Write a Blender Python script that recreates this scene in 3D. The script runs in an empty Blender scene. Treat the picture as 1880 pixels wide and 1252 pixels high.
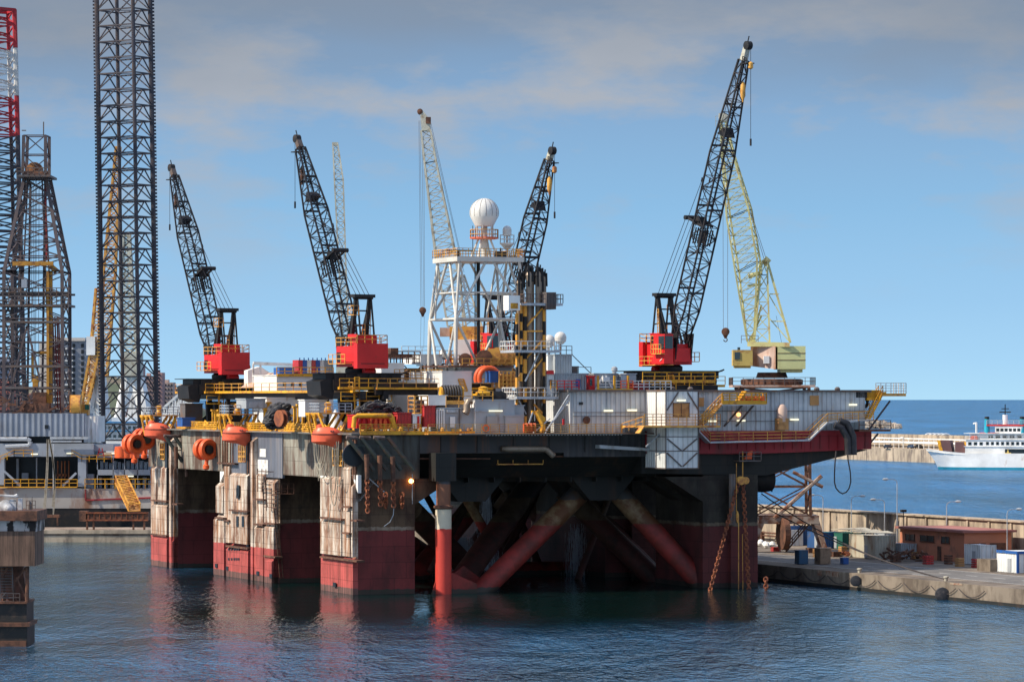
import bpy, math, random
from mathutils import Vector as V, Matrix
random.seed(7)
S = bpy.context.scene; COL = S.collection
F = 7000.0; H = 26.9                       # focal length in photo pixels, camera height in metres
AX, AY = -21.2, 525.0                      # corner of the platform
TH = math.radians(21.1); CT, ST = math.cos(TH), math.sin(TH)

# ---- from a picture point to the place: on plane b, on plane a (platform frame), or at distance Y
def Pb(px, py, b=0.0):
    k = (px-940)/F
    a = (k*(AY+CT*b)-AX+ST*b)/(CT-ST*k)
    Y = AY+ST*a+CT*b
    return V((a, b, H-(py-733)/F*Y))
def Pa(px, py, a=0.0):
    k = (px-940)/F
    b = (AX+CT*a-k*(AY+ST*a))/(ST+CT*k)
    Y = AY+ST*a+CT*b
    return V((a, b, H-(py-733)/F*Y))
def Pw(px, py, Y): return V(((px-940)/F*Y, Y, H-(py-733)/F*Y))
def rig2w(p): return V((AX+CT*p[0]-ST*p[1], AY+ST*p[0]+CT*p[1], p[2]))
def w2rig(p):
    x, y = p[0]-AX, p[1]-AY
    return V((x*CT+y*ST, -x*ST+y*CT, p[2]))

# ---- materials
MATS = {}
def nd(nt, t, **kw):
    n = nt.nodes.new(t)
    for k, v in kw.items():
        if k in n.inputs.keys(): n.inputs[k].default_value = v
        else: setattr(n, k, v)
    return n
def M(name, col, col2=None, amt=.5, scale=.6, rough=.6, stretch=1.0, metal=0.0, corr=0.0, cdepth=.05, cdark=0.0, bump=0.0, band=None, edge=.08, spec=.4, patch=None, wob=.5, plates=0):
    if name in MATS: return MATS[name]
    m = bpy.data.materials.new(name); m.use_nodes = True; nt = m.node_tree; L = nt.links.new
    b = nt.nodes['Principled BSDF']; b.inputs['Roughness'].default_value = rough; b.inputs['Metallic'].default_value = metal
    b.inputs['Specular IOR Level'].default_value = spec
    tc = nd(nt, 'ShaderNodeTexCoord'); mp = nd(nt, 'ShaderNodeMapping'); mp.inputs['Scale'].default_value = (1, 1, stretch)
    L(tc.outputs['Object'], mp.inputs['Vector'])
    c4 = lambda c: (c[0], c[1], c[2], 1)
    n1 = nd(nt, 'ShaderNodeTexNoise', Scale=scale, Detail=7.0, Roughness=.65); L(mp.outputs[0], n1.inputs['Vector'])
    # small overall tone variation
    n2 = nd(nt, 'ShaderNodeTexNoise', Scale=scale*.37, Detail=4.0); L(tc.outputs['Object'], n2.inputs['Vector'])
    mr = nd(nt, 'ShaderNodeMapRange'); mr.inputs[1].default_value = .3; mr.inputs[2].default_value = .7; mr.inputs[3].default_value = .78; mr.inputs[4].default_value = 1.12
    L(n2.outputs['Fac'], mr.inputs[0])
    base = nd(nt, 'ShaderNodeRGB'); base.outputs[0].default_value = c4(col); cur = base.outputs[0]
    sep = None
    if band or corr or plates:
        sep = nd(nt, 'ShaderNodeSeparateXYZ'); L(tc.outputs['Object'], sep.inputs[0])
    if col2 is not None:
        rp = nd(nt, 'ShaderNodeMapRange'); rp.inputs[1].default_value = 1-amt-edge+(.5-.5); rp.inputs[2].default_value = 1-amt+edge
        mx = nd(nt, 'ShaderNodeMix'); mx.data_type = 'RGBA'; L(n1.outputs['Fac'], rp.inputs[0]); L(rp.outputs[0], mx.inputs[0])
        L(cur, mx.inputs[6]); mx.inputs[7].default_value = c4(col2); cur = mx.outputs[2]
    if patch:                               # broad irregular patches of a third colour
        pc, pa, ps = patch
        pm = nd(nt, 'ShaderNodeMapping'); pm.inputs['Scale'].default_value = (1, 1, .45); pm.inputs['Location'].default_value = (3, 7, 1); L(tc.outputs['Object'], pm.inputs[0])
        pn = nd(nt, 'ShaderNodeTexNoise', Scale=ps, Detail=6.0, Roughness=.7); L(pm.outputs[0], pn.inputs['Vector'])
        pr = nd(nt, 'ShaderNodeMapRange'); pr.inputs[1].default_value = 1-pa-.04; pr.inputs[2].default_value = 1-pa+.07; pr.inputs[4].default_value = .85; L(pn.outputs['Fac'], pr.inputs[0])
        px_ = nd(nt, 'ShaderNodeMix'); px_.data_type = 'RGBA'; L(pr.outputs[0], px_.inputs[0]); L(cur, px_.inputs[6]); px_.inputs[7].default_value = c4(pc); cur = px_.outputs[2]
    if band:                                # paint bands by height: list of (z, colour) painted above z, colour 0 is base
        nz = nd(nt, 'ShaderNodeTexNoise', Scale=1.3, Detail=3.0); L(tc.outputs['Object'], nz.inputs['Vector'])
        wz = nd(nt, 'ShaderNodeMath', operation='MULTIPLY_ADD'); wz.inputs[1].default_value = wob; L(nz.outputs['Fac'], wz.inputs[0]); wy = nd(nt, 'ShaderNodeMath', operation='SUBTRACT'); L(sep.outputs[2], wz.inputs[2]); L(wz.outputs[0], wy.inputs[0]); wy.inputs[1].default_value = wob*.5
        for z, cc, cs, am in band:
            mth = nd(nt, 'ShaderNodeMath', operation='LESS_THAN'); L(wy.outputs[0], mth.inputs[0]); mth.inputs[1].default_value = z
            rr = nd(nt, 'ShaderNodeMapRange'); rr.inputs[1].default_value = 1-am-.1; rr.inputs[2].default_value = 1-am+.1
            L(n1.outputs['Fac'], rr.inputs[0])
            mm = nd(nt, 'ShaderNodeMix'); mm.data_type = 'RGBA'; L(rr.outputs[0], mm.inputs[0]); mm.inputs[6].default_value = c4(cc); mm.inputs[7].default_value = c4(cs)
            mx = nd(nt, 'ShaderNodeMix'); mx.data_type = 'RGBA'; L(mth.outputs[0], mx.inputs[0]); L(cur, mx.inputs[6]); L(mm.outputs[2], mx.inputs[7]); cur = mx.outputs[2]
    ml = nd(nt, 'ShaderNodeMix'); ml.data_type = 'RGBA'; ml.blend_type = 'MULTIPLY'; ml.inputs[0].default_value = 1
    L(cur, ml.inputs[6]); L(mr.outputs[0], ml.inputs[7]); cur = ml.outputs[2]
    h = None
    if corr:
        ad = nd(nt, 'ShaderNodeMath', operation='ADD'); L(sep.outputs[0], ad.inputs[0]); L(sep.outputs[1], ad.inputs[1])
        mu = nd(nt, 'ShaderNodeMath', operation='MULTIPLY'); L(ad.outputs[0], mu.inputs[0]); mu.inputs[1].default_value = 2*math.pi/corr
        si = nd(nt, 'ShaderNodeMath', operation='SINE'); L(mu.outputs[0], si.inputs[0]); h = si.outputs[0]
        if cdark:
            r2 = nd(nt, 'ShaderNodeMapRange'); r2.inputs[1].default_value = .72; r2.inputs[2].default_value = .95; r2.inputs[3].default_value = 1; r2.inputs[4].default_value = 1-cdark
            L(h, r2.inputs[0]); m3 = nd(nt, 'ShaderNodeMix'); m3.data_type = 'RGBA'; m3.blend_type = 'MULTIPLY'; m3.inputs[0].default_value = 1
            L(cur, m3.inputs[6]); L(r2.outputs[0], m3.inputs[7]); cur = m3.outputs[2]
    if plates:                              # welded plate seams
        aa = nd(nt, 'ShaderNodeMath', operation='ADD'); L(sep.outputs[0], aa.inputs[0]); L(sep.outputs[1], aa.inputs[1])
        cx = nd(nt, 'ShaderNodeCombineXYZ'); L(aa.outputs[0], cx.inputs[0]); L(sep.outputs[2], cx.inputs[1])
        bk = nd(nt, 'ShaderNodeTexBrick'); bk.inputs['Scale'].default_value = 1; bk.inputs['Brick Width'].default_value = plates*1.6; bk.inputs['Row Height'].default_value = plates; bk.inputs['Mortar Size'].default_value = .05; bk.inputs['Mortar Smooth'].default_value = .6
        bk.inputs['Color1'].default_value = (1,1,1,1); bk.inputs['Color2'].default_value = (.80,.80,.80,1); bk.inputs['Mortar'].default_value = (.45,.42,.40,1); L(cx.outputs[0], bk.inputs['Vector'])
        m5 = nd(nt, 'ShaderNodeMix'); m5.data_type = 'RGBA'; m5.blend_type = 'MULTIPLY'; m5.inputs[0].default_value = 1; L(cur, m5.inputs[6]); L(bk.outputs['Color'], m5.inputs[7]); cur = m5.outputs[2]
    L(cur, b.inputs['Base Color'])
    if h is not None or bump:
        bp = nd(nt, 'ShaderNodeBump'); bp.inputs['Strength'].default_value = 1.0
        if h is not None: bp.inputs['Distance'].default_value = cdepth; L(h, bp.inputs['Height'])
        else: bp.inputs['Distance'].default_value = bump; L(n1.outputs['Fac'], bp.inputs['Height'])
        L(bp.outputs[0], b.inputs['Normal'])
    MATS[name] = m; return m
def emis(name, col, st):
    if name in MATS: return MATS[name]
    m = bpy.data.materials.new(name); m.use_nodes = True; b = m.node_tree.nodes['Principled BSDF']
    b.inputs['Base Color'].default_value = (*col, 1); b.inputs['Emission Color'].default_value = (*col, 1); b.inputs['Emission Strength'].default_value = st
    MATS[name] = m; return m

RUST = (.16, .055, .025)
m_red = M('red_paint', (.62, .018, .02), (.25, .03, .02), .34, .5, .45)
m_blk = M('black_steel', (.009, .009, .011), (.03, .02, .017), .4, .8, .6)
m_boom = M('boom_steel', (.012, .012, .017), (.045, .03, .022), .4, .8, .6)
m_yel = M('yellow_paint', (.72, .36, .02), (.34, .12, .03), .42, .8, .5)
m_ylr = M('weathered_yellow_rail', (.70, .36, .07), (.35, .13, .05), .45, .7, .6)
m_whr = M('white_rail', (.7, .7, .68), (.35, .25, .18), .38, .8, .5)
m_wht = M('white_paint', (.82, .82, .80), (.45, .30, .2), .30, .5, .5, stretch=.35)
m_gry = M('grey_paint', (.36, .39, .42), (.25, .2, .17), .34, .5, .55, stretch=.3)
m_wall = M('corrugated_wall', (.50, .54, .57), (.33, .27, .22), .36, .8, .6, stretch=.18, corr=.75, cdepth=.04, cdark=.4)
m_wall2 = M('pale_corrugated_wall', (.70, .73, .74), (.42, .33, .26), .32, .8, .6, stretch=.18, corr=.75, cdepth=.04, cdark=.3)
m_cont = M('container_grey', (.42, .46, .49), (.3, .2, .15), .33, .8, .6, stretch=.3, corr=.4, cdepth=.05, cdark=.25)
m_hull = M('hull_red', (.36, .02, .03), (.17, .03, .03), .42, .3, .55, stretch=.3, plates=2.4)
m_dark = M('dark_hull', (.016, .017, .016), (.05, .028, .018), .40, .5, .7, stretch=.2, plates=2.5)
m_slate = M('slate_panel', (.13, .14, .175), (.22, .2, .2), .38, .5, .5, stretch=.08, corr=1.6, cdepth=.02, cdark=.2)
m_fasc = M('weathered_fascia', (.33, .32, .27), (.13, .07, .045), .49, .45, .7, stretch=.18, corr=2.1, cdepth=.02, cdark=.2, patch=((.10, .055, .035), .46, .22), plates=2.0)
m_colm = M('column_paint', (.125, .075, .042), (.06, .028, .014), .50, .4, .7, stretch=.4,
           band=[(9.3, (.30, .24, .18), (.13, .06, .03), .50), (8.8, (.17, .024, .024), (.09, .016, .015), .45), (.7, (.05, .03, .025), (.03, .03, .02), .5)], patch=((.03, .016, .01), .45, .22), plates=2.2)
m_colm2 = M('column_paint_shade', (.040, .034, .026), (.022, .014, .01), .50, .4, .7, stretch=.4,
           band=[(9.3, (.17, .14, .10), (.07, .035, .02), .50), (8.8, (.11, .020, .020), (.055, .012, .012), .45), (.7, (.04, .025, .02), (.02, .02, .015), .5)], patch=((.012, .009, .007), .47, .22), plates=2.2)  # column paint darkened, shade put into the colour of the right columns
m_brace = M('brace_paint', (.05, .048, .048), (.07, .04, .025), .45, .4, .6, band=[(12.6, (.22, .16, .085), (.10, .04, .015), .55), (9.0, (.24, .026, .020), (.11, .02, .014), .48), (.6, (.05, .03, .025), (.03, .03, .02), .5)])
m_brdk = M('brace_paint_shade', (.022, .022, .022), (.035, .02, .014), .45, .4, .7, band=[(12.4, (.09, .06, .035), (.04, .02, .01), .5), (9.0, (.08, .018, .014), (.035, .014, .01), .5)])  # brace paint darkened so the unlit braces carry shade in their colour
m_fair = M('fairing_panel', (.70, .64, .56), (.31, .135, .055), .50, 1.1, .7, stretch=.10, edge=.12, corr=.9, cdepth=.015, cdark=.12,
           band=[(5.0, (.47, .085, .075), (.26, .05, .04), .46), (.9, (.20, .09, .08), (.07, .04, .03), .5)], patch=((.17, .065, .03), .47, .33), wob=.35, plates=1.9)
m_rust = M('rusty_steel', (.17, .075, .045), (.07, .035, .025), .5, .9, .8)
m_rusto = M('bright_rust', (.32, .10, .04), (.16, .05, .03), .5, 1.2, .8)
m_org = M('lifeboat_orange', (.78, .13, .06), (.5, .09, .05), .36, .9, .4)
m_org2 = M('orange_paint', (.80, .12, .03), (.45, .08, .03), .36, .9, .5)
m_gun = M('weathered_grey_steel', (.12, .105, .105), (.15, .09, .06), .45, .7, .6)
m_leg = M('purple_brown_steel', (.045, .042, .055), (.10, .07, .06), .42, .4, .55)
m_glass = M('dark_glass', (.02, .03, .035), None, rough=.08, spec=.8)
m_win = M('dark_opening', (.015, .018, .022), None, rough=.4)
m_beige = M('beige_crane', (.50, .50, .42), (.30, .24, .16), .42, .6, .6)
m_ygr = M('yellow_green_crane', (.58, .56, .26), (.38, .22, .10), .40, .6, .6)
m_ygl = M('yellow_green_plate', (.60, .62, .30), (.5, .45, .2), .40, .4, .5, stretch=.2)
m_pinkrust = M('faded_pink_plate', (.55, .40, .33), (.35, .17, .1), .45, .5, .7, stretch=.3)
m_pipe = M('brown_riser_pipe', (.30, .235, .18), (.14, .10, .07), .45, .4, .45, metal=.3, stretch=.15)
m_net = M('black_hose', (.03, .03, .035), (.08, .07, .07), .4, 1.5, .6)
m_wood = M('plywood', (.48, .25, .09), (.3, .14, .05), .4, .8, .7)
m_blue = M('blue_paint', (.02, .10, .35), (.05, .1, .2), .4, .6, .5)
m_conc = M('quay_concrete', (.22, .18, .14), (.11, .085, .065), .49, .35, .85, stretch=.5, bump=.05)
m_cwall = M('seawall_concrete', (.44, .36, .27), (.20, .16, .13), .46, .35, .85, stretch=.35, corr=5.0, cdepth=.02, cdark=.25)
m_asph = M('asphalt', (.14, .135, .13), (.22, .2, .18), .42, .25, .9)
m_mark = M('road_marking', (.6, .6, .58), (.3, .3, .3), .4, 1.5, .8)
m_cont2 = M('container_cream', (.50, .47, .38), (.3, .17, .1), .4, .7, .6, stretch=.3, corr=.45, cdepth=.05, cdark=.3)
m_sign = M('white_mark', (.8, .8, .8), None)
m_gal = M('galvanised_steel', (.45, .48, .52), (.3, .28, .26), .4, .9, .45, metal=.2)
m_rope = M('rope', (.35, .32, .26), (.2, .16, .12), .4, 2., .9)
m_rope2 = M('dark_rope', (.06, .05, .05), None, rough=.8)
m_floor = M('deck_plate', (.16, .15, .14), (.22, .10, .05), .42, .3, .8)
m_lit = emis('lit_tube', (1, .93, .65), .75)
m_dimlamp = emis('dim_orange_lamp', (1, .42, .15), 2.2)
m_lamp = emis('lit_orange_lamp', (1, .35, .08), 14.)

# ---- mesh building
SPLIT = {'boom_foot','hook_block','pipe_stand','deck_fitting','hull_rib','seam','valve','life_vest_box','guide_slot_shade','brace_node','port_mark','bracket','fascia_pipes','conduit','bay_equipment','platform','wall_conduit','ledge','window','window_row','strut','carriage_leg','wall_stiffener','falls','guide_wire','roof_vent','orange_drum','coping','deck_edge_rail','roof_post','arm','fall_wire','stay','yellow_edge','bow_ramp','leg','side_wall','frame','roof_gear','pale_house','deck_frame','dark_bay','hub','machinery_house','bay_machinery','vent_grille','pipe','roof','brace','yellow_beam','winch','skid','rail_post','tank'}
FR = {}                                    # thing -> offset of its frame
class MB:
    def __init__(s): s.v = []; s.f = []; s.s = []; s.mi = []; s.m = 0
    def face(s, ids, sm=False): s.f.append(tuple(ids)); s.s.append(sm); s.mi.append(s.m)
    def add(s, vs, fs, sm=False):
        o = len(s.v); s.v += [V(p) for p in vs]
        for f in fs: s.face([o+i for i in f], sm)
        return s
    def box(s, x0, x1, y0, y1, z0, z1):
        return s.hexa([(x0,y0,z0),(x1,y0,z0),(x1,y1,z0),(x0,y1,z0),(x0,y0,z1),(x1,y0,z1),(x1,y1,z1),(x0,y1,z1)])
    def hexa(s, p): return s.add(p, [(3,2,1,0),(4,5,6,7),(0,1,5,4),(1,2,6,5),(2,3,7,6),(3,0,4,7)])
    def prism(s, poly, d):                  # poly: 3-D points, extruded by vector d
        n = len(poly); d = V(d); P = [V(p) for p in poly]; Q = [p+d for p in P]
        return s.add(P+Q, [tuple(range(n))[::-1], tuple(range(n, 2*n))]+[(i, (i+1)%n, n+(i+1)%n, n+i) for i in range(n)])
    def bar(s, p, q, r, n=4, r2=None, sm=None, cap=True):
        p, q = V(p), V(q); d = q-p
        if d.length < 1e-6: return s
        d.normalize(); u = d.cross(V((0,0,1)) if abs(d.z) < .95 else V((1,0,0))).normalized(); w = d.cross(u)
        r2 = r if r2 is None else r2; vs = []
        for c, rr in ((p, r), (q, r2)):
            for i in range(n):
                t = 2*math.pi*(i+.5)/n; vs.append(c+(u*math.cos(t)+w*math.sin(t))*rr*(1.2 if n == 4 else 1))
        o = len(s.v); s.v += vs; sm = n > 6 if sm is None else sm
        for i in range(n): s.face([o+i, o+(i+1)%n, o+n+(i+1)%n, o+n+i], sm)
        if cap: s.face([o+i for i in range(n)][::-1]); s.face([o+n+i for i in range(n)])
        return s
    def path(s, pts, r, n=4, close=False):
        pts = [V(p) for p in pts]
        for a, b in zip(pts, pts[1:]+([pts[0]] if close else [])):
            s.bar(a, b, r, n)
        return s
    def tube(s, pts, r, n=10, close=False):
        pts = [V(p) for p in pts]; N = len(pts); o = len(s.v); up = None
        for i, p in enumerate(pts):
            a = pts[(i-1)%N] if (close or i > 0) else p; b = pts[(i+1)%N] if (close or i < N-1) else p
            d = (b-a).normalized()
            if up is None: up = d.orthogonal().normalized()
            up = (up-d*up.dot(d)).normalized(); w = d.cross(up)
            rr = r[i] if isinstance(r, (list, tuple)) else r
            for k in range(n):
                t = 2*math.pi*k/n; s.v.append(p+(up*math.cos(t)+w*math.sin(t))*rr)
        for i in range(N if close else N-1):
            j = (i+1)%N
            for k in range(n):
                s.face([o+i*n+k, o+i*n+(k+1)%n, o+j*n+(k+1)%n, o+j*n+k], True)
        if not close: s.face([o+k for k in range(n)][::-1]); s.face([o+(N-1)*n+k for k in range(n)])
        return s
    def lathe(s, c, prof, n=24, axis=(0,0,1), sm=True):
        c = V(c); d = V(axis).normalized(); u = d.orthogonal().normalized(); w = d.cross(u); o = len(s.v); m = len(prof)
        for r, z in prof:
            for k in range(n):
                t = 2*math.pi*k/n; s.v.append(c+d*z+(u*math.cos(t)+w*math.sin(t))*max(r, 1e-4))
        for i in range(m-1):
            for k in range(n): s.face([o+i*n+k, o+i*n+(k+1)%n, o+(i+1)*n+(k+1)%n, o+(i+1)*n+k], sm)
        s.face([o+k for k in range(n)][::-1]); s.face([o+(m-1)*n+k for k in range(n)])
        return s
    def rail(s, pts, h=1.15, step=1.6, r=.05, mid=2, close=False):
        pts = [V(p) for p in pts]
        for a, b in zip(pts, pts[1:]+([pts[0]] if close else [])):
            n = max(1, int(round((b-a).length/step)))
            for i in range(n+1):
                q = a.lerp(b, i/n); s.bar(q, q+V((0,0,h)), r)
            for k in range(mid):
                z = V((0,0,h*(k+1)/mid)); s.bar(a+z, b+z, r)
        return s
    def grid_rail(s, pts, h=1.3, step=.8, r=.045): return s.rail(pts, h, step, r, 4)
    def ladder(s, p, q, w=(.25,0,0), r=.05, step=.45):
        p, q, w = V(p), V(q), V(w); s.bar(p-w, q-w, r); s.bar(p+w, q+w, r); n = max(2, int((q-p).length/step))
        for i in range(n+1): t = p.lerp(q, i/n); s.bar(t-w, t+w, r*.7)
        return s
    def stairs(s, p, q, w, r=.06, rail=True):
        p, q, w = V(p), V(q), V(w)
        for sg in (-1, 1): s.bar(p+w*sg, q+w*sg, r*1.6)
        n = int(abs(q.z-p.z)/.28)+2
        for i in range(n+1): t = p.lerp(q, i/n); s.bar(t-w, t+w, r)
        if rail:
            for sg in (-1, 1): s.rail([p+w*sg, q+w*sg], 1.1, 1.4)
        return s
    def lattice(s, secs, ns, rc, rl, rings=True, cross=False):
        for (A, B), n in zip(zip(secs, secs[1:]), ns):
            A = [V(p) for p in A]; B = [V(p) for p in B]; m = len(A)
            for j in range(m): s.bar(A[j], B[j], rc)
            for i in range(n):
                P = [A[j].lerp(B[j], i/n) for j in range(m)]; Q = [A[j].lerp(B[j], (i+1)/n) for j in range(m)]
                for j in range(m):
                    k = (j+1)%m
                    if rings: s.bar(P[j], P[k], rl)
                    if cross: s.bar(P[j], Q[k], rl); s.bar(P[k], Q[j], rl)
                    elif (i+j)%2: s.bar(P[j], Q[k], rl)
                    else: s.bar(P[k], Q[j], rl)
            if rings:
                for j in range(m): s.bar(B[j], B[(j+1)%m], rl)
        return s
    def chain(s, p, q, r=.16, pitch=.55):
        p, q = V(p), V(q); d = q-p; n = int(d.length/pitch); d.normalize(); u = d.orthogonal().normalized(); w = d.cross(u)
        for i in range(n):
            c = p+d*(i+.5)*pitch; e = u if i % 2 else w
            pts = [c+d*(pitch*.72*math.cos(t))+e*(r*1.5*math.sin(t)) for t in [2*math.pi*k/8 for k in range(8)]]
            s.path(pts, r*.5, 4, True)
        return s
    def split(s, gap=.35):
        n = len(s.v); par = list(range(n))
        def find(i):
            while par[i] != i: par[i] = par[par[i]]; i = par[i]
            return i
        for f in s.f:
            for j in f[1:]: par[find(f[0])] = find(j)
        bb = {}
        for i, p in enumerate(s.v):
            r = find(i)
            if r not in bb: bb[r] = [list(p), list(p)]
            else:
                for k in range(3): bb[r][0][k] = min(bb[r][0][k], p[k]); bb[r][1][k] = max(bb[r][1][k], p[k])
        ks = list(bb); g = {k: k for k in ks}
        def fg(k):
            while g[k] != k: k = g[k]
            return k
        for x in range(len(ks)):
            for y in range(x+1, len(ks)):
                A, B = bb[ks[x]], bb[ks[y]]
                if all(A[0][k] <= B[1][k]+gap and B[0][k] <= A[1][k]+gap for k in range(3)): g[fg(ks[x])] = fg(ks[y])
        out = {}
        for f, sm, mi in zip(s.f, s.s, s.mi):
            k = fg(find(f[0])); out.setdefault(k, (MB(), {}))
            m, mp = out[k]; ids = []
            for i in f:
                if i not in mp: mp[i] = len(m.v); m.v.append(s.v[i])
                ids.append(mp[i])
            m.f.append(tuple(ids)); m.s.append(sm); m.mi.append(mi)
        return [m for m, _ in out.values()]
    def build(s, name, mat, parent=None, label=None, frame=None):
        if parent and name in SPLIT and s.v and len(s.v) < 2500:
            ps = s.split()
            if 1 < len(ps) <= 60:
                return [p._build(name, mat, parent, label) for p in ps][0]
        return s._build(name, mat, parent, label)
    def _build(s, name, mat, parent=None, label=None, frame=None):
        off = FR.get(parent, (V((0,0,0)), 0))[0] if parent else V((0,0,0))
        me = bpy.data.meshes.new(name); me.from_pydata([p-off for p in s.v], [], s.f)
        for mt in (mat if isinstance(mat, (list, tuple)) else [mat]): me.materials.append(mt)
        me.polygons.foreach_set('use_smooth', s.s); me.polygons.foreach_set('material_index', s.mi); me.update()
        if any(s.s): me.set_sharp_from_angle(angle=math.radians(38))
        o = bpy.data.objects.new(name, me); COL.objects.link(o)
        if parent: o.parent = parent; FR[o] = FR[parent]
        if label: o['label'] = label
        return o
def thing(name, label, cat, loc=(0,0,0), frame='rig', group=None, rot=None):
    o = bpy.data.objects.new(name, None); COL.objects.link(o); loc = V(loc); o.empty_display_size = 1
    if frame == 'rig': o.location = rig2w(loc); o.rotation_euler = (0,0,TH); FR[o] = (loc, 0)
    elif frame == 'local': o.location = loc; o.rotation_euler = (0,0,rot or 0); FR[o] = (V((0,0,0)), 0)
    else: o.location = loc; FR[o] = (loc, 0)
    o['label'] = label; o['category'] = cat
    if group: o['group'] = group
    return o
def single(mb, name, mat, label, cat, loc=(0,0,0), frame='rig', group=None):
    """a thing that is one mesh"""
    loc = V(loc); me = mb.build(name, mat); me.data.transform(Matrix.Translation(-loc))
    if frame == 'rig': me.location = rig2w(loc); me.rotation_euler = (0,0,TH)
    else: me.location = loc
    me['label'] = label; me['category'] = cat
    if group: me['group'] = group
    return me
def struct(mb, name, mat, kind='structure', rig=False):
    o = mb.build(name, mat); o['kind'] = kind
    if rig: o.location = (AX, AY, 0); o.rotation_euler = (0,0,TH)
    return o
def dup(o, loc, rz=None, label=None, group=None):
    c = o.copy(); COL.objects.link(c); c.location = loc
    if rz is not None: c.rotation_euler = (0,0,rz)
    if label: c['label'] = label
    if group: c['group'] = group; o['group'] = group
    for ch in list(o.children):
        d = ch.copy(); COL.objects.link(d); d.parent = c
        for g in list(ch.children):
            e = g.copy(); COL.objects.link(e); e.parent = d
    return c
# ================= camera, world, sun =================
cam = bpy.data.objects.new('camera', bpy.data.cameras.new('camera')); COL.objects.link(cam); S.camera = cam
cam.location = (0, 0, H); cam.rotation_euler = (math.radians(90), 0, 0)
cam.data.sensor_width = 36; cam.data.lens = F/1880*36; cam.data.clip_end = 400000; cam.data.clip_start = 1
cam.data.shift_y = (733-626)/1880
S.view_settings.view_transform = 'Standard'; S.view_settings.look = 'None'; S.view_settings.exposure = 0.28
SUN_EL, SUN_AZ = math.radians(42), math.atan2(-.955, -.27)      # azimuth from +Y towards +X
sv = V((math.sin(SUN_AZ)*math.cos(SUN_EL), math.cos(SUN_AZ)*math.cos(SUN_EL), math.sin(SUN_EL)))
sl = bpy.data.lights.new('sun', 'SUN'); sl.energy = 5.0; sl.angle = math.radians(.5); sl.color = (1, .885, .72)
so = bpy.data.objects.new('sun', sl); COL.objects.link(so); so.rotation_euler = (-sv).to_track_quat('-Z', 'Y').to_euler(); so.location = (0, 0, 200)
w = bpy.data.worlds.new('World'); S.world = w; w.use_nodes = True; nt = w.node_tree; L = nt.links.new
bg = nt.nodes['Background']; bg.inputs[1].default_value = .1
sky = nt.nodes.new('ShaderNodeTexSky'); sky.sky_type = 'NISHITA'; sky.sun_disc = False; sky.sun_elevation = SUN_EL; sky.sun_rotation = SUN_AZ % (2*math.pi)
tc = nt.nodes.new('ShaderNodeTexCoord'); sp = nt.nodes.new('ShaderNodeSeparateXYZ'); L(tc.outputs['Generated'], sp.inputs[0])
rp = nt.nodes.new('ShaderNodeValToRGB'); cr = rp.color_ramp; mrr = nt.nodes.new('ShaderNodeMapRange')
mrr.inputs[1].default_value = 0; mrr.inputs[2].default_value = .5; L(sp.outputs[2], mrr.inputs[0]); L(mrr.outputs[0], rp.inputs[0])
stops = [(0, (.40, .69, .90)), (.02, (.33, .61, .87)), (.05, (.26, .52, .80)), (.10, (.19, .425, .70)), (.15, (.17, .33, .56)), (.215, (.135, .22, .37)), (.32, (.15, .37, .72)), (.6, (.13, .33, .66)), (1, (.07, .18, .45))]
while len(cr.elements) < len(stops): cr.elements.new(.5)
for e, (p, c) in zip(cr.elements, stops): e.position = p; e.color = (c[0]*.97, c[1]*.97, c[2]*.98, 1)
sc = nt.nodes.new('ShaderNodeVectorMath'); sc.operation = 'SCALE'; sc.inputs[3].default_value = 10.0; L(rp.outputs[0], sc.inputs[0])
mx = nt.nodes.new('ShaderNodeMix'); mx.data_type = 'RGBA'; mx.inputs[0].default_value = .85; L(sky.outputs[0], mx.inputs[6]); L(sc.outputs[0], mx.inputs[7])
mp = nt.nodes.new('ShaderNodeMapping'); mp.inputs['Scale'].default_value = (11, 11, 30); mp.inputs['Location'].default_value = (3.1, .4, 2.3); L(tc.outputs['Generated'], mp.inputs['Vector'])
cn = nt.nodes.new('ShaderNodeTexNoise'); cn.inputs['Scale'].default_value = 1.6; cn.inputs['Detail'].default_value = 8; cn.inputs['Roughness'].default_value = .58; L(mp.outputs[0], cn.inputs['Vector'])
cm = nt.nodes.new('ShaderNodeMapRange'); cm.inputs[1].default_value = .47; cm.inputs[2].default_value = .64; L(cn.outputs['Fac'], cm.inputs[0])
# more cloud higher up
ch = nt.nodes.new('ShaderNodeMapRange'); ch.inputs[1].default_value = .022; ch.inputs[2].default_value = .075; ch.inputs[3].default_value = 0; ch.inputs[4].default_value = .8; L(sp.outputs[2], ch.inputs[0])
ad = nt.nodes.new('ShaderNodeMath'); ad.operation = 'MULTIPLY'; L(cm.outputs[0], ad.inputs[0]); L(ch.outputs[0], ad.inputs[1])
c2 = nt.nodes.new('ShaderNodeMix'); c2.data_type = 'RGBA'; L(ad.outputs[0], c2.inputs[0]); L(mx.outputs[2], c2.inputs[6]); c2.inputs[7].default_value = (3.7, 3.8, 4.05, 1)
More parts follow.
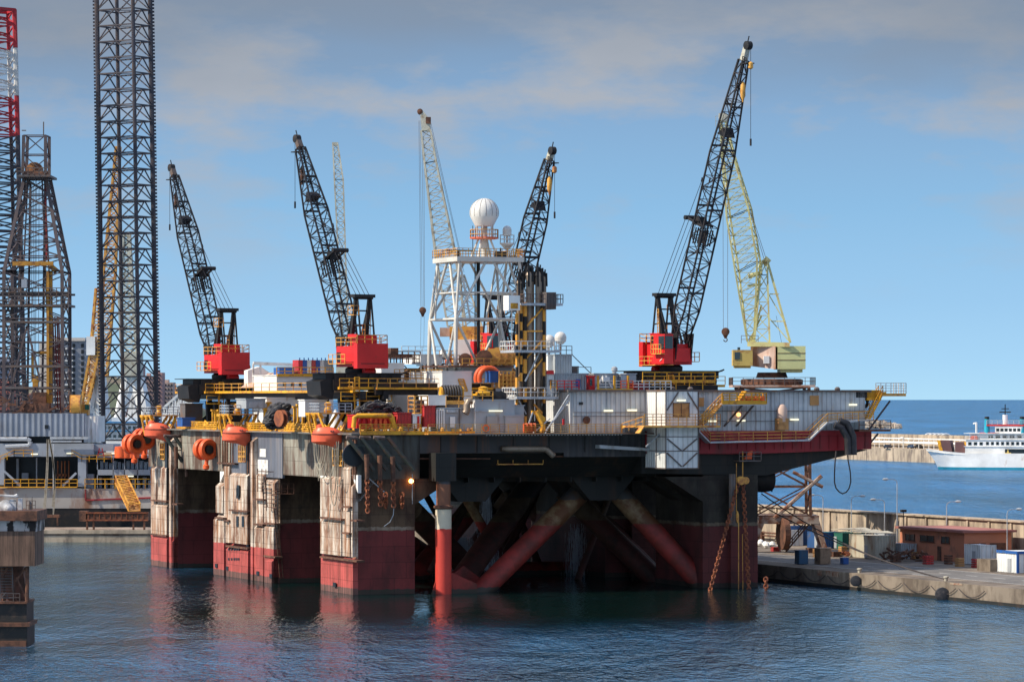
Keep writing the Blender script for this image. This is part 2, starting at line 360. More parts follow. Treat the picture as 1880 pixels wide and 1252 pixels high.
# broad bank of grey cloud across the top
mp3 = nt.nodes.new('ShaderNodeMapping'); mp3.inputs['Scale'].default_value = (5, 5, 14); mp3.inputs['Location'].default_value = (.3, 7.4, .2); L(tc.outputs['Generated'], mp3.inputs['Vector'])
n3 = nt.nodes.new('ShaderNodeTexNoise'); n3.inputs['Scale'].default_value = 1.4; n3.inputs['Detail'].default_value = 6; L(mp3.outputs[0], n3.inputs['Vector'])
sh = nt.nodes.new('ShaderNodeMath'); sh.operation = 'MULTIPLY_ADD'; sh.inputs[1].default_value = .07; L(n3.outputs['Fac'], sh.inputs[0]); L(sp.outputs[2], sh.inputs[2])
b3 = nt.nodes.new('ShaderNodeMapRange'); b3.interpolation_type = 'SMOOTHSTEP'; b3.inputs[1].default_value = .107; b3.inputs[2].default_value = .142; b3.inputs[4].default_value = .75; L(sh.outputs[0], b3.inputs[0])
c3 = nt.nodes.new('ShaderNodeMix'); c3.data_type = 'RGBA'; L(b3.outputs[0], c3.inputs[0]); L(c2.outputs[2], c3.inputs[6]); c3.inputs[7].default_value = (2.0, 2.4, 3.0, 1)
# fades again overhead
b4 = nt.nodes.new('ShaderNodeMapRange'); b4.inputs[1].default_value = .13; b4.inputs[2].default_value = .3; L(sp.outputs[2], b4.inputs[0])
c4 = nt.nodes.new('ShaderNodeMix'); c4.data_type = 'RGBA'; L(b4.outputs[0], c4.inputs[0]); L(c3.outputs[2], c4.inputs[6]); L(mx.outputs[2], c4.inputs[7])
# unseen broken bright cloud added above the frame to put glints on the water
mp5 = nt.nodes.new('ShaderNodeMapping'); mp5.inputs['Scale'].default_value = (3, 3, 5); mp5.inputs['Location'].default_value = (.9, 2.2, .5); L(tc.outputs['Generated'], mp5.inputs['Vector'])
n5 = nt.nodes.new('ShaderNodeTexNoise'); n5.inputs['Scale'].default_value = 1.5; n5.inputs['Detail'].default_value = 5; L(mp5.outputs[0], n5.inputs['Vector'])
m5 = nt.nodes.new('ShaderNodeMapRange'); m5.interpolation_type = 'SMOOTHSTEP'; m5.inputs[1].default_value = .48; m5.inputs[2].default_value = .58; L(n5.outputs['Fac'], m5.inputs[0])
h5 = nt.nodes.new('ShaderNodeMapRange'); h5.inputs[1].default_value = .14; h5.inputs[2].default_value = .22; L(sp.outputs[2], h5.inputs[0])
x5 = nt.nodes.new('ShaderNodeMath'); x5.operation = 'MULTIPLY'; L(m5.outputs[0], x5.inputs[0]); L(h5.outputs[0], x5.inputs[1])
c5 = nt.nodes.new('ShaderNodeMix'); c5.data_type = 'RGBA'; L(x5.outputs[0], c5.inputs[0]); L(c4.outputs[2], c5.inputs[6]); c5.inputs[7].default_value = (9.5, 9.8, 10.5, 1)
L(c5.outputs[2], bg.inputs[0])

# ================= water =================
def water(name, deep, s1, s2, amp, rough, ys=.3, lee=False, cap=.8, tint=(1, 1, 1)):
    m = bpy.data.materials.new(name); m.use_nodes = True; nt = m.node_tree; L = nt.links.new; b = nt.nodes['Principled BSDF']
    b.inputs['Base Color'].default_value = (*deep, 1); b.inputs['Roughness'].default_value = rough; b.inputs['IOR'].default_value = 1.33
    tc = nd(nt, 'ShaderNodeTexCoord')
    mp = nd(nt, 'ShaderNodeMapping'); mp.inputs['Scale'].default_value = (1, ys, 1); mp.inputs['Rotation'].default_value = (0,0,.12); L(tc.outputs['Object'], mp.inputs[0])
    a = nd(nt, 'ShaderNodeTexNoise', Scale=s1, Detail=3.0, Roughness=.55); L(mp.outputs[0], a.inputs['Vector'])
    c = nd(nt, 'ShaderNodeTexNoise', Scale=s2, Detail=2.0, Roughness=.5); L(mp.outputs[0], c.inputs['Vector'])
    # patches of calmer and rougher water
    g = nd(nt, 'ShaderNodeTexNoise', Scale=.018, Detail=3.0); L(tc.outputs['Object'], g.inputs['Vector'])
    gr = nd(nt, 'ShaderNodeMapRange'); gr.inputs[1].default_value = .35; gr.inputs[2].default_value = .65; gr.inputs[3].default_value = .45; gr.inputs[4].default_value = 1.3; L(g.outputs['Fac'], gr.inputs[0])
    b1 = nd(nt, 'ShaderNodeBump'); b1.inputs['Distance'].default_value = amp; L(a.outputs['Fac'], b1.inputs['Height']); 
    st = gr.outputs[0]
    if lee:                                 # ruffled by wind away from the lee of the platform
        sx = nd(nt, 'ShaderNodeSeparateXYZ'); L(tc.outputs['Object'], sx.inputs[0])
        wn = nd(nt, 'ShaderNodeMath', operation='MULTIPLY_ADD'); wn.inputs[1].default_value = 60; L(g.outputs['Fac'], wn.inputs[0]); L(sx.outputs[1], wn.inputs[2])
        r1 = nd(nt, 'ShaderNodeMapRange'); r1.inputs[1].default_value = 505; r1.inputs[2].default_value = 455; r1.inputs[3].default_value = .13; r1.inputs[4].default_value = 1; L(wn.outputs[0], r1.inputs[0])
        r2 = nd(nt, 'ShaderNodeMapRange'); r2.inputs[1].default_value = 30; r2.inputs[2].default_value = 44; r2.inputs[3].default_value = .13; r2.inputs[4].default_value = 1; L(sx.outputs[0], r2.inputs[0])
        r3 = nd(nt, 'ShaderNodeMapRange'); r3.inputs[1].default_value = -36; r3.inputs[2].default_value = -50; r3.inputs[3].default_value = .13; r3.inputs[4].default_value = .55; L(sx.outputs[0], r3.inputs[0])
        mxx = nd(nt, 'ShaderNodeMath', operation='MAXIMUM'); L(r1.outputs[0], mxx.inputs[0]); L(r2.outputs[0], mxx.inputs[1])
        mx3 = nd(nt, 'ShaderNodeMath', operation='MAXIMUM'); L(mxx.outputs[0], mx3.inputs[0]); L(r3.outputs[0], mx3.inputs[1])
        ml_ = nd(nt, 'ShaderNodeMath', operation='MULTIPLY'); L(mx3.outputs[0], ml_.inputs[0]); L(gr.outputs[0], ml_.inputs[1]); st = ml_.outputs[0]
    L(st, b1.inputs['Strength'])
    b2 = nd(nt, 'ShaderNodeBump'); b2.inputs['Distance'].default_value = amp*1.6; L(st, b2.inputs['Strength']); L(c.outputs['Fac'], b2.inputs['Height']); L(b1.outputs[0], b2.inputs['Normal'])
    wf = ml_.outputs[0] if lee else None
    # long wind streaks
    sm = nd(nt, 'ShaderNodeMapping'); sm.inputs['Scale'].default_value = (.012, .0035, 1) if not lee else (.05, .02, 1); sm.inputs['Rotation'].default_value = (0, 0, .2); L(tc.outputs['Object'], sm.inputs[0])
    sn = nd(nt, 'ShaderNodeTexNoise', Scale=1.0, Detail=7.0, Roughness=.68); L(sm.outputs[0], sn.inputs['Vector'])
    sr = nd(nt, 'ShaderNodeMapRange'); sr.inputs[1].default_value = .38; sr.inputs[2].default_value = .64; L(sn.outputs['Fac'], sr.inputs[0])
    sc_ = nd(nt, 'ShaderNodeMix'); sc_.data_type = 'RGBA'; sc_.inputs[6].default_value = tuple(v*.55 for v in deep)+(1,); sc_.inputs[7].default_value = tuple(min(1, v*1.7+.012) for v in deep)+(1,); L(sr.outputs[0], sc_.inputs[0])
    # broken surface: part body colour, part clear reflection
    out = nt.nodes['Material Output']; nt.nodes.remove(b)
    df = nd(nt, 'ShaderNodeBsdfDiffuse'); L(sc_.outputs[2], df.inputs['Color']); gl = nd(nt, 'ShaderNodeBsdfGlossy'); gl.inputs['Roughness'].default_value = rough; gl.inputs['Color'].default_value = (*tint, 1)
    
    if wf is not None:                      # dark reflection of the platform painted into the water colour near it
        wr = nd(nt, 'ShaderNodeMapRange'); wr.inputs[1].default_value = .15; wr.inputs[2].default_value = .8; L(wf, wr.inputs[0])
        wm = nd(nt, 'ShaderNodeMix'); wm.data_type = 'RGBA'; wm.inputs[6].default_value = (.003, .016, .014, 1); L(sc_.outputs[2], wm.inputs[7]); L(wr.outputs[0], wm.inputs[0]); L(wm.outputs[2], df.inputs['Color'])
    L(b2.outputs[0], gl.inputs['Normal']); L(b2.outputs[0], df.inputs['Normal'])
    fr = nd(nt, 'ShaderNodeFresnel'); fr.inputs['IOR'].default_value = 1.33; L(b2.outputs[0], fr.inputs['Normal'])
    fm = nd(nt, 'ShaderNodeMath', operation='MINIMUM'); L(fr.outputs[0], fm.inputs[0]); fm.inputs[1].default_value = cap
    ms = nd(nt, 'ShaderNodeMixShader'); L(fm.outputs[0], ms.inputs[0]); L(df.outputs[0], ms.inputs[1]); L(gl.outputs[0], ms.inputs[2]); L(ms.outputs[0], out.inputs['Surface'])
    return m
m_water = water('harbour_water', (.009, .058, .125), 1.5, .36, .62, .05, .3, True, .88, (.80, .94, 1))
m_sea = water('open_sea', (.004, .072, .20), .45, .10, 2.2, .15, .18, False, .38, (.70, .92, 1))
R = 200000
wb = MB(); wb.add([(-R,-300,0),(R,-300,0),(R,R,0),(-R,R,0)], [(0,1,2,3)]); struct(wb, 'water', m_water)
def rw(a, b, z): p = rig2w((a, b, z)); return p
sb = MB(); sb.add([rw(111,-100,.02), rw(R,-100,.02), (R,R,.02), rw(-60000,160000,.02), rw(111,60000,.02)], [(0,1,2,3,4)])
struct(sb, 'sea', m_sea)
# ================= the quay on the right, along the platform =================
q = MB(); q.prism([(69.5,-80,-3),(111,-80,-3),(111,330,-3),(69.5,330,-3)], (0,0,5.4)); struct(q, 'quay', m_conc, rig=True)
q = MB(); q.prism([(69.7,-80,2.404),(69.7,330,2.404),(76,330,2.404),(76,-80,2.404)], (0,0,.001)); 
rd = MB(); rd.add([(75,-80,2.404),(87,-80,2.404),(87,330,2.404),(75,330,2.404)], [(0,1,2,3)]); struct(rd, 'road', m_asph, rig=True)
mk = MB()
for i in range(40):
    b = -60+i*8; mk.add([(80.9,b,2.408),(81.15,b,2.408),(81.15,b+3.4,2.408),(80.9,b+3.4,2.408)], [(0,1,2,3)])
for a in (75.4, 86.4): mk.add([(a,-80,2.408),(a+.2,-80,2.408),(a+.2,330,2.408),(a,330,2.408)], [(0,1,2,3)])
struct(mk, 'road_markings', m_mark, rig=True)
sw = MB(); sw.prism([(110,-100,-3),(112.5,-100,-3),(112.5,260,-3),(110,260,-3)], (0,0,11.3))
for i in range(50): sw.box(109.7, 110.01, -90+i*7, -89.5+i*7, 2.4, 8.1)
sw.box(109.6, 112.8, -100, 260, 8.3, 8.5)
single(sw, 'seawall', m_cwall, 'long tan concrete seawall between the quay yard and the open sea', 'wall', (110, 0, 0))
# rusty coping patches and dark tide line
cp = MB()
random.seed(3)
b = -50
while b < 50:
    l = random.uniform(.8, 5)
    if random.random() < .5: cp.box(69.44, 69.5, b, b+l, 2.38-random.uniform(.25, .8), 2.385)
    if random.random() < .0: cp.box(69.42, 69.5, b, b+l, 1.75-random.random()*.4, 2.38)
    b += l+random.uniform(1, 4)
t = thing('quay_edge', 'rust stained steel coping strips along the quay edge', 'quay edge', (69.5, 0, 2)); cp.build('coping', M('coping_rust', (.20,.085,.05), (.30,.24,.18), .5, 1.2, .9), t)
cp = MB(); cp.box(69.44, 69.5, -80, 120, -.5, .45); cp.build('tide_band', m_dark, t)
# tyre chains hanging on the quay face
random.seed(5)
for i, b in enumerate([-52,-44,-36,-28,-20,-12,-4,4,12,20]):
    c = MB(); pts = [(69.25, b+7.2*u, 1.7-1.0*4*u*(1-u)) for u in [k/8 for k in range(9)]]; c.path(pts, .05)
    single(c, 'mooring_chain', m_rope2, 'dark chain sagging in loops along the concrete quay face', 'chain', (69.3, b, 1.7), group='chains looped along the quay face')
def fender(px, py, r, lab):
    p = Pa(px, py, 68.9); c = MB(); c.lathe(p, [(r*.55, -.6), (r, -.5), (r*1.05, 0), (r, .5), (r*.55, .6)], 16, (ST, CT*0+1, 0))
    c2 = MB(); c2.path([p+V((.3,0,r)), p+V((.6,0,2.2))], .06); f = c.build('fender', m_net); f['label'] = lab; f['category'] = 'fender'; f['group'] = 'black rubber fenders on the quay wall'
    f.location = (AX, AY, 0); f.rotation_euler = (0,0,TH)
fender(1730, 1091, .95, 'big round black fender hanging low on the pale quay wall at right')
fender(1571, 1066, .75, 'black rubber fender hanging on the quay wall below the rope bollard')
def bollard(px, py, lab):
    p = Pa(px, py, 70.6); p.z = 2.4; c = MB(); c.lathe(p, [(.26, 0), (.24, .4), (.4, .5), (.4, .62), (.15, .7)], 12)
    single(c, 'bollard', m_cont2, lab, 'bollard', p, group='mooring bollards')
bollard(1737, 1065, 'pale bollard on the quay edge with mooring ropes led to it')
bollard(1578, 1045, 'bollard on the quay edge beside the dark corner of the quay')
# dark concrete corner with pile of fenders
# joints, oil stains and drain covers on the quay
c = MB(); random.seed(9)
for i in range(40): c.box(69.6, 75, -60+i*5, -59.93+i*5, 2.4, 2.409)
for i in range(16): b0 = -50+i*11; c.box(87, 109.5, b0, b0+.08, 2.4, 2.409)
struct(c, 'quay_joints', m_dark, rig=True)
c = MB()
for i in range(40):
    a0, b0, r = random.uniform(71, 104), random.uniform(-45, 90), random.uniform(.3, 1.6); n = 9; ph = [random.uniform(.5, 1.2) for _ in range(n)]
    c.add([(a0+r*ph[k]*math.cos(2*math.pi*k/n), b0+2.2*r*ph[k]*math.sin(2*math.pi*k/n), 2.4125+i*.0004) for k in range(n)], [tuple(range(n))])
struct(c, 'quay_stains', M('oil_stain', (.07,.06,.055), (.16,.14,.12), .5, 1.5, .6), rig=True)
c = MB(); c.box(69.0, 76, 52, 72, -2, 2.7); single(c, 'dock_block', m_dark, 'dark stained concrete dock block beside the right platform column', 'concrete block', (70, 60, 0))
c = MB()
for i in range(26):
    p = V((68.2+random.uniform(-.6, .6), random.uniform(60, 70), random.uniform(.3, 4.2))); t0 = random.random()*3
    pts = [p+V((.3*math.sin(t0)*math.sin(t), .75*math.cos(t), .75*math.sin(t))) for t in [2*math.pi*k/10 for k in range(10)]]
    c.tube(pts, .27, 6, True)
single(c, 'tyre_fenders', m_net, 'heap of black tyres hung as fenders beside the right column', 'tyres', (68, 64, 1))

# ---- sheds and containers on the quay (placed by corner, quay level 2.4)
def qpt(px, py):                            # point on the quay surface from a picture point
    Y = (H-2.4)*F/(py-733); p = w2rig(((px-940)/F*Y, Y, 2.4)); return p
def container(px, py, la, lb, h, mat, label, name='shipping_container', cat='container', door=True, grp='containers in the quay yard'):
    p = qpt(px, py); t = thing(name, label, cat, p, group=grp); c = MB(); a, b = p.x, p.y
    c.box(a, a+la, b, b+lb, 2.42, 2.4+h); c.build('body', mat, t)
    c = MB()
    for aa in (a-.04, a+la-.1):
        for bb in (b-.04, b+lb-.1): c.box(aa, aa+.14, bb, bb+.14, 2.4, 2.45+h)
    for z in (2.44, 2.35+h):
        c.box(a-.03, a+la+.03, b-.05, b+.02, z, z+.12); c.box(a-.05, a+.02, b-.02, b+lb+.02, z, z+.12)
    c.build('frame', mat, t)
    if door:
        c = MB(); c.box(a-.09, a-.01, b+lb*.3, b+lb*.3+1.0, 2.5, 4.4); c.build('door', m_gry, t)
    return t
m_cb = M('container_blue', (.02, .085, .25), (.1, .1, .12), .36, .7, .6, corr=.45, cdepth=.05, cdark=.3)
m_cg = M('container_green', (.02, .14, .10), (.1, .1, .1), .36, .7, .6, corr=.45, cdepth=.05, cdark=.3)
m_crr = M('container_red', (.52, .035, .035), (.15, .05, .04), .4, .7, .6, corr=.45, cdepth=.05, cdark=.3)
container(1509, 1007, 5, 5.5, 2.6, m_cb, 'dark blue container open under a ragged white awning beside the portal crane')
container(1547, 1008, 4, 7, 2.6, m_cg, 'dark green container shed between the blue and the cream containers')
container(1607, 1026, 3.4, 9, 3.5, m_cont2, 'tall cream corrugated container with rust streaks in the middle of the yard')
container(1655, 1026, 2.6, 4.6, 2.3, m_cont, 'low blue grey container beside the scrap pile', door=False)
container(1668, 1010, 6, 4, 3.0, m_cont2, 'cream shed with long flat roof behind the grey container', door=False)
container(1450, 1002, 2.4, 4.5, 2.6, m_wall2, 'white container with white sacks in front of it behind the crane leg')
container(1441, 1001, 5, 3, 3.2, m_cb, 'small bright blue container seen between the crane legs', door=False)
container(1800, 1037, 2.6, 5, 2.9, m_wall2, 'small white site cabin with two windows in front of the brown building', 'site_cabin', 'cabin', grp='site cabins')
container(1846, 1028, 3, 5, 3.0, m_cont, 'grey open fronted shed between the two white cabins', 'shed', 'shed', False, None or 'site cabins')
container(1868, 1052, 6, 6, 3.0, m_wall2, 'white cabin with blue trim at the right edge', 'site_cabin', 'cabin', grp='site cabins')
# blue trim of the last cabin
p = qpt(1868, 1052); c = MB(); c.box(p.x-.1, p.x+6, p.y-.12, p.y, 5.1, 5.5); c.box(p.x-.12, p.x-.0, p.y, p.y+6, 5.1, 5.5); c.box(p.x-.12, p.x+.2, p.y-.14, p.y+.1, 2.4, 5.4)
single(c, 'cabin_trim', m_blue, 'bright blue roof trim on the white cabin at the right edge', 'trim', p)
container(1560, 1003, 6, 9, 2.4, m_cont2, 'long low cream shed behind the green container', door=False)
container(1480, 998, 4, 7, 2.5, m_cont, 'grey shed between the crane portal and the seawall', door=False)
container(1636, 1012, 5, 6, 3.0, m_cont, 'grey roofed shed behind the tall cream container', door=False)
random.seed(77)
for i, (px, py) in enumerate(((1530,1022),(1545,1018),(1590,1015),(1640,1032),(1676,1026),(1700,1036),(1740,1036),(1760,1040),(1790,1042),(1485,1015),(1498,1022),(1420,1012),(1610,1018))):
    p = qpt(px, py); c = MB(); w_ = random.uniform(.8, 1.8); h_ = random.uniform(.5, 1.5); k = i % 3
    for j in range(4): c.box(p.x, p.x+w_, p.y, p.y+1.2, 2.42+j*h_/4, 2.42+(j+.75)*h_/4)
    tn = ('rust brown', 'weathered wood', 'dull red')[k]
    plc = ('near the crane portal', 'in the middle of the yard', 'by the brown building')[0 if px < 1550 else (1 if px < 1690 else 2)]
    single(c, 'pallet_stack', (m_rust, m_wood, m_crr)[k], 'small %s pallet stack lying %s' % (tn, plc), 'pallets', p, group='pallet stacks %s %s' % (tn, plc))
# brown building
t = thing('brown_building', 'low orange brown building with flat red roof in the quay yard', 'building', (100, 12, 2.4))
m_brn = M('brown_render', (.52, .20, .115), (.27, .13, .09), .38, .4, .85)
c = MB(); c.box(100, 108, 11.8, 33, 2.4, 6.9); c.build('wall', m_brn, t)
c = MB(); c.box(99.4, 108.6, 11.2, 33.6, 6.9, 7.25); c.build('roof', M('red_roof', (.33, .13, .11), (.4, .2, .16), .4, .3, .8), t)
for b0, b1 in ((28, 31), (21.5, 26), (16.5, 19)):
    c = MB(); c.box(99.93, 100.02, b0, b1, 5.2, 6.1); wn = c.build('window', m_glass, t)
    c = MB()
    for bb in (b0, (b0+b1)/2, b1): c.box(99.88, 99.95, bb-.06, bb+.06, 5.15, 6.15)
    c.box(99.86, 99.95, b0-.15, b1+.15, 5.06, 5.16); c.build('frame', m_rust, wn)
c = MB(); c.box(99.93, 100.02, 19.2, 20.4, 2.45, 4.6); c.build('door', m_rust, t)
for a0, a1 in ((100.6, 103.6), (104.3, 107)):
    c = MB(); c.box(a0, a1, 11.72, 11.81, 2.45, 5.3); c.build('shutter', m_rust, t)
c = MB(); c.bar((100.6,33,6.9),(100.6,33,9.6),.06); c.box(100.2,101,32.7,33.3,9.4,9.8)
c.build('floodlight', m_blk, t)
# concrete blocks, crates, scrap, sacks
def lump(px, py, r, n, mat, name, label, cat, hh=1.0, grp=None, sq=False):
    p = qpt(px, py); c = MB()
    for i in range(n):
        q = p+V((random.uniform(-r, r), random.uniform(-r, r), random.uniform(0, hh)))
        if sq:
            d = V((random.uniform(-1, 1), random.uniform(-1, 1), random.uniform(-.3, .5)))*random.uniform(.5, 1.4); c.bar(q+V((0,0,.2)), q+d+V((0,0,.3)), random.uniform(.06, .22))
        else: c.lathe(q, [(.05, 0), (.45, .1), (.6, .4), (.4, .8), (.05, .95)], 8)
    single(c, name, mat, label, cat, p, group=grp)
lump(1660, 1030, 3, 60, m_rust, 'scrap_pile', 'tangled rusty scrap heap in front of the low grey container', 'scrap heap', 1.2, None, True)
lump(1690, 1022, 2.5, 40, m_rust, 'scrap_pile', 'rusty scrap and drums beside the brown building wall', 'scrap heap', 2.0, None, True)
lump(1580, 1022, 3, 30, m_rusto, 'scrap_pile', 'flat rusty scrap by the green container', 'scrap heap', .4, None, True)
for px, py in ((1398, 1003), (1412, 1006), (1432, 1006)):
    lump(px, py, .8, 4, m_wht, 'bulk_sack', 'white bulk sacks heaped on the ground in front of the white container', 'sacks', .3, 'white sacks beside the crane leg')
def crate(px, py, w, d, h, mat, label, name='equipment_box', cat='box'):
    p = qpt(px, py); t = thing(name, label, cat, p); c = MB(); c.box(p.x, p.x+w, p.y, p.y+d, 2.45, 2.4+h); c.build('body', mat, t)
    c = MB(); c.box(p.x-.08, p.x+w+.08, p.y-.08, p.y+d+.08, 2.4+h, 2.52+h); c.build('lid', mat, t)
    c = MB(); c.box(p.x+.1, p.x+w-.1, p.y-.04, p.y, 2.6, 2.2+h); c.build('door', mat, t)
crate(1467, 1036, 1.5, 1.5, 2.0, M('dull_blue', (.03, .10, .20), (.1,.1,.1), .4), 'blue metal box standing near the dark quay corner')
crate(1506, 1036, 1.7, 2, 2.3, M('tan_box', (.30, .20, .13), (.1,.06,.04), .4), 'tan and dark upright box near the quay edge')
crate(1548, 1036, .9, 1, .9, m_blue, 'small blue bin on the quay edge')
p = qpt(1818, 1049); c = MB(); c.box(p.x, p.x+3.4, p.y, p.y+4, 2.4, 4.1); single(c, 'concrete_block', m_conc, 'rust marked concrete block in front of the white site cabin', 'block', p)
# awning
c = MB(); p = Pa(1515, 972, 96); 
for i in range(3):
    q0 = p+V((i*.4, -i*3.2-2, random.uniform(-.3, .3))); c.hexa([q0, q0+V((6,0,.2)), q0+V((6,-3,-.1)), q0+V((0,-3,.1)), q0+V((0,0,.08)), q0+V((6,0,.28)), q0+V((6,-3,-.02)), q0+V((0,-3,.18))])
single(c, 'ragged_awning', m_cont2, 'ragged white tarpaulin awning over the containers in front of the seawall', 'awning', p)
# pipe rack along foot of seawall
c = MB()
for z in (3.4, 3.9): c.bar((108.6,-60,z), (108.6,150,z), .16, 6)
for i in range(22): c.box(108.3, 108.9, -60+i*9, -59.7+i*9, 2.4, 4.1)
single(c, 'pipe_rack', m_rust, 'brown pipeline on short posts at the foot of the seawall', 'pipeline', (108.6, 0, 2.4))
# street lamps
def lamp(px, ytop, side, label, big=False):
    a = 107.5 if not big else 105
    p = Pa(px, ytop, a); t = thing('street_lamp', label, 'street lamp', (p.x, p.y, 2.4), group='street lamps in front of the seawall')
    c = MB(); c.bar((p.x,p.y,2.4), (p.x,p.y,p.z-.6), .10, 6, .07); s = side; d = V((CT*0+1, -.2, 0)).normalized()*s
    pts = [V((p.x,p.y,p.z-.6)), V((p.x,p.y,p.z-.2))+d*.15, V((p.x,p.y,p.z))+d*.6, V((p.x,p.y,p.z+.05))+d*1.8]; c.path(pts, .06); c.build('pole', m_gal, t)
    c = MB(); e = V((p.x,p.y,p.z+.05))+d*1.9; c.lathe(e-d*.5, [(.08, 0), (.2, .3), (.16, .8), (.03, 1.0)], 8, d); c.build('lamp_head', m_gal, t)
lamp(1511, 909, -1, 'street lamp with arm to the left nearest the portal crane')
lamp(1563, 911, 1, 'street lamp with arm to the right, second from the portal crane')
lamp(1624, 917, -1, 'short street lamp with arm to the left beside the tallest lamp')
lamp(1647, 880, -1, 'tallest street lamp of the row, arm to the left', True)
lamp(1738, 921, 1, 'street lamp rising behind the roof of the brown building')
lamp(1849, 935, 1, 'street lamp at the far right with arm to the right', True)
# mooring ropes from the rig to the quay
e = Pa(1735, 1063, 70.6)
for k, (x0, y0) in enumerate(((1393, 925), (1398, 906))):
    st = Pb(x0, y0, 16); c = MB(); pts = []
    for i in range(17):
        u = i/16; q = st.lerp(e, u); q.z -= 1.6*4*u*(1-u)*(.6+.4*k); pts.append(q)
    c.path(pts, .075)
    single(c, 'mooring_rope', m_rope2, ('lower' if k == 0 else 'upper')+' of two dark mooring ropes slanting from the right column to the bollard', 'rope', st, group='mooring ropes from the platform')

# ================= outer pier, ferry, rocks =================
def Q(px, py, z=0.0): Y = (H-z)*F/(py-733); return V(((px-940)/F*Y, Y, z))
a, b = Q(1420, 838), Q(2000, 861); d = (b-a).normalized(); n = V((-d.y, d.x, 0))
if n.y < 0: n = -n
t = MB(); t.prism([a+V((0,0,-3)), b+V((0,0,-3)), b+n*14+V((0,0,-3)), a+n*14+V((0,0,-3))], (0,0,8.5))
struct(t, 'pier', m_cwall)
c = MB(); c.prism([a+n*14+V((0,0,-3)), b+n*14+V((0,0,-3)), b+n*17+V((0,0,-3)), a+n*17+V((0,0,-3))], (0,0,14.5))
c.prism([a+n*13.6+V((0,0,8)), b+n*13.6+V((0,0,8)), b+n*14+V((0,0,8)), a+n*14+V((0,0,8))], (0,0,.7))
o = single(c, 'pier_wall', m_cwall, 'long pale parapet wall on the outer pier', 'wall', a, 'w')
c = MB()
for i in range(60):
    q = a+d*(i*5.5)+n*10; c.bar(q+V((0,0,5.5)), q+V((0,0,9.8)), .18)
c.bar(a+n*10+V((0,0,9.8)), b+n*10+V((0,0,9.8)), .25); c.bar(a+n*10+V((0,0,8)), b+n*10+V((0,0,8)), .5, 6)
single(c, 'pipe_gallery', m_wht, 'white pipe gallery on posts running along the outer pier', 'pipe gallery', a, 'w')
def boxw(c, o, dx, dy, x0, x1, y0, y1, z0, z1):
    f = lambda x, y, z: o+dx*x+dy*y+V((0,0,z)); c.hexa([f(x0,y0,z0),f(x1,y0,z0),f(x1,y1,z0),f(x0,y1,z0),f(x0,y0,z1),f(x1,y0,z1),f(x1,y1,z1),f(x0,y1,z1)])
for k, (px, cc, nm) in enumerate(((1567, (.02,.25,.35), 'turquoise'), (1607, (.02,.02,.03), 'black'), (1650, (.03,.06,.12), 'dark blue'), (1664, (.05,.05,.06), 'dark grey'), (1680, (.7,.7,.7), 'white'), (1706, (.06,.08,.12), 'slate blue'))):
    q0 = Q(px, 846.5); q0 = q0+n*5+V((0,0,5.5)); cl = 'car_'+nm.replace(' ', '_')
    t = thing('parked_car', nm+' car parked on the outer pier road', 'car', q0, 'w', 'cars parked on the outer pier')
    c = MB(); mm = M(cl, cc, None, rough=.3)
    pr = [(-2.1,.35),(2.1,.35),(2.15,.9),(1.2,1.0),(.7,1.5),(-1.1,1.5),(-1.7,1.0),(-2.15,.9)]
    c.prism([q0+d*x*1.2+V((0,0,z*1.15)) for x, z in pr], n*1.8); c.build('body', mm, t)
    c = MB(); c.prism([q0+d*x*1.2+V((0,0,z*1.15))-n*.02 for x, z in [(1.0,1.02),(.62,1.42),(-1.0,1.42),(-1.5,1.02)]], n*.02); c.build('window', m_glass, t)
    for sx in (-1.5, 1.5):
        c = MB(); c.lathe(q0+d*sx*1.1+V((0,0,.4))-n*.05, [(.1,0),(.4,0),(.4,.3),(.1,.3)], 12, n); c.build('wheel', m_blk, t)
for px, yt in ((1623, 803), (1758, 776)):
    q0 = Q(px, 846); q0 = q0+n*9; big = px > 1700; c = MB(); hgt = 26.9-(yt-733)/F*q0.y; c.bar(q0+V((0,0,5.5)), V((q0.x, q0.y, hgt)), .5 if big else .16, 6); tp = V((q0.x, q0.y, hgt)); c.bar(tp, tp-d*3+V((0,0,-.4)), .35)
    if not big: c.bar(tp, tp-d*2.5, .2)
    single(c, 'pier_mast' if big else 'pier_lamp', m_wht, 'tall white light mast on the pier above the ferry bow' if big else 'small white lamp post on the outer pier beside the turquoise car', 'mast' if big else 'lamp post', q0, 'w')
q0 = Q(1690, 846)+n*8
for i in range(5):
    c = MB(); o = q0+d*(-9+i*4.5)+V((0,0,6)); pts = [o+n*(3*math.cos(t_))+V((0,0,3.2+2.6*math.sin(t_)))+d*.1 for t_ in [math.pi*k/8 for k in range(9)]]; c.tube([o+n*3]+pts+[o-n*3], .38, 8)
    single(c, 'pipe_loop', m_wht, 'white expansion pipe loop on the outer pier left of the ferry', 'pipe', o, 'w', 'pipe loops on the outer pier')
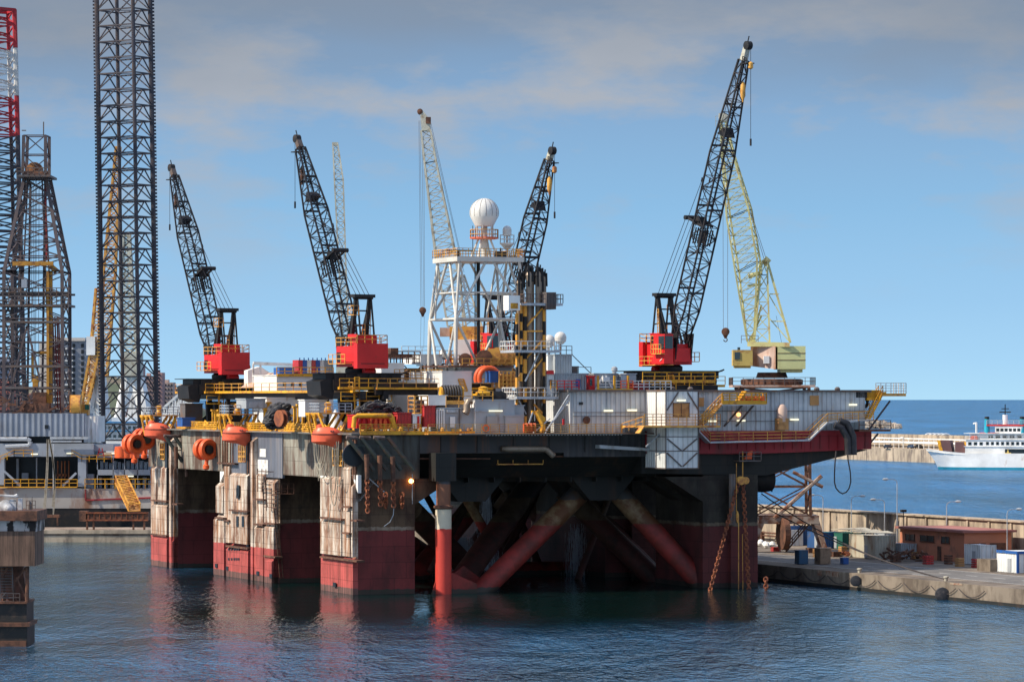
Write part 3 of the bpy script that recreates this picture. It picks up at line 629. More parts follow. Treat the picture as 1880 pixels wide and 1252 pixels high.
# rocks
random.seed(11); c = MB()
for i in range(330):
    u = random.random()**.8; px = 1585+u*68; q0 = Q(px, 787-random.uniform(0, 3)); hh = (1-u)**.7*8.5*random.random()+random.uniform(-1, .6)
    r = random.uniform(1.0, 2.6); vs = [q0+V((random.uniform(-1,1)*r, random.uniform(-1,1)*r, hh+random.uniform(-.8,1)*r)) for _ in range(8)]
    o = V((0,0,0)); c.add([q0+V((x*r*random.uniform(.7,1.2), y*r*random.uniform(.7,1.2), hh+z*r*random.uniform(.6,1.1))) for x, y, z in [(-1,-1,-1),(1,-1,-1),(1,1,-1),(-1,1,-1),(-.8,-.8,1),(.9,-.7,1),(.7,.8,1),(-.7,.9,1)]], [(3,2,1,0),(4,5,6,7),(0,1,5,4),(1,2,6,5),(2,3,7,6),(3,0,4,7)])
rk = struct(c, 'breakwater_rocks', M('pale_rock', (.5, .42, .34), (.3, .25, .2), .45, .3, .9), 'stuff')
rk['label'] = 'pale boulders of a breakwater in the open sea'
c = MB(); q0 = Q(1655, 784)
# ferry: local x = from bow to stern
bow = Q(1706, 862); fd = V((.968, -.25, 0)).normalized(); fn = V((-fd.y, fd.x, 0))
t = thing('ferry', 'white ferry with turquoise funnels and blue waterline sailing past the pier', 'ferry', bow, 'w')
fb = MB(); fw = MB(); B = 7.0; L0 = 75
def sec(x, z, flare):                       # half breadth at x, z
    u = min(1, max(0, (x+flare*(z-2)*.8)/17)); return max(.05, B*(math.sin(u*math.pi/2)**.8))
xs = [0,1,3,6,10,15,22,40,L0]; zs = [-1, .9, 1.0, 3.2, 6.3]
def hp(x, z, s):
    sheer = 1.7*max(0, 1-x/16)**1.5 if z > 5 else 0
    x0 = x+(0 if z > 5 else (2.6*(6.3-z)/6.3)*max(0, 1-x/12)) - (2.0*max(0, 1-x/10) if z > 5 else 0)
    return bow+fd*x0+fn*(B+s*sec(x, z, 1))+V((0,0,z+sheer))
for mb, z0, z1 in ((fb, -1, 1.0), (fw, 1.0, 3.2), (fw, 3.2, 6.3)):
    for s in (-1, 1):
        vs = []
        for x in xs: vs += [hp(x, z0, s), hp(x, z1, s)]
        mb.add(vs, [(2*i, 2*i+2, 2*i+3, 2*i+1) if s < 0 else (2*i+1, 2*i+3, 2*i+2, 2*i) for i in range(len(xs)-1)], True)
vs = []
for x in xs: vs += [hp(x, 6.3, -1)-V((0,0,.8)), hp(x, 6.3, 1)-V((0,0,.8))]
fw.add(vs, [(2*i, 2*i+2, 2*i+3, 2*i+1) for i in range(len(xs)-1)])
fb.build('waterline_hull', M('turquoise_hull', (.02, .26, .38), None, rough=.4), t); fw.build('hull', m_wht, t)
c = MB(); fbx = lambda c, x0, x1, *a: boxw(c, bow, fd, fn, x0*.8, x1*.8, *a)
fbx(c, 17, L0-2, 1.2, 12.8, 5.6, 8.8); fbx(c, 17.5, L0-6, 1.2, 12.8, 9.0, 11.4); fbx(c, 19, 60, 2, 12, 11.6, 13.8); fbx(c, 31, 44, 3, 11, 14, 16.6)
c.build('superstructure', m_wht, t)
c = MB()
for z0 in (8.8, 11.4, 13.8): fbx(c, 16.4, L0-4, .9, 13.1, z0, z0+.2)
c.build('deck_edge', m_wht, t)
c = MB()
for i in range(14): fbx(c, 27+i*2.4, 28.3+i*2.4, 1.12, 1.22, 9.5, 10.7)
for i in range(3): fbx(c, 18.5+i*2.7, 20+i*2.7, 1.12, 1.22, 9.4, 10.6)
for i in range(6): fbx(c, 31.6+i*2, 33+i*2, 2.92, 3.02, 14.7, 15.8)
for i in range(5): fbx(c, 28+i*3.4, 30.2+i*3.4, 1.92, 2.02, 12.1, 13.2)
fbx(c, 36, 60, 1.12, 1.22, 6.2, 8.0)
c.build('window_row', m_glass, t)
c = MB(); fbx(c, 23.5, 33, 3, 11, 13.9, 14.2); fbx(c, 27, 45, 2.8, 11.2, 16.7, 17.3); c.build('red_deck_house', M('ferry_red', (.6, .05, .04), None, rough=.4), t)
for fx in (21.6, 35):
    c = MB(); c.lathe(bow+fd*fx+fn*4+V((0,0,13.8)), [(1.1, 0), (.9, 5.6)], 14); fu = c.build('funnel', M('funnel_turquoise', (.02, .33, .45), None, rough=.4), t)
    c = MB(); c.lathe(bow+fd*fx+fn*4+V((0,0,19.4)), [(.95, 0), (.85, .9)], 14); c.build('funnel_top', m_blk, fu)
c = MB(); o = bow+fd*28.3+fn*6; c.bar(o+V((0,0,17)), o+V((0,0,21)), 1.0, 8); c.m = 1; c.bar(o+V((0,0,21)), o+V((0,0,25)), .2); c.bar(o+fd*-2.2+V((0,0,22)), o+fd*2.2+V((0,0,22)), .25); c.bar(o+fd*-1.4+V((0,0,23.3)), o+fd*1.4+V((0,0,23.3)), .2)
c.build('mast', [m_wht, m_blk], t)
# bow ramp doors: brown with yellow edges
c = MB(); c.prism([bow+fd*x+fn*3+V((0,0,z)) for x, z in ((4.6,6),(8.5,6),(7.5,11.2),(3.6,11.2))], fn*8); c.prism([bow+fd*x+fn*3+V((0,0,z)) for x, z in ((9.5,5.6),(14.5,5.6),(12.9,10.6),(9.5,10.6))], fn*8)
rmp = c.build('bow_ramp', M('ramp_brown', (.14, .07, .07), None), t)
c = MB(); c.prism([bow+fd*x+fn*2.9+V((0,0,z)) for x, z in ((3.6,6.4),(5,6.4),(3.8,11.2),(2.6,11.2))], fn*8.2); c.prism([bow+fd*x+fn*2.9+V((0,0,z)) for x, z in ((14.5,5.6),(15.9,5.6),(14.4,10.6),(12.9,10.6))], fn*8.2)
c.build('yellow_edge', m_yel, rmp)
c = MB(); o = bow+fd*30+fn*.9+V((0,0,6)); st = [o+fd*(1.5*(1 if i%2==0 else .45)*math.cos(math.pi*i/5+math.pi/2))*.9+V((0,0,(1.9 if i%2==0 else .7)*math.sin(math.pi*i/5+math.pi/2))) for i in range(10)]
c.prism([p_-fn*.1 for p_ in st], fn*.4); c.build('emblem', M('emblem_yellow', (.75,.55,.15), None), t, 'yellow emblem on the ferry side')
c = MB()
for px_, a_ in ((17, 24), (24, 60)): c.rail([bow+fd*px_*.8+fn*1+V((0,0,11.6)), bow+fd*a_*.8+fn*1+V((0,0,11.6))], 1.3, 2, .07)
c.rail([bow+fd*21.6+fn*3+V((0,0,17.2)), bow+fd*36+fn*3+V((0,0,17.2))], 1.6, 2, .08); c.build('railing', m_whr, t)
c = MB(); c.lathe(bow+fd*17+fn*2.2+V((0,0,12)), [(.3,-1.6),(1.1,-1),(1.2,1),(.3,1.6)], 10, fd); c.build('lifeboat', m_org, t)
# ================= the semi-submersible platform =================
P = thing('offshore_platform', 'huge semi submersible offshore platform with rust streaked columns moored in the harbour', 'offshore platform', (0, 0, 0))
ZD, ZF, ZB = 22.1, 19.4, 15.9
c = MB()                                    # deck box; the underside steps up toward the front edge
c.box(.1, 58, 4.5, 106, ZB, ZD-.1); c.box(.15, 9, 0.1, 4.5, ZB, ZD-.1); c.box(9, 58, .1, 4.5, ZF, ZD-.1)
c.prism([(9,.2,ZF),(9,4.5,ZF),(9,4.5,ZB)], (43,0,0))
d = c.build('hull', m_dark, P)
c = MB(); c.box(-1.1, 60, -.4, 106.4, ZD-.1, ZD+.12); c.box(14, 46, -3.2, -.4, ZD-.12, ZD+.05); c.build('main_deck', m_floor, P)
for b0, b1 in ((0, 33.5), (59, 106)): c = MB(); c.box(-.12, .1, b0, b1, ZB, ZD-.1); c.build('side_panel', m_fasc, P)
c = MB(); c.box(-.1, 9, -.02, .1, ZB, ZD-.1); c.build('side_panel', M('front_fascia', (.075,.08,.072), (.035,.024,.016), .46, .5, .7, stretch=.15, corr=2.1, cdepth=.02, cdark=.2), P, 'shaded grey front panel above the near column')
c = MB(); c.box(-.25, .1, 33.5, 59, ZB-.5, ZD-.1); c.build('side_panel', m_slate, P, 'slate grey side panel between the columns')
# dark front panel with vertical stains
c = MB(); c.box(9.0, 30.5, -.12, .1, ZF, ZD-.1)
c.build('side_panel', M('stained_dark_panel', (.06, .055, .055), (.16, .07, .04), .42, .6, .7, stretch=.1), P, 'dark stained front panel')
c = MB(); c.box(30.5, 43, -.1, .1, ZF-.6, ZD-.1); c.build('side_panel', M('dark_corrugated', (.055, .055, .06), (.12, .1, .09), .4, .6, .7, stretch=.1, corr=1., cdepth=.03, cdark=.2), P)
# columns
COLS = [(0, 8.3, 0, 16), (0, 9, 35.4, 66), (0, 9, 89, 104.6), (51.9, 60.5, 0, 17), (51.5, 60.5, 35.4, 66), (51.5, 60.5, 89, 104.6)]
cols = []
for a0, a1, b0, b1 in COLS:
    c = MB()
    c.box(a0, a1, b0, b1, -3, ZB+.2)
    if a0 > 10:
        c.box(a0+3.9, a0+5.4, b0-1.1, b0, -3, 14.5)
        c.prism([(a0, b0, ZB-3.6), (a0-6, b0, ZB), (a0, b0, ZB)], (0, 4, 0)); c.prism([(a0, b0+8, ZB-3.6), (a0-6, b0+8, ZB), (a0, b0+8, ZB)], (0, 4, 0))
    else:
        c.prism([(a1, b0+.3, ZB-3.6), (a1+6, b0+.3, ZB), (a1, b0+.3, ZB)], (0, 3, 0))
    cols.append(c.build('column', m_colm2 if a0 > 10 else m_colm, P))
# fairing panels on the lit side: (px0, px1, ytop, ybottom_cream, depth)
def fair(col, px0, px1, yt, z0, dep, off=0):
    a = -dep; p, q = Pa(px0, yt, a), Pa(px1, yt, a); b0, b1 = sorted((p.y, q.y)); b0 = max(b0, CB0[col]); b1 = max(b1, b0+.5); zt = Pa((px0+px1)/2, yt, a).z
    c = MB()
    tp = min(.9, dep*.9)
    c.hexa([(a,b0,z0),(0,b0,z0),(0,b1,z0),(a,b1,z0),(a,b0,zt-tp),(0,b0,zt),(0,b1,zt),(a,b1,zt-tp)])
    return c.build('fairing', m_fair, col)
k3, k2, k1 = cols[0], cols[1], cols[2]; CB0 = {k3: .0, k2: 35.4, k1: 89.0}
fair(k3, 588, 627, 873, 5.2, .55); fair(k3, 628.5, 643.5, 856, 5.2, .35); fair(k3, 644.5, 655.5, 884, 5.2, .8); fair(k3, 589, 656, 1020, -3, .75)
fair(k3, 588, 626, 950, 5.2, .75); fair(k3, 629, 642, 932, 5.2, .6)
fair(k2, 392, 411, 945, -3, .9); fair(k2, 396, 409, 886, 9.5, .6); fair(k2, 411, 421, 850, 5.1, .6); fair(k2, 421.5, 454, 866, 5.2, .7); fair(k2, 415, 455, 1000, -3, .95)
fair(k2, 421, 454, 936, 5.2, .9); fair(k2, 460, 464, 800, -3, 1.1); fair(k2, 467, 483, 866, -3, .6); fair(k2, 466, 483, 960, -3, .9); fair(k2, 485, 504, 880, -3, .6); fair(k2, 485, 512, 958, -3, 1.0); fair(k2, 485, 514, 1020, -3, 1.3)
fair(k1, 277, 287, 855, 4.6, .6); fair(k1, 289, 305, 855, 4.6, .5); fair(k1, 277, 306, 920, 4.6, .8); fair(k1, 277, 306, 978, -3, 1.0); fair(k1, 310.5, 314, 800, -3, 1.1); fair(k1, 317, 326, 855, -3, .7); fair(k1, 317, 327, 985, -3, 1.0)
# guide slots beside the poles with recess shade painted dark, ledges, small ports
c = MB()
for px0, px1, yt, yb in ((455, 459.5, 800, 1075), (464.4, 466.2, 880, 1075), (306, 310, 800, 1040), (314.2, 316.6, 800, 1040)):
    p, q2 = Pa(px0, yt, -.05), Pa(px1, yt, -.05); c.box(-.35, 0, q2.y, p.y, -2, p.z)
c.build('guide_slot_shade', m_win, P)
def ledge(px0, px1, y, dep=1.1):
    c = MB(); p, q2 = Pa(px0, y, -dep), Pa(px1, y, -dep); c.box(-dep-.1, 0, q2.y, p.y, p.z-.12, p.z+.12); c.build('ledge', m_rust, P)
for a in ((588,627,950),(629,643,930),(645,656,955),(588,656,1022),(421,455,936),(395,411,950),(411,421,955),(466,483,916),(484,505,960),(466,483,962),(485,506,1020),(415,455,1002),(277,306,918),(277,306,980),(317,326,925),(629,642,978)): ledge(*a)
c = MB()
def port(px, y, w, h, dep=.75):
    p = Pa(px, y, -dep); c.box(-dep-.03, -dep+.1, p.y-w/2, p.y+w/2, p.z-h/2, p.z+h/2)
for px, y in ((436, 905), (436, 957), (446, 957), (437, 900)): port(px, y, 1.2, 1.6, .95)
for y in (1008, 1026):
    for px in (420, 425, 430, 434, 438): port(px, y, .7, .35, 1.0)
for px, y in ((397, 1038), (417, 1043), (473, 1052), (497, 1057), (614, 1073)): port(px, y, 1.2, .6, 1.4 if px in (497,) else 1.0)
c.build('port_mark', m_win, P)
# white brackets under the deck edge
c = MB()
for px, y0, y1, s in ((588, 873, 905, 1), (657, 872, 905, -1), (404, 865, 885, 1)):
    p = Pa(px, y0, -.3); r2 = Pa(px, y1, -.3); c.prism([(-.3,p.y,p.z),(-.3,p.y-2.6*s,p.z),(-.3,p.y,r2.z)], (.5,0,0))
c.prism([(-.3,0,ZB+.1),(2.8,0,ZB+.1),(.3,0,ZB-3),(-.3,0,ZB-3)], (0,.4,0)); c.build('bracket', m_wht, P)
# white patch and ladder platform on the second column
c = MB(); p = Pa(470, 848, -.3); c.box(-.35, 0, p.y-6, p.y-.5, p.z-1.7, p.z+.4); c.box(-.35, 0, p.y-5, p.y-2, p.z+.8, p.z+2); c.build('patch_plate', m_whr, P)
c = MB()
for px, y, w_ in ((484, 865, 4), (500, 900, 5)):
    p = Pa(px, y, -.5)
    for k in range(5): c.bar((-1.4, p.y, p.z-k*.6), (-1.4, p.y-w_, p.z-k*.6), .06)
    for k in range(3): c.bar((-1.4, p.y-k*w_/2, p.z+.4), (-1.4, p.y-k*w_/2, p.z-3), .06); c.bar((0, p.y-k*w_/2, p.z), (-1.4, p.y-k*w_/2, p.z), .06)
c.ladder(Pb(492, 880, 36)+V((-1,-1,0)), Pb(496, 930, 36)+V((-1,-1,0)), r=.06); c.build('ladder_platform', m_rust, P)
c = MB(); p = Pb(500, 906, 35.2); c.box(p.x, p.x+2.8, 33.6, 35.2, p.z-.1, p.z); c.rail([(p.x,33.6,p.z),(p.x+2.8,33.6,p.z)], 1.5, 1, .06)
c.ladder(Pb(505, 925, 35.2), Pb(517, 1060, 35.2), r=.07, step=.7); c.build('access_ladder', m_rust, P)
# windows-like openings with yellow lights in the fascia
def opening(px, py, w_, h):
    p = Pa(px, py, -.14); c = MB(); c.box(-.2, 0, p.y-w_/2, p.y+w_/2, p.z-h/2, p.z+h/2); o = c.build('fascia_opening', m_win, P)
    c = MB()
    for i in range(3): c.bar((-.3, p.y-w_/2+i*w_/2, p.z-h/2), (-.3, p.y-w_/2+i*w_/2, p.z+h/2), .1)
    for i in range(3): c.bar((-.3, p.y-w_/2, p.z-h/2+i*h*.3), (-.3, p.y+w_/2, p.z-h/2+i*h*.3), .09)
    c.build('grating', m_ylr, o)
opening(617, 840, 1.7, 2.2); opening(628, 840, 1.7, 2.2); opening(443, 832, 1.6, 2.5); opening(450, 832, 1.6, 2.5); opening(300, 828, 2.4, 2.6)
# vertical pipes on the fascia
c = MB()
for px in (404, 409, 413, 418, 423, 428): p = Pa(px, 800, -.5); c.bar((-.5,p.y,p.z), (-.5,p.y,p.z-4.4), .12, 5)
p, q2 = Pa(402, 850, -.6), Pa(434, 850, -.6); c.box(-.9, 0, q2.y, p.y, p.z-.1, p.z+.15)
for px in (455.5, 460, 649, 653): p = Pa(px, 800, -.3); c.bar((-.3,p.y,p.z), (-.3,p.y,p.z-6), .2, 6)
for i in range(22): p = Pa(585-i*5.1 if i < 22 else 0, 798, -.3)
c.build('fascia_pipes', m_rust, P)
# braces. top/bottom given by picture points on planes b
def brace(x0, y0, b0, x1, y1, b1, r, mat=m_brace, lab=None):
    c = MB(); c.bar(Pb(x0, y0, b0), Pb(x1, y1, b1), r, 20); return c.build('brace', mat, P, lab)
mdb = m_brace
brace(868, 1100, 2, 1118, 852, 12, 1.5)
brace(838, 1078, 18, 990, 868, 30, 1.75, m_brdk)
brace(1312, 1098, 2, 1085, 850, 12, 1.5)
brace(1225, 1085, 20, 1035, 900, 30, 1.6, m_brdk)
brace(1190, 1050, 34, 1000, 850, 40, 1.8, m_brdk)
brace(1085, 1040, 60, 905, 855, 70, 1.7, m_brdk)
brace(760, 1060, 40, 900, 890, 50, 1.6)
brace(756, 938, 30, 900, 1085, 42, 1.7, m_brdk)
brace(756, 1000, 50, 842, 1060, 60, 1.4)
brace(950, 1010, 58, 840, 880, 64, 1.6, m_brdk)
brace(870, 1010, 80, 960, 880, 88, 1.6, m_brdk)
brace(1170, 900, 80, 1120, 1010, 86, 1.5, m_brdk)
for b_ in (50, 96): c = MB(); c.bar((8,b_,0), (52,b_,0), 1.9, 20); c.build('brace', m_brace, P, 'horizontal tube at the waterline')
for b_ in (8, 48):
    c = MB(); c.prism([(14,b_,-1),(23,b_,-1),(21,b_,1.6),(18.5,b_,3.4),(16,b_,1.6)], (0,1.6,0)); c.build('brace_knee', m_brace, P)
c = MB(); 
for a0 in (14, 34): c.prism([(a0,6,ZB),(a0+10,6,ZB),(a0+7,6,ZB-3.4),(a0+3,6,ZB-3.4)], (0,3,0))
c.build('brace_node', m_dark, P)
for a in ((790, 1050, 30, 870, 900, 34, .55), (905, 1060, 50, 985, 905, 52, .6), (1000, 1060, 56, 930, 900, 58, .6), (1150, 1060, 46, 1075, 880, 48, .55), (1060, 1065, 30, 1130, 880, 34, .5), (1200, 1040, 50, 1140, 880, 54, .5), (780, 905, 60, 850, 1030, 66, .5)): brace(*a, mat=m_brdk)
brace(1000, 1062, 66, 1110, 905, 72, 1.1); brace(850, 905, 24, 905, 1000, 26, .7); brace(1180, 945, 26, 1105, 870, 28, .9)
for i in range(11):                         # stiffeners under the deck
    c = MB(); x = 10+i*3.9; c.box(x, x+.18, 4.4, 30, ZB-.7, ZB+.02); c.build('deck_stiffener', m_dark, P)
for i in range(7): c = MB(); x = 12+i*5.4; c.box(x, x+.12, -.2, -.1, ZF+.1, ZD-.3); c.build('panel_rib', m_dark, P)
for (x0, y0, x1, y1) in ((770, 842, 900, 842), (1010, 838, 1180, 834)): c = MB(); c.bar(Pb(x0,y0,.4), Pb(x1,y1,.4), .12, 6); c.build('under_pipe', m_rust, P)
# small vertical leg in front, cream top, red below
p = Pb(814, 1080, -1.8); c = MB(); m_sleg = M('service_leg_paint', (.06,.06,.07), (.12,.08,.06), .4, .5, .6, band=[(15.2, (.22,.09,.05), (.12,.05,.03), .4), (11.9, (.62,.55,.42), (.4,.2,.1), .34), (9.0, (.55,.05,.035), (.35,.04,.03), .36)])
c.bar((p.x,-1.8,-3), (p.x,-1.8,11.9), 1.12, 24); c.bar((p.x,-1.8,11.9), (p.x,-1.8,ZF), 1.0, 16); lg = c.build('service_leg', m_sleg, P)
c = MB(); c.lathe((p.x,-1.8,11.7), [(1.1,0),(1.4,.2),(1.4,.45),(1.1,.6)], 20); c.build('collar', m_rust, lg)
c = MB(); c.prism([(p.x-1.1,-1.8,1.8),(p.x-2.0,-1.8,-1),(p.x-1.1,-1.8,-1)], (0,.3,0)); c.prism([(p.x+1.1,-1.8,3),(p.x+5,-1.8,1.3),(p.x+5,-1.8,-1),(p.x+1.1,-1.8,-1)], (0,2.5,0)); c.build('leg_foot', m_brace, lg)
c = MB(); c.box(p.x-1.5,p.x+1.5,-2.9,0,15.6,ZF+.1); c.build('leg_guide', m_dark, lg)
# catwalk under the deck
p = Pb(907, 851, 3); q2 = Pb(990, 851, 3); c = MB(); c.box(p.x, q2.x, 1.5, 3, p.z-.15, p.z); c.rail([(p.x,1.5,p.z),(q2.x,1.5,p.z)], 1.2, 2.2, .05); c.build('catwalk', m_ylr, P)
p = Pb(920, 824, -.6); q2 = Pb(1002, 824, -.6); c = MB(); c.bar(p, q2, .42, 12); c.bar(q2, q2+V((1.2,0,-1)), .42, 12); c.build('drain_pipe', m_pipe, P)
# quarters block on the right with its overhanging red hull
ZR = 27.95
qb = MB(); qb.box(31.5, 43, 0, 34, ZD+.1, ZR); qb.box(43, 77.6, 0, 34, ZD+.3, ZR)
Q_ = qb.build('quarters_block', m_wall, P, 'grey corrugated accommodation block on the right half')
c = MB(); c.box(31, 78.4, -.5, 34.5, ZR, ZR+.3); c.build('roof', m_gun, Q_)
c = MB(); c.box(31.44, 31.5, .02, 33.9, ZD+.1, ZR-.05); c.build('side_wall', m_wall2, Q_)
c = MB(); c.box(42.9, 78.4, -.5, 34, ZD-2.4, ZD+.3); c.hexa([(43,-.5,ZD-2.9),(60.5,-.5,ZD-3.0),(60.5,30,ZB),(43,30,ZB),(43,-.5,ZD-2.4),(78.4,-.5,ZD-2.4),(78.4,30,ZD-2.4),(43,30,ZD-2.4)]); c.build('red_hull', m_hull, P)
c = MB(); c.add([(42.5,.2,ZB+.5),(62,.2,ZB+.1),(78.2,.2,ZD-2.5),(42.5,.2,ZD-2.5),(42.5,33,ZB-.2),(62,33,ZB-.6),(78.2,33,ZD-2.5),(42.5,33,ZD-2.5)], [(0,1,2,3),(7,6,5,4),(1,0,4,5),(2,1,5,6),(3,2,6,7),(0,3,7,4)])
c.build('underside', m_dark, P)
# red hull ribs
c = MB()
for i in range(24): c.box(44+i*1.45, 44.08+i*1.45, -.62, -.5, ZD-2.35, ZD-.2)
c.build('hull_rib', m_hull, P)
# stair tower
T_ = MB(); T_.box(43, 48, -7.2, 0, 17.3, ZR+.05); tw = T_.build('stair_tower', m_wall2, P, 'white clad stair tower standing proud of the wall')
c = MB(); c.box(42.9, 48.1, -7.3, 0, ZR+.05, ZR+.3); c.box(42.92, 48.08, -7.28, 0, 17.15, 17.3)
for z in (21.6, 19.6): c.box(42.94, 48.06, -7.26, -.02, z, z+.12)
def st(a0, z0, a1, z1): c.bar((a0,-7.27,z0), (a1,-7.27,z1), .1)
st(43.2,21.4,45.4,19.7); st(47.8,21.4,45.6,19.7); st(43.2,19.4,45.4,17.5); st(47.8,19.4,45.6,17.5); st(44.9,27.9,43.2,25.4); st(46.3,27.9,48,25.4)
for a_ in (43, 48): c.bar((a_,-7.26,17.2), (a_,-7.26,ZR), .08)
c.bar((42.96,-4,17.2),(42.96,-4,ZR),.09); c.build('frame', m_gun, tw)
c = MB(); p = Pb(1236, 765, -7.3); q2 = Pb(1265, 740, -7.3); c.box(p.x, q2.x, -7.36, -7.2, p.z, q2.z); wd = c.build('shutter', m_wood, tw, 'boarded square opening with plywood shutters')
c = MB(); mx_ = (p.x+q2.x)/2
for x_ in (p.x, mx_, q2.x): c.box(x_-.04, x_+.04, -7.42, -7.34, p.z-.1, q2.z+.1)
for z_ in (p.z, q2.z): c.box(p.x-.1, q2.x+.1, -7.42, -7.34, z_-.06, z_+.06)
c.build('shutter_frame', m_rust, wd)
# things on the quarters wall
def wbox(px0, px1, y0, y1, mat, name, b=-.06, dep=.1, lab=None):
    p, q2 = Pb(px0, y1, b), Pb(px1, y0, b); c = MB(); c.box(p.x, q2.x, b-dep, b+.1, p.z, q2.z); return c.build(name, mat, Q_, lab)
wbox(1487, 1503, 726, 744, m_wood, 'shutter'); wbox(1281, 1292, 730, 746, m_wood, 'shutter')
for x0, x1, y, b_ in ((1109,1125,754,-.1),(1152,1169,753,-.1),(1301,1316,773,-.1),(1353,1368,772,-.1),(1451,1466,770,-.1),(1559,1573,743,-.1)):
    wbox(x0, x1, y-1.6, y+1.6, m_lit, 'wall_lamp', -.3, .12)
p = Pb(1243, 735, -7.45); c = MB(); c.box(p.x, p.x+1.3, -7.6, -7.4, p.z-.1, p.z+.12); c.build('wall_lamp', m_lit, tw)
c = MB()
for y in (757, 764): p, q2 = Pb(1052, y, -.2), Pb(1182, y, -.2); c.bar(p, q2, .045)
for y in (755, 793): p, q2 = Pb(1284, y, -.2), Pb(1590, y-1, -.2); c.bar(p, q2, .05)
p, q2 = Pb(1284, 773, -.2), Pb(1455, 773, -.2); c.bar(p, q2, .045); c.build('wall_conduit', m_gun, Q_)
p = Pb(1436, 760, -.6); c = MB(); c.lathe(p+V((0,0,-1.2)), [(.3,0),(.75,.1),(.75,1.9),(.4,2.5),(.1,2.6)], 14); c.build('vent_tank', m_pinkrust, Q_)
c = MB(); c.box(p.x-.9, p.x+.7, -1.3, -.1, p.z-2.3, p.z-.6); c.build('vent_box', m_wood, Q_)
p = Pb(1076, 771, -.1); c = MB(); c.lathe(p, [(.5,0),(.55,.25),(.35,.3)], 16, (0,-1,0)); c.build('round_vent', m_rust, Q_)
wbox(1063, 1070, 738, 743, m_win, 'vent_grille'); wbox(1033, 1036, 769, 780, m_red, 'fire_extinguisher', -3)
c = MB(); p = Pb(1076, 730, -.1)
for i in range(9): x = 32+i*5.1; c.box(x, x+.12, -.14, .0, ZD+.2, ZR)
c.build('wall_stiffener', m_wall, Q_)
# walkway along the front at main deck level, up past the tower
c = MB(); wk = [(18,-2.0,ZD+.1),(31,-2.0,ZD+.1),(38.6,-2.0,ZD+.2)]
c.box(9.5, 38.6, -2.2, 0, ZD-.08, ZD+.08); c.box(39, 50.6, -9, -.2, ZD+.85, ZD+1.12)
c.prism([(38.4,-9,ZD),(39,-9,ZD+1.0),(39,-9,ZD+1.12),(38.2,-9,ZD+.1)], (0,1.5,0))
w1 = c.build('walkway', m_ylr, P)
c = MB(); c.grid_rail([(9.5,-2.2,ZD+.08),(38.4,-2.2,ZD+.08)], 1.25, 1.3); c.grid_rail([(39,-9,ZD+1.12),(50.6,-9,ZD+1.12),(50.6,-.3,ZD+1.12)], 1.6, 1.3); c.rail([(38.5,-2.2,ZD+.1),(38.8,-9,ZD+1.1)], 1.3, 2); c.build('railing', m_ylr, w1)
c = MB()
for i in range(46): c.box(18+i*.45, 18.2+i*.45, -2.28, -2.2, ZD-.25, ZD+.05)
c.build('toe_board', m_whr, w1)
# sloped struts from the wall to the walkway
c = MB(); c.bar((31.2,-.1,ZR-1.2), (27,-2,ZD+.4), .16, 6); c.bar((31.2,-.1,27.5), Pb(1000,797,-2), .1, 6)
c.prism([(35.3,-1.6,ZF+.6),(43,-1.6,ZF+.2),(43,-1.6,ZF+.6),(35.3,-1.6,ZF+1.1)], (0,1.5,0)); c.bar(Pb(1186,820,-5), Pb(1216,792,-5), .12); c.build('strut', m_gal, P)
# red walkway on the right: down, along, up
c = MB(); b_ = -2.3
pt = [Pb(1282,790,b_), Pb(1304,812,b_), Pb(1487,808,b_), Pb(1520,776,b_), Pb(1604,771,b_)]
for p, q2 in zip(pt, pt[1:]): c.hexa([p+V((0,0,-.12)), q2+V((0,0,-.12)), q2+V((0,1.9,-.12)), p+V((0,1.9,-.12)), p+V((0,0,.1)), q2+V((0,0,.1)), q2+V((0,1.9,.1)), p+V((0,1.9,.1))])
w2 = c.build('walkway', m_gal, P, 'grey edged walkway dipping along the red hull')
c = MB(); c.rail(pt, 1.35, 2.3, .05, 3); c.rail([p+V((0,1.9,0)) for p in pt], 1.2, 2.3, .045, 2); c.build('railing', m_ylr, w2)
# stair from tower gallery to roof platform
c = MB(); p, q2 = Pb(1283,785,-3.2), Pb(1325,740,-3.2); c.stairs(p, q2, (0,.6,0)); c.rail([p, q2], 1.3, .7, .05, 3); c.build('stair', m_ylr, P)
# yellow platform
c = MB(); p, q2 = Pb(1323, 741, -3.4), Pb(1404, 741, -3.4); c.box(p.x, q2.x, -4, -.4, p.z-.25, p.z); yp = c.build('muster_platform', m_gal, P)
c = MB(); c.grid_rail([(p.x,-4,p.z),(q2.x,-4,p.z),(q2.x,-.4,p.z)], 1.5, 1.1, .085); c.box(p.x, q2.x, -4.06, -4.0, p.z-.1, p.z+.35); c.stairs((p.x+2.6,-3,p.z), (p.x+3.9,-3,p.z+1.7), (0,.6,0), .09, False)
c.build('railing', m_yel, yp)
c = MB(); c.bar((p.x+2,-.2,p.z-3.2), (p.x+3.3,-3.6,p.z-.2), .13); c.bar((q2.x-3,-.2,p.z-3.2), (q2.x-1.8,-3.6,p.z-.2), .13); c.build('strut', m_gun, yp)
c = MB()
for i in range(5): c.box(p.x+3.4+i*.75, p.x+4.0+i*.75, -3.2, -2.4, p.z+.05, p.z+1.0)
c.build('life_vest_box', m_org2, yp)
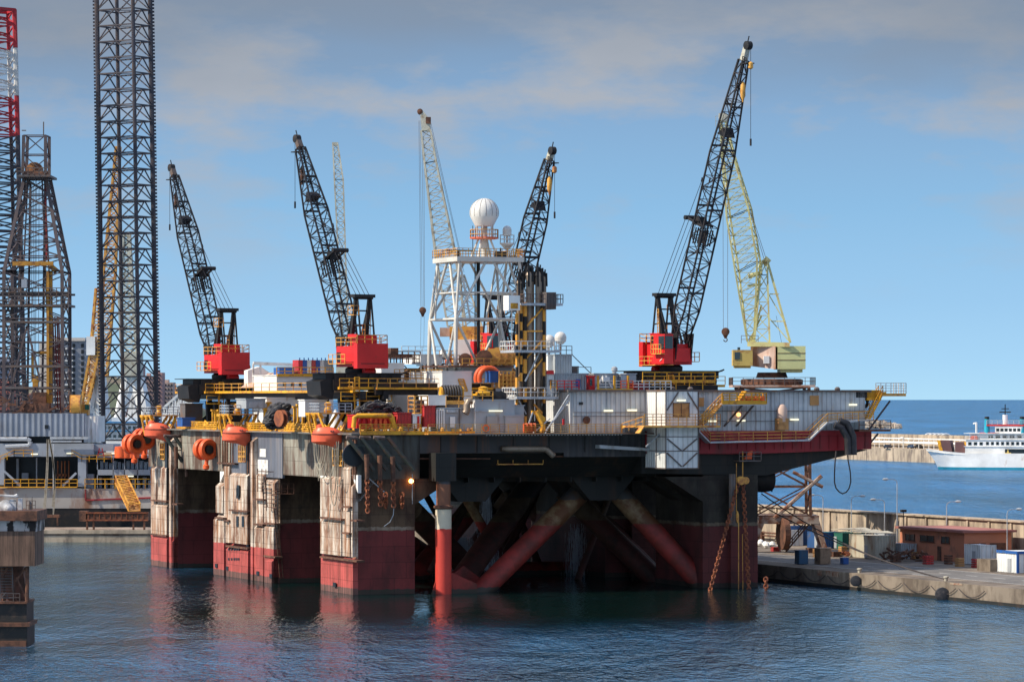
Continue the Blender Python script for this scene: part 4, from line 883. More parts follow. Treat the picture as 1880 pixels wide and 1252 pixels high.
# corner post, helideck support stub with yellow stair at right end
c = MB(); p = Pb(1608, 716, 3); q2 = Pb(1652, 720, 3)
c.box(p.x-1, q2.x, 1, 5, p.z-.9, p.z-.5); g = c.build('end_platform', m_ylr, P)
c = MB(); c.grid_rail([(p.x-1,1,p.z-.5),(q2.x,1,p.z-.5),(q2.x,5,p.z-.5)], 1.5, .8, .055); c.build('railing', m_whr, g)
c = MB(); s0, s1 = Pb(1592, 770, 0), Pb(1617, 722, 0); c.stairs(s0, s1, (0,.7,0), .09); c.bar(Pb(1578,768,2), Pb(1600,724,2), .14); c.bar(Pb(1608,722,0), Pb(1626,722,0), .25)
c.box(Pb(1592,0,0).x, Pb(1618,0,0).x, 0, 3, Pb(0+1600,735,0).z, Pb(1600,716,0).z-.0); c.build('stair', m_yel, g)
c = MB(); c.bar(Pb(1592,793,0), Pb(1634,736,0), .13); c.bar(Pb(1592,820,0), Pb(1612,796,0), .13); c.bar(Pb(1600,726,1), Pb(1580,732,1), .5, 8); c.build('strut', m_leg, g)
p = Pb(1584, 735, 1); c = MB(); c.tube([p+V((.75*math.cos(t),0,.75*math.sin(t)-.3)) for t in [2*math.pi*k/16 for k in range(16)]], .22, 8, True); c.box(p.x-1.6, p.x+2, 0, 1.5, p.z+.4, p.z+1.4); c.build('roller', m_blk, g)
c = MB(); p = Pb(1590, 788, 0); c.box(75.5, 80.6, -2.3, 1, p.z-.3, p.z); c.rail([(75.5,-2.3,p.z),(80.6,-2.3,p.z)], 1.3, 1.5); c.build('walkway', m_rust, P)
# hose loop hanging from the red hull, and bundle of pipes
c = MB(); p = Pb(1541, 775, -2.6); pts = [Pb(1541,772,-2.6), Pb(1555,777,-2.8), Pb(1566,800,-2.8), Pb(1567,835,-2.8)]
c.tube(pts, .5, 10); c.tube([Pb(1532,780,-2.6), Pb(1545,785,-2.8), Pb(1556,805,-2.8), Pb(1557,835,-2.8)], .5, 10)
c.build('hose_duct', m_net, P)
c = MB(); pts = [Pb(x, y, -2.8) for x, y in ((1535,828),(1533,850),(1532,870),(1532,885),(1535,896),(1541,903),(1547,906),(1554,903),(1559,896),(1562,884),(1561,866),(1557,845),(1556,830))]; c.tube(pts, .1, 6)
single(c, 'hanging_hose', m_rope2, 'thin black hose hanging in a long loop below the red hull against the sea', 'hose', pts[0])
# small platform with orange figure-like marker
p = Pb(1352, 845, -1); q2 = Pb(1392, 845, -1); c = MB(); c.box(p.x, q2.x, -2, 0, p.z-.15, p.z); c.rail([(p.x,-2,p.z),(q2.x,-2,p.z)], 1.2, 1.2, .05); c.build('hanging_platform', m_gun, P)
c = MB(); p = Pb(1374, 844, -1.2); c.prism([(p.x-.7,-1.3,p.z+.1),(p.x+.5,-1.3,p.z+.1),(p.x+.6,-1.3,p.z+1.3),(p.x+.1,-1.3,p.z+1.2),(p.x-.3,-1.3,p.z+.6)], (0,.4,0)); single(c, 'orange_cover', m_org2, 'small bright orange cover on the hanging platform beneath the red hull', 'cover', p)
# lamps
def olamp(p, lab, mt=None):
    c = MB(); c.lathe(p, [(.05,-.32),(.28,-.18),(.34,0),(.28,.18),(.05,.32)], 12); o = single(c, 'lit_lamp', mt or m_lamp, lab, 'lamp', p)
olamp(Pb(755, 883, -.5), 'glowing orange lamp under the deck edge right of the near column'); olamp(Pb(1356, 761, -.5), 'glowing orange lamp on the grey wall under the yellow platform', m_dimlamp)
# column 4: pulley, chains, ropes
p = Pb(1360, 882, -1.4)
c = MB(); c.lathe(p+V((0,.3,0)), [(.3,0),(.62,.05),(.3,.3),(.62,.55),(.3,.6)], 14, (0,-1,0)); c.lathe(p+V((.75,.3,0)), [(.3,0),(.5,.05),(.3,.3),(.5,.55),(.3,.6)], 14, (0,-1,0)); c.bar(p+V((.3,0,0)), p+V((.3,0,4.2)), .07)
single(c, 'chain_pulley', m_ylr, 'weathered pulley block at the top of the two rusty chains', 'pulley', p)
for x1, y1, lab in ((1298, 1104, 'left one of the long rusty chains slanting down to the water'), (1376, 1101, 'right one of the long rusty chains dropping to the water')):
    c = MB(); c.chain(Pb(1355 if x1 < 1350 else 1364, 888, -1.4), Pb(x1, y1, -8 if x1 < 1350 else -5), .18, .5); single(c, 'anchor_chain', m_rusto, lab, 'chain', Pb(x1, y1, -6), group='rusty chains at the right column')
c = MB(); c.chain(Pb(1406, 1060, -9), Pb(1407, 1112, -10), .2, .5); single(c, 'anchor_chain', m_rusto, 'short rusty chain standing out of the water right of the column', 'chain', Pb(1407, 1100, -9), group='rusty chains at the right column')
c = MB(); c.bar(Pb(1352, 850, -2.4), Pb(1352, 940, -2.4), .04); c.bar(Pb(1356, 950, -2.4), Pb(1356, 1100, -3), .05); c.bar(Pb(1363, 980, -2.4), Pb(1364, 1100, -3), .05); c.lathe(Pb(1354, 948, -2.4), [(.05,-.9),(.22,-.4),(.22,.3),(.05,.8)], 8)
single(c, 'hoist_wire', m_ylr, 'thin hoist wires with a small pale hook hanging beside the rusty chains', 'wire', Pb(1354, 950, -2))
c = MB(); c.lathe(Pb(1398, 880, 8), [(.5,-1.5),(1.7,-1.5),(1.9,0),(1.7,1.5),(.5,1.5)], 18, (1,0,0)); c.build('winch_drum', m_blk, P); 
# right side frame beside column 4
c = MB(); p0 = Pb(1392, 860, 8); c.rail([p0+V((0,0,-3.4)), p0+V((2.2,0,-3.4))], 3.2, 1.1, .09, 3); c.build('side_frame', m_blk, P)
# vertical light conduits on the columns
c = MB()
for px in (1204, 1342, 1347): p = Pb(px, 870, -1.25); c.bar(p, V((p.x,p.y,9 if px > 1300 else 16)), .3 if px > 1300 else .02, 6)
c.build('conduit', m_gun, P)
# waterfalls: discharge water under the platform
m_sp = bpy.data.materials.new('spray'); m_sp.use_nodes = True; nt_ = m_sp.node_tree; b_ = nt_.nodes['Principled BSDF']; b_.inputs['Base Color'].default_value = (.75,.8,.9,1); b_.inputs['Roughness'].default_value = .3; b_.inputs['Alpha'].default_value = .55
random.seed(21)
def fall(px, y0, y1, b0, n, w0, w1, lab, throw=0.0):
    c = MB()
    for i in range(n):
        u = random.random(); p, q2 = Pb(px, y0, b0), Pb(px, y1, b0); c0 = p.lerp(q2, u); ww = w0+(w1-w0)*u; q = c0+V((random.gauss(0, ww)+throw*u*u, random.gauss(0, ww), 0)); l = random.uniform(.4, 2.2)
        c.bar(q, q+V((0,0,-l)), random.uniform(.008, .022), 3)
    o = single(c, 'water_discharge', m_sp, lab, 'falling water', Pb(px, y1, b0)); o['kind'] = 'stuff'
fall(893, 878, 1075, 40, 1500, .25, 1.0, 'white stream of water falling from under the deck between the braces')
fall(846, 985, 1062, 48, 3200, .6, 1.9, 'white fan of spray splashing beside the cream and red leg')
fall(1058, 960, 1052, 42, 450, .6, .9, 'pale curtain of falling water deep under the deck')
# ---- anchor racks: slanted dark pipes with brown tubes and chains
def rack(pxs, ytop, dx, dy, b0, tubes, lab):
    t = thing('anchor_rack', lab, 'anchor rack', Pb(pxs[0], ytop, b0), group='slanted anchor racks'); c = MB()
    for px in pxs:
        p = Pb(px, ytop, b0); q2 = Pb(px+dx, ytop+dy, b0-1); c.bar(p, q2, .3, 8)
    for f in (.25, .55, .8): c.bar(Pb(pxs[0]+dx*f, ytop+dy*f, b0-.3), Pb(pxs[-1]+dx*f, ytop+dy*f, b0-.3), .09)
    c.build('slanted_pipe', M('rack_dark', (.035,.045,.038), (.09,.045,.03), .44, .9), t)
    c = MB()
    for px in pxs[:3]: p = Pb(px-2, ytop, b0); c.bar(p, Pb(px+18, ytop+1, b0), .28, 8)
    c.build('top_tube', M('rack_tube', (.16,.12,.11), (.07,.04,.03), .45), t)
    for px, y0, y1, y2 in tubes:
        c = MB(); c.bar(Pb(px, y0, b0-1.2), Pb(px+1, y1, b0-1.2), .36, 10, .3); c.build('chain_tube', m_rust, t)
        if y2: c = MB(); c.chain(Pb(px+1, y1, b0-1.2), Pb(px+2, y2, b0-1.2), .2, .5); c.build('chain', m_rusto, t)
rack([638, 662, 688, 712], 803, 48, 60, -1.4, [(673, 834, 880, 944), (697, 836, 882, 932), (721, 838, 884, 936)], 'near rack of slanted pipes with hanging chains at the front corner of the deck')
rack([303, 320, 337, 352], 800, 32, 48, 87, [(323, 820, 860, 0), (342, 830, 875, 0)], 'far rack of slanted dark pipes above the leftmost column')
c = MB(); c.lathe(Pb(648, 835, -.5), [(.1,0),(1.6,.02),(1.6,.5),(.1,.52)], 22, (0,-1,0), False); c.build('round_plate', m_win, P)
for k, (px, y0, y1, y2) in enumerate(((708, 905, 933, 0), (738, 905, 936, 0))):
    c = MB(); c.chain(Pb(px, y0, -.6), Pb(px, y1, -.6), .22, .5); single(c, 'short_chain', m_rusto, 'short thick rusty chain hanging on the shaded front of the near column', 'chain', Pb(px, y1, 0), group='short chains on the near column')
c = MB(); c.bar(Pb(675, 876, -.5), Pb(708, 905, -.5), .07); c.bar(Pb(757, 870, -1), Pb(757, 925, -1), .04)
c.path([Pb(723,930,-.6), Pb(722,945,-.6), Pb(716,958,-.6), Pb(705,966,-.6)], .05); c.build('guide_wire', m_gal, P)
# hanging ropes below the lifeboat
for k, (x0, x1, sg, y0, lab) in enumerate(((575, 600, 62, 800, 'left bunch'), (580, 596, 52, 800, 'left bunch'), (577, 604, 75, 803, 'left bunch'), (604, 622, 118, 810, 'long loop'), (606, 618, 98, 810, 'long loop'), (614, 630, 80, 812, 'long loop'))):
    c = MB(); pts = []
    for i in range(15):
        u = i/14; pts.append(Pa(x0+(x1-x0)*u, y0+sg*(4*u*(1-u))**.45, -1.4))
    c.path(pts, .06)
    single(c, 'hanging_rope', m_rope, ('pale ropes in short loops below the near lifeboat, '+lab) if k < 3 else ('pale ropes in long loops on the near column, '+lab), 'rope', pts[0], group='pale ropes left of the near column' if k < 3 else 'pale ropes on the near column')
c = MB()
for px in (585, 590, 608, 613, 620): c.bar(Pa(px, 802, -1), Pa(px, random.uniform(850, 885), -1), .06)
c.bar(Pa(607, 925, -1.2), Pa(602, 975, -1.2), .05)
c.build('falls', m_rope, P)
# ================= cranes =================
def red_crane(name, label, base, slew, L, luff, yel=True, grp=None, cab=True):
    """local frame: +x is the boom direction"""
    t = thing(name, label, 'crane', base, 'local', grp, slew)
    c = MB(); c.box(-3.4, 2.4, -2.0, 2.0, .5, 3.5); c.box(2.4, 3.0, -1.6, 1.6, .9, 2.9); hs = c.build('machinery_house', m_red, t)
    c = MB(); c.box(-4.4, -3.4, -2.6, 2.6, .25, 3.85); c.build('counterweight', m_red, t)
    c = MB(); c.box(-3.1, -.9, -1.5, 1.7, 3.5, 5.0); c.box(-3.2, -.8, 1.7, 2.0, 4.5, 5.2); c.box(-3.3,-.7,-1.6,1.8,5.0,5.12); c.build('engine_cover', m_red, t)
    c = MB(); c.box(.6, 3.3, -3.6, -2.05, 1.3, 4.9); c.box(.3, 3.3, -3.7, -2.02, .6, 1.3); cb = c.build('operator_cab', m_red, t)
    c = MB(); c.box(3.28, 3.36, -3.5, -2.15, 2.8, 4.6); c.box(1.9, 3.2, -3.66, -3.58, 2.8, 4.6)
    wn = c.build('window', m_glass, cb); c = MB()
    if True:
        c.bar((-1.2,-2.04,1.3), (-.8,-2.04,1.9), .05); c.bar((-.8,-2.04,1.9), (-.4,-2.04,1.5), .05); c.bar((-1.5,-2.04,1.4), (-1.1,-2.04,1.7), .04); c.bar((2.36,-3.75,1.0),(2.9,-3.75,1.35),.05)
        c.build('white_mark', m_sign, cb)
    c = MB(); c.rail([(2.9,-2.1,3.5),(-3.3,-2.1,3.5),(-4.3,-2.5,3.85),(-4.3,2.5,3.85),(-3.3,2.1,3.5),(2.3,2.1,3.5)], 1.2, 1.3, .055)
    c.box(-3.6, 3.4, -3.1, -2.0, .4, .5); c.rail([(-3.6,-3.1,.5),(.2,-3.1,.5)], 1.2, 1.2, .055); c.box(-2, 2.6, 2.0, 3.2, .9, 1.0); c.rail([(-2,3.2,1.0),(2.6,3.2,1.0)], 1.3, 1.2, .055)
    c.box(1.0, 3.4, -4.3, -3.6, 2.0, 2.1); c.rail([(1,-4.3,2.1),(3.4,-4.3,2.1)], 1.3, .6, .06)
    c.rail([(-2.6,.2,5.1),(-1.2,.2,5.1)], 1.5, .7, .04)
    c.build('railing', m_ylr, t)
    c = MB(); c.prism([(1.0,-1.5,5.0),(3.6,-1.5,5.0),(3.0,-1.5,1.2),(2.5,-1.5,1.2)], (0,.2,0)); c.prism([(1.0,1.3,5.0),(3.6,1.3,5.0),(3.0,1.3,1.2),(2.5,1.3,1.2)], (0,.2,0)); c.box(-1.5,-.3,-2.06,-2.0,.9,2.9); c.box(1.2,2.2,2.0,2.06,1.2,2.6); c.box(-4.43,-4.4,-2.0,2.0,.9,1.0); c.box(-2.9,-2.2,-1.56,-1.5,3.7,4.7); c.build('boom_foot', m_blk, t)
    # A frame
    c = MB()
    for y in (-1.15, 1.15):
        c.bar((-.2,y,3.4), (-1.7,y,10.4), .34, 4, .3); c.bar((-3.0,y,4.4), (-2.1,y,10.3), .12); c.bar((-.9,y,6.6), (-2.7,y,6.4), .1)
        c.bar((1.2,y,3.6), (-.8,y,8.2), .14)
    c.bar((-1.7,-1.6,10.5), (-1.7,1.6,10.5), .3, 8); c.box(-2.3, -1.1, -1.75, 1.75, 10.5, 10.95); c.bar((-.8,-1.1,6.5), (-.8,1.1,6.5), .2); c.bar((-1.3,-1.1,8.6),(-1.3,1.1,8.6),.12)
    c.bar((-.2,-1.2,4.8),(-.2,1.2,4.8),.3)
    c.build('a_frame', m_blk, t)
    c = MB(); c.rail([(-2.9,1.4,8.0),(-2.9,2.3,8.0),(-1.4,2.3,8.0)], 1.3, .7, .045); c.box(-2.9,-1.4,1.4,2.3,7.9,8.0); c.ladder((-1.0,-1.5,4.2), (-1.2,-1.5,8.6), (.2,0,0), .05); c.build('ladder_cage', m_ylr, t)
    # boom
    ca, sa = math.cos(luff), math.sin(luff); o = V((2.0,0,3.6)); ax = V((ca,0,sa)); e1 = V((0,1,0)); e2 = V((-sa,0,ca))
    def quad(s, w_, h_): return [o+ax*s+e1*(w_*i)+e2*(h_*j) for i, j in ((-1,-1),(1,-1),(1,1),(-1,1))]
    W_, D_ = 1.35, 1.2
    c = MB(); c.lattice([quad(0, 1.25, .3), quad(L*.12, W_, D_), quad(L*.64, W_, D_), quad(L*.95, .55, .5)], [4, max(9, int(L*.52/1.75)), max(6, int(L*.3/1.7))], .125, .06)
    for f in (.18, .46, .66, .8):
        k = 1 if f < .64 else 1-(f-.64)/.31*.6
        for j in (-1, 1): c.bar(o+ax*L*f+e1*(-W_*k)+e2*(D_*j*k), o+ax*L*f+e1*(W_*k)+e2*(D_*j*k), .17)
    p = o+ax*L*.70; c.prism([p-e1*.9-e2*.9, p-e1*.9+e2*1.1, p+ax*1.2-e1*.9+e2*.1], e1*1.8)
    for j in (0, 1):                        # dark grids low on the boom
        p = o+ax*L*(.335)+e2*(-.6+j*1.3)
        for k in range(6): c.bar(p+e1*(-1.1+k*.42), p+e1*(-1.1+k*.42)+ax*2.4, .09)
    for f in (.30, .52): p = o+ax*L*f+e2*D_; c.bar(p-e1*1.5, p+e1*1.5, .1); c.bar(p+e2*1.0-e1*.3, p, .07); c.bar(p+e2*1.0+e1*1.1, p, .07)
    c.build('boom', m_boom, t)
    # spreader strut
    c = MB(); p = o+ax*L*.40+e2*D_; c.bar(p-e1*.9-e2*1.6, p-e1*.9+e2*2.3, .2, 6); c.bar(p+e1*.9-e2*1.6, p+e1*.9+e2*2.3, .2, 6); c.bar(p-e1*1.3+e2*2.4, p+e1*1.3+e2*2.4, .34, 8); c.bar(p-e1*1.4, p+e1*1.4, .3, 8)
    c.box(p.x-.5, p.x+.4, -.7, .7, p.z-.3, p.z+.9); c.build('spreader', m_blk, t); sp = p+e2*2.4
    tip = o+ax*L
    c = MB(); hp_ = o+ax*L*.95; c.prism([hp_-e1*.4-e2*.45, hp_-e1*.4+e2*.42, tip-e1*.4+e2*.22+ax*.3, tip-e1*.4-e2*.38], e1*.8); c.m = 1
    c.lathe(tip-e1*.45-e2*.25, [(.2,0),(.62,.05),(.62,.85),(.2,.9)], 14, e1); c.bar(tip+ax*.3, tip+ax*1.3, .07); c.rail([hp_-e2*1.6-e1*.6, hp_-e2*.6-e1*.6], .7, .6, .06); c.box(hp_.x-e2.x*0+.0, hp_.x+1.6, -.7, .7, hp_.z-.6, hp_.z-.45)
    c.build('boom_head', [m_beige if yel else m_gun, m_blk], t)
    # ropes
    c = MB(); at = V((-1.7,0,10.8))
    for y in (-1.1, -.4, .4, 1.1): c.bar(at+V((0,y,0)), sp+e1*y, .035)
    for y in (-.7, .7): c.bar(sp+e1*y, o+ax*L*.66+e2*D_+e1*y, .035); c.bar(o+ax*L*.66+e2*D_+e1*y, o+ax*L*.96+e2*.5+e1*y*.4, .035); c.bar(sp+e1*y, sp+e1*y-e2*.1+ax*.1, .1); q2 = sp.lerp(o+ax*L*.66+e2*D_, .5)+e1*y; c.bar(q2, q2+ax*.6, .1)
    c.build('pendant_rope', m_boom, t)
    c = MB(); hk = tip-e2*.9; dr = 9 if L < 36 else 13
    c.bar(hk, hk-V((0,0,dr)), .03); c.bar(hk-V((0,0,dr)), hk-V((0,0,dr+1)), .12); c.build('hoist_rope', m_boom, t)
    if yel:
        c = MB(); p = o+ax*L*.90-e2*.7; c.lathe(p+V((0,0,-3.0)), [(.1,-.6),(.16,-.2),(.36,.3),(.36,1.8),(.12,2.3)], 10); c.lathe(hk+V((0,0,-3.2)), [(.1,0),(.35,.2),(.35,.9),(.1,1.1)], 8); c.build('hook_block', m_ylr, t)
    else:
        c = MB(); p = o+ax*L*.86-e2*.9; c.lathe(p+V((0,0,-1.6)), [(.12,-.7),(.3,.2),(.3,1.6),(.1,2)], 8); c.build('hook_block', m_rust, t)
    c = MB(); c.lathe((0,0,-.4), [(1.5,0),(1.7,.1),(1.7,.6),(1.3,.9)], 20); c.m = 1; c.lathe((-2.4,-.6,-.2), [(.5,-.9),(.7,-.5),(.7,.5),(.5,.9)], 12, (0,1,0)); c.build('slewing_ring', [m_blk, m_red], t)
    return t
def azim(dx, dy): return math.atan2(dy, dx)
s12 = azim(-.555, .83)
def carriage(t, base, w_=10.5, z0=0, zlow=-4.4, legs=((-1.5, 1), (1.8, 1)), yr=True, foot=21.9):
    """black travelling carriage under a crane, in rig frame coordinates relative to the base point of crane"""
    inv = Matrix.Rotation(TH-t.rotation_euler.z, 4, 'Z')
    def fin(c, n, m):
        c.v = [inv @ p for p in c.v]; return c.build(n, m, t)
    c = MB(); h = w_/2; c.box(-h, h, -3, 3, -1.5, -.5); c.box(-h+1, h-.6, -3.6, 3.6, -2.9, -1.3); c.box(-h-1.3, h+.5, -3.2, 3.2, -.5, -.38); c.prism([(-h+.2,-3.2,-1.2),(-h-.9,-3.2,-1.6),(-h-.7,-3.2,-3.6),(-h+1,-3.2,-4.2),(-h+1.6,-3.2,-1.2)], (0,6.4,0))
    for i in range(6): c.box(-h+1.2+i*w_/6.6, -h+1.7+i*w_/6.6, -3.72, -3.6, -2.8, -.6)
    c.lathe((h-1.4,-3.8,-1.9), [(.2,0),(.8,.05),(.8,.3),(.2,.35)], 12, (0,1,0)); c.bar((h-.6,-2,-.9), (h+1.3,-2,-.2), .12)
    fin(c, 'carriage', m_blk)
    c = MB()
    for lx, s in legs:
        c.prism([(lx-.6,-2.6,-4.0),(lx+.6,-2.6,-4.0),(lx+.4*s+.5,-2.6,foot-base[2]),(lx+.4*s-.7,-2.6,foot-base[2])], (0,.9,0)); c.prism([(lx-.6,1.7,-4.0),(lx+.6,1.7,-4.0),(lx+.4*s+.5,1.7,foot-base[2]),(lx+.4*s-.7,1.7,foot-base[2])], (0,.9,0))
    fin(c, 'carriage_leg', m_blk)
    c = MB(); c.box(-h+1.6, h+.3, -4.6, -3.6, -2.75, -2.4); c.rail([(-h+1.6,-4.6,-2.4),(h+.3,-4.6,-2.4)], 1.2, 1.5, .055); c.rail([(-h+1.8,-4.6,-4.4),(h-2,-4.6,-4.4)], 1.3, 1.8, .055); c.bar((-h+1.8,-4.6,-4.4),(h-2,-4.6,-4.4),.1)
    c.ladder((-h+4.2,-4.7,foot-base[2]), (-h+4.2,-4.7,-1.0), (.35,0,0), .08); fin(c, 'access_platform', m_yel)
def cbase(px, py, b): return rig2w(Pb(px, py, b))
B2 = Pa(655, 680, 8.5); c2b = rig2w(B2); cr2 = red_crane('crawler_crane', 'red deck crane second from left with black lattice boom leaning left', c2b, s12, 34.3, math.radians(64.5), False)
carriage(cr2, B2, 11.5, foot=22.2)
B1 = Pa(408, 691, 8.5); cr1 = dup(cr2, rig2w(B1), s12, 'leftmost red deck crane, its black lattice boom leaning left beside the tall dark leg', 'red deck cranes with black booms')
B3 = Pb(1232, 676, 12); c3b = rig2w(B3); cr3 = red_crane('crawler_crane', 'red crane at right with operator cab facing us and the longest black boom leaning right', c3b, azim(.56, -.83), 45.0, math.radians(69), True)
c3c = Pb(1248, 676, 12)
inv_done = carriage(cr3, B3, 12.5, legs=(), foot=25.5)
B6 = Pb(918, 672, 52); cr6 = red_crane('crawler_crane', 'far red crane behind the riser pipes, only its black boom and frame showing', rig2w(B6), azim(.56, -.83), 31.3, math.radians(67.5), True)
for cc in (cr2, cr3, cr6): cc['group'] = 'red deck cranes with black booms'
# ---- crane runway girders
t = thing('crane_runway', 'long black crane runway girder with yellow walkway on the left side of the deck', 'runway', (8.5, 50, 27)); c = MB()
g0, g1 = Pa(655, 700, 8.5).y, Pa(362, 700, 8.5).y
c.box(7.0, 7.8, g0-6, g1+4, 26.9, 28.1); c.box(10.5, 11.3, g0-6, g1+4, 26.9, 28.1)
for i in range(8):
    b_ = g0+i*10; c.box(7.1, 7.6, b_, b_+.8, 22.2, 26.9)
c.build('girder', m_blk, t); c = MB(); c.box(5.9, 7.0, g0-6, g1+4, 27.98, 28.12); c.box(5.85, 5.95, g0-6, g1+4, 27.85, 28.2); w_ = c.build('walkway', m_yel, t)
c = MB(); c.rail([(5.9,g0-6,28.15),(5.9,g1+4,28.15)], 1.2, 4, .05); c.build('railing', m_ylr, w_)
t = thing('crane_runway', 'black runway girder with yellow strip right of the second red crane', 'runway', (20, 22, 27)); c = MB()
z0, z1 = Pb(800, 725, 20).z, Pb(800, 703, 20).z; e0, e1_ = Pb(690, 715, 20).x, Pb(903, 715, 20).x
c.box(e0, e1_+.6, 20, 23.5, z0, z1-.6); c.box(e0, e1_, 20, 23.5, z1-.6, z1-.05); c.build('girder', m_blk, t)
for i in range(4):
    x = e0+1+i*(e1_-e0-2)/3; c = MB(); c.box(x, x+.8, 20.6, 21.4, 22.2, z0); c.build('post', m_blk, t)
c = MB(); c.box(e0, e1_, 19.4, 20, z1-.95, z1-.65); w_ = c.build('walkway', m_yel, t)
c = MB(); c.rail([(e0,19.4,z1-.7),(e1_,19.4,z1-.7),(e1_,23.5,z1-.7)], 1.3, 1.9, .05); c.stairs(Pb(853,718,18), Pb(846,696,18), (.4,0,0), .08, False); c.build('railing', m_ylr, w_)

# ---- yellow green quay crane on a portal
bq = qpt(1452, 1012); wq = rig2w(bq); Yq = wq.y
def A(px, py, dy=0): return Pw(px, py, Yq+dy)
t = thing('quay_crane', 'pale yellow green lattice crane standing on a rusty portal on the quay behind the platform', 'crane', wq, 'w')
def pbox(c, x0, x1, y0, y1, d0, d1, dx=0):   # box by picture extents, depth range; dx shifts the rear
    p, q2 = A(x0, y1), A(x1, y0); c.hexa([(p.x,Yq+d0,p.z),(q2.x,Yq+d0,p.z),(q2.x+dx,Yq+d1,p.z),(p.x+dx,Yq+d1,p.z),(p.x,Yq+d0,q2.z),(q2.x,Yq+d0,q2.z),(q2.x+dx,Yq+d1,q2.z),(p.x+dx,Yq+d1,q2.z)])
c = MB(); pbox(c, 1424, 1475, 636, 678, -4.5, 4.5); pbox(c, 1430, 1470, 678, 684, -4, 4); c.build('counterweight', m_ygl, t)
for yy in (648.5, 661): c = MB(); pbox(c, 1423.5, 1475.5, yy, yy+1.1, -4.54, -4.4); c.build('seam', m_rust, t)
c = MB(); p, q2 = A(1424, 679), A(1424, 636)
c.hexa([A(1378,672,-2), A(1424,678,-4.5), A(1424,678,4.5), A(1380,672,4), A(1378,634,-2), A(1424,636,-4.5), A(1424,636,4.5), A(1380,634,4)]); mh = c.build('machinery_house', m_pinkrust, t)
c = MB(); c.hexa([A(1372,636,-3), A(1450,637,-5), A(1450,637,4), A(1374,636,4), A(1372,627,-3), A(1450,629,-5), A(1450,629,4), A(1374,627,4)]); c.build('roof', m_ygr, t)
c = MB(); p = A(1402, 657, -4.0); c.box(p.x, p.x+.9, p.y-.2, p.y+1.0, p.z-.9, p.z+.3); c.build('window', m_wht, mh)
c = MB(); pbox(c, 1343, 1379, 643, 672, -4, -.5); pbox(c, 1346, 1376, 672, 676, -3.5, -1); cb = c.build('operator_cab', M('cab_yellow', (.58,.44,.13), (.4,.22,.08), .42), t)
c = MB(); pbox(c, 1346, 1356, 647, 660, -4.1, -3.98); pbox(c, 1352, 1357, 638, 643, -3, -2); c.build('window', m_glass, cb)
c = MB(); ctr = A(1417, 697); c.lathe((ctr.x,Yq,A(0,707).z), [(4.6,0),(4.9,.1),(4.9,.9),(4.6,1.0)], 30); c.lathe((ctr.x,Yq,A(0,694).z), [(2.6,0),(2.3,.9)], 20); c.m = 0
for k in range(30): an = 2*math.pi*k/30; c.bar((ctr.x+4.95*math.cos(an),Yq+4.95*math.sin(an),A(0,706).z), (ctr.x+4.95*math.cos(an),Yq+4.95*math.sin(an),A(0,697).z), .08)
c.build('slewing_ring', m_rust, t)
c = MB(); zt = A(0, 707).z; c.box(ctr.x-6.6, ctr.x+6.6, Yq-5.5, Yq+5.5, zt-.35, zt); pf = c.build('service_platform', m_pinkrust, t)
c = MB(); c.rail([(ctr.x-6.6,Yq-5.5,zt),(ctr.x+6.6,Yq-5.5,zt),(ctr.x+6.6,Yq+5.5,zt)], 1.2, 1.6, .05); c.rail([(ctr.x-6.6,Yq-5.5,zt),(ctr.x-6.6,Yq+5.5,zt)], 1.2, 1.6, .05); c.rail([A(1361,630,-2), A(1392,630,-3)], 1.2, 1.2, .05); c.build('railing', m_gun, pf)
# tower: lattice below
cx, hw = ctr.x+1.5, 3.9; zb = A(0, 945).z
def sq(x, y, z, r, r2=None): r2 = r2 or r; return [V((x-r,y-r2,z)), V((x+r,y-r2,z)), V((x+r,y+r2,z)), V((x-r,y+r2,z))]
c = MB(); c.lattice([sq(cx, Yq, zb, 4.4), sq(cx, Yq, zt-2.6, 4.2), sq(cx-1.5, Yq, zt-.4, 5.6)], [4, 2], .26, .12, True, True); c.build('lattice_tower', m_rust, t)
c = MB(); pc = (A(1452, 0)).x; c.box(pc-5.4, pc+4.2, Yq-4.5, Yq+4.5, zb-1.3, zb)
for x in (pc-5.0, pc+3.8):
    for y in (-4, 4):
        s = 1 if x > pc else -1; c.bar((x, Yq+y, zb-1), (x+s*1.5, Yq+y, 2.6), .55, 4, .4)
        c.box(x+s*1.5-.8, x+s*1.5+.8, Yq+y-1.2, Yq+y+1.2, 2.4, 3.2)
c.bar((pc-3,Yq-4.5,zb-.4), (pc+4.6,Yq-4.5,zb+6.4), .32, 6); c.bar((pc,Yq-4.5,zb+7), (pc+4.8,Yq-4.5,zb+4.6), .28, 6)
c.build('portal', M('portal_paint', (.34,.28,.24), RUST, .5, .7, .7), t)
c = MB(); c.lathe((pc-1.5,Yq-4.2,5.4), [(.5,-.5),(2.6,-.45),(2.6,.45),(.5,.5)], 18, (1,.25,0), False); c.build('cable_reel', m_rust, t)
c = MB(); c.stairs((pc-1,Yq-3,2.5), (pc+3,Yq-3,zb-1), (0,.5,0)); c.build('stair', m_rust, t)
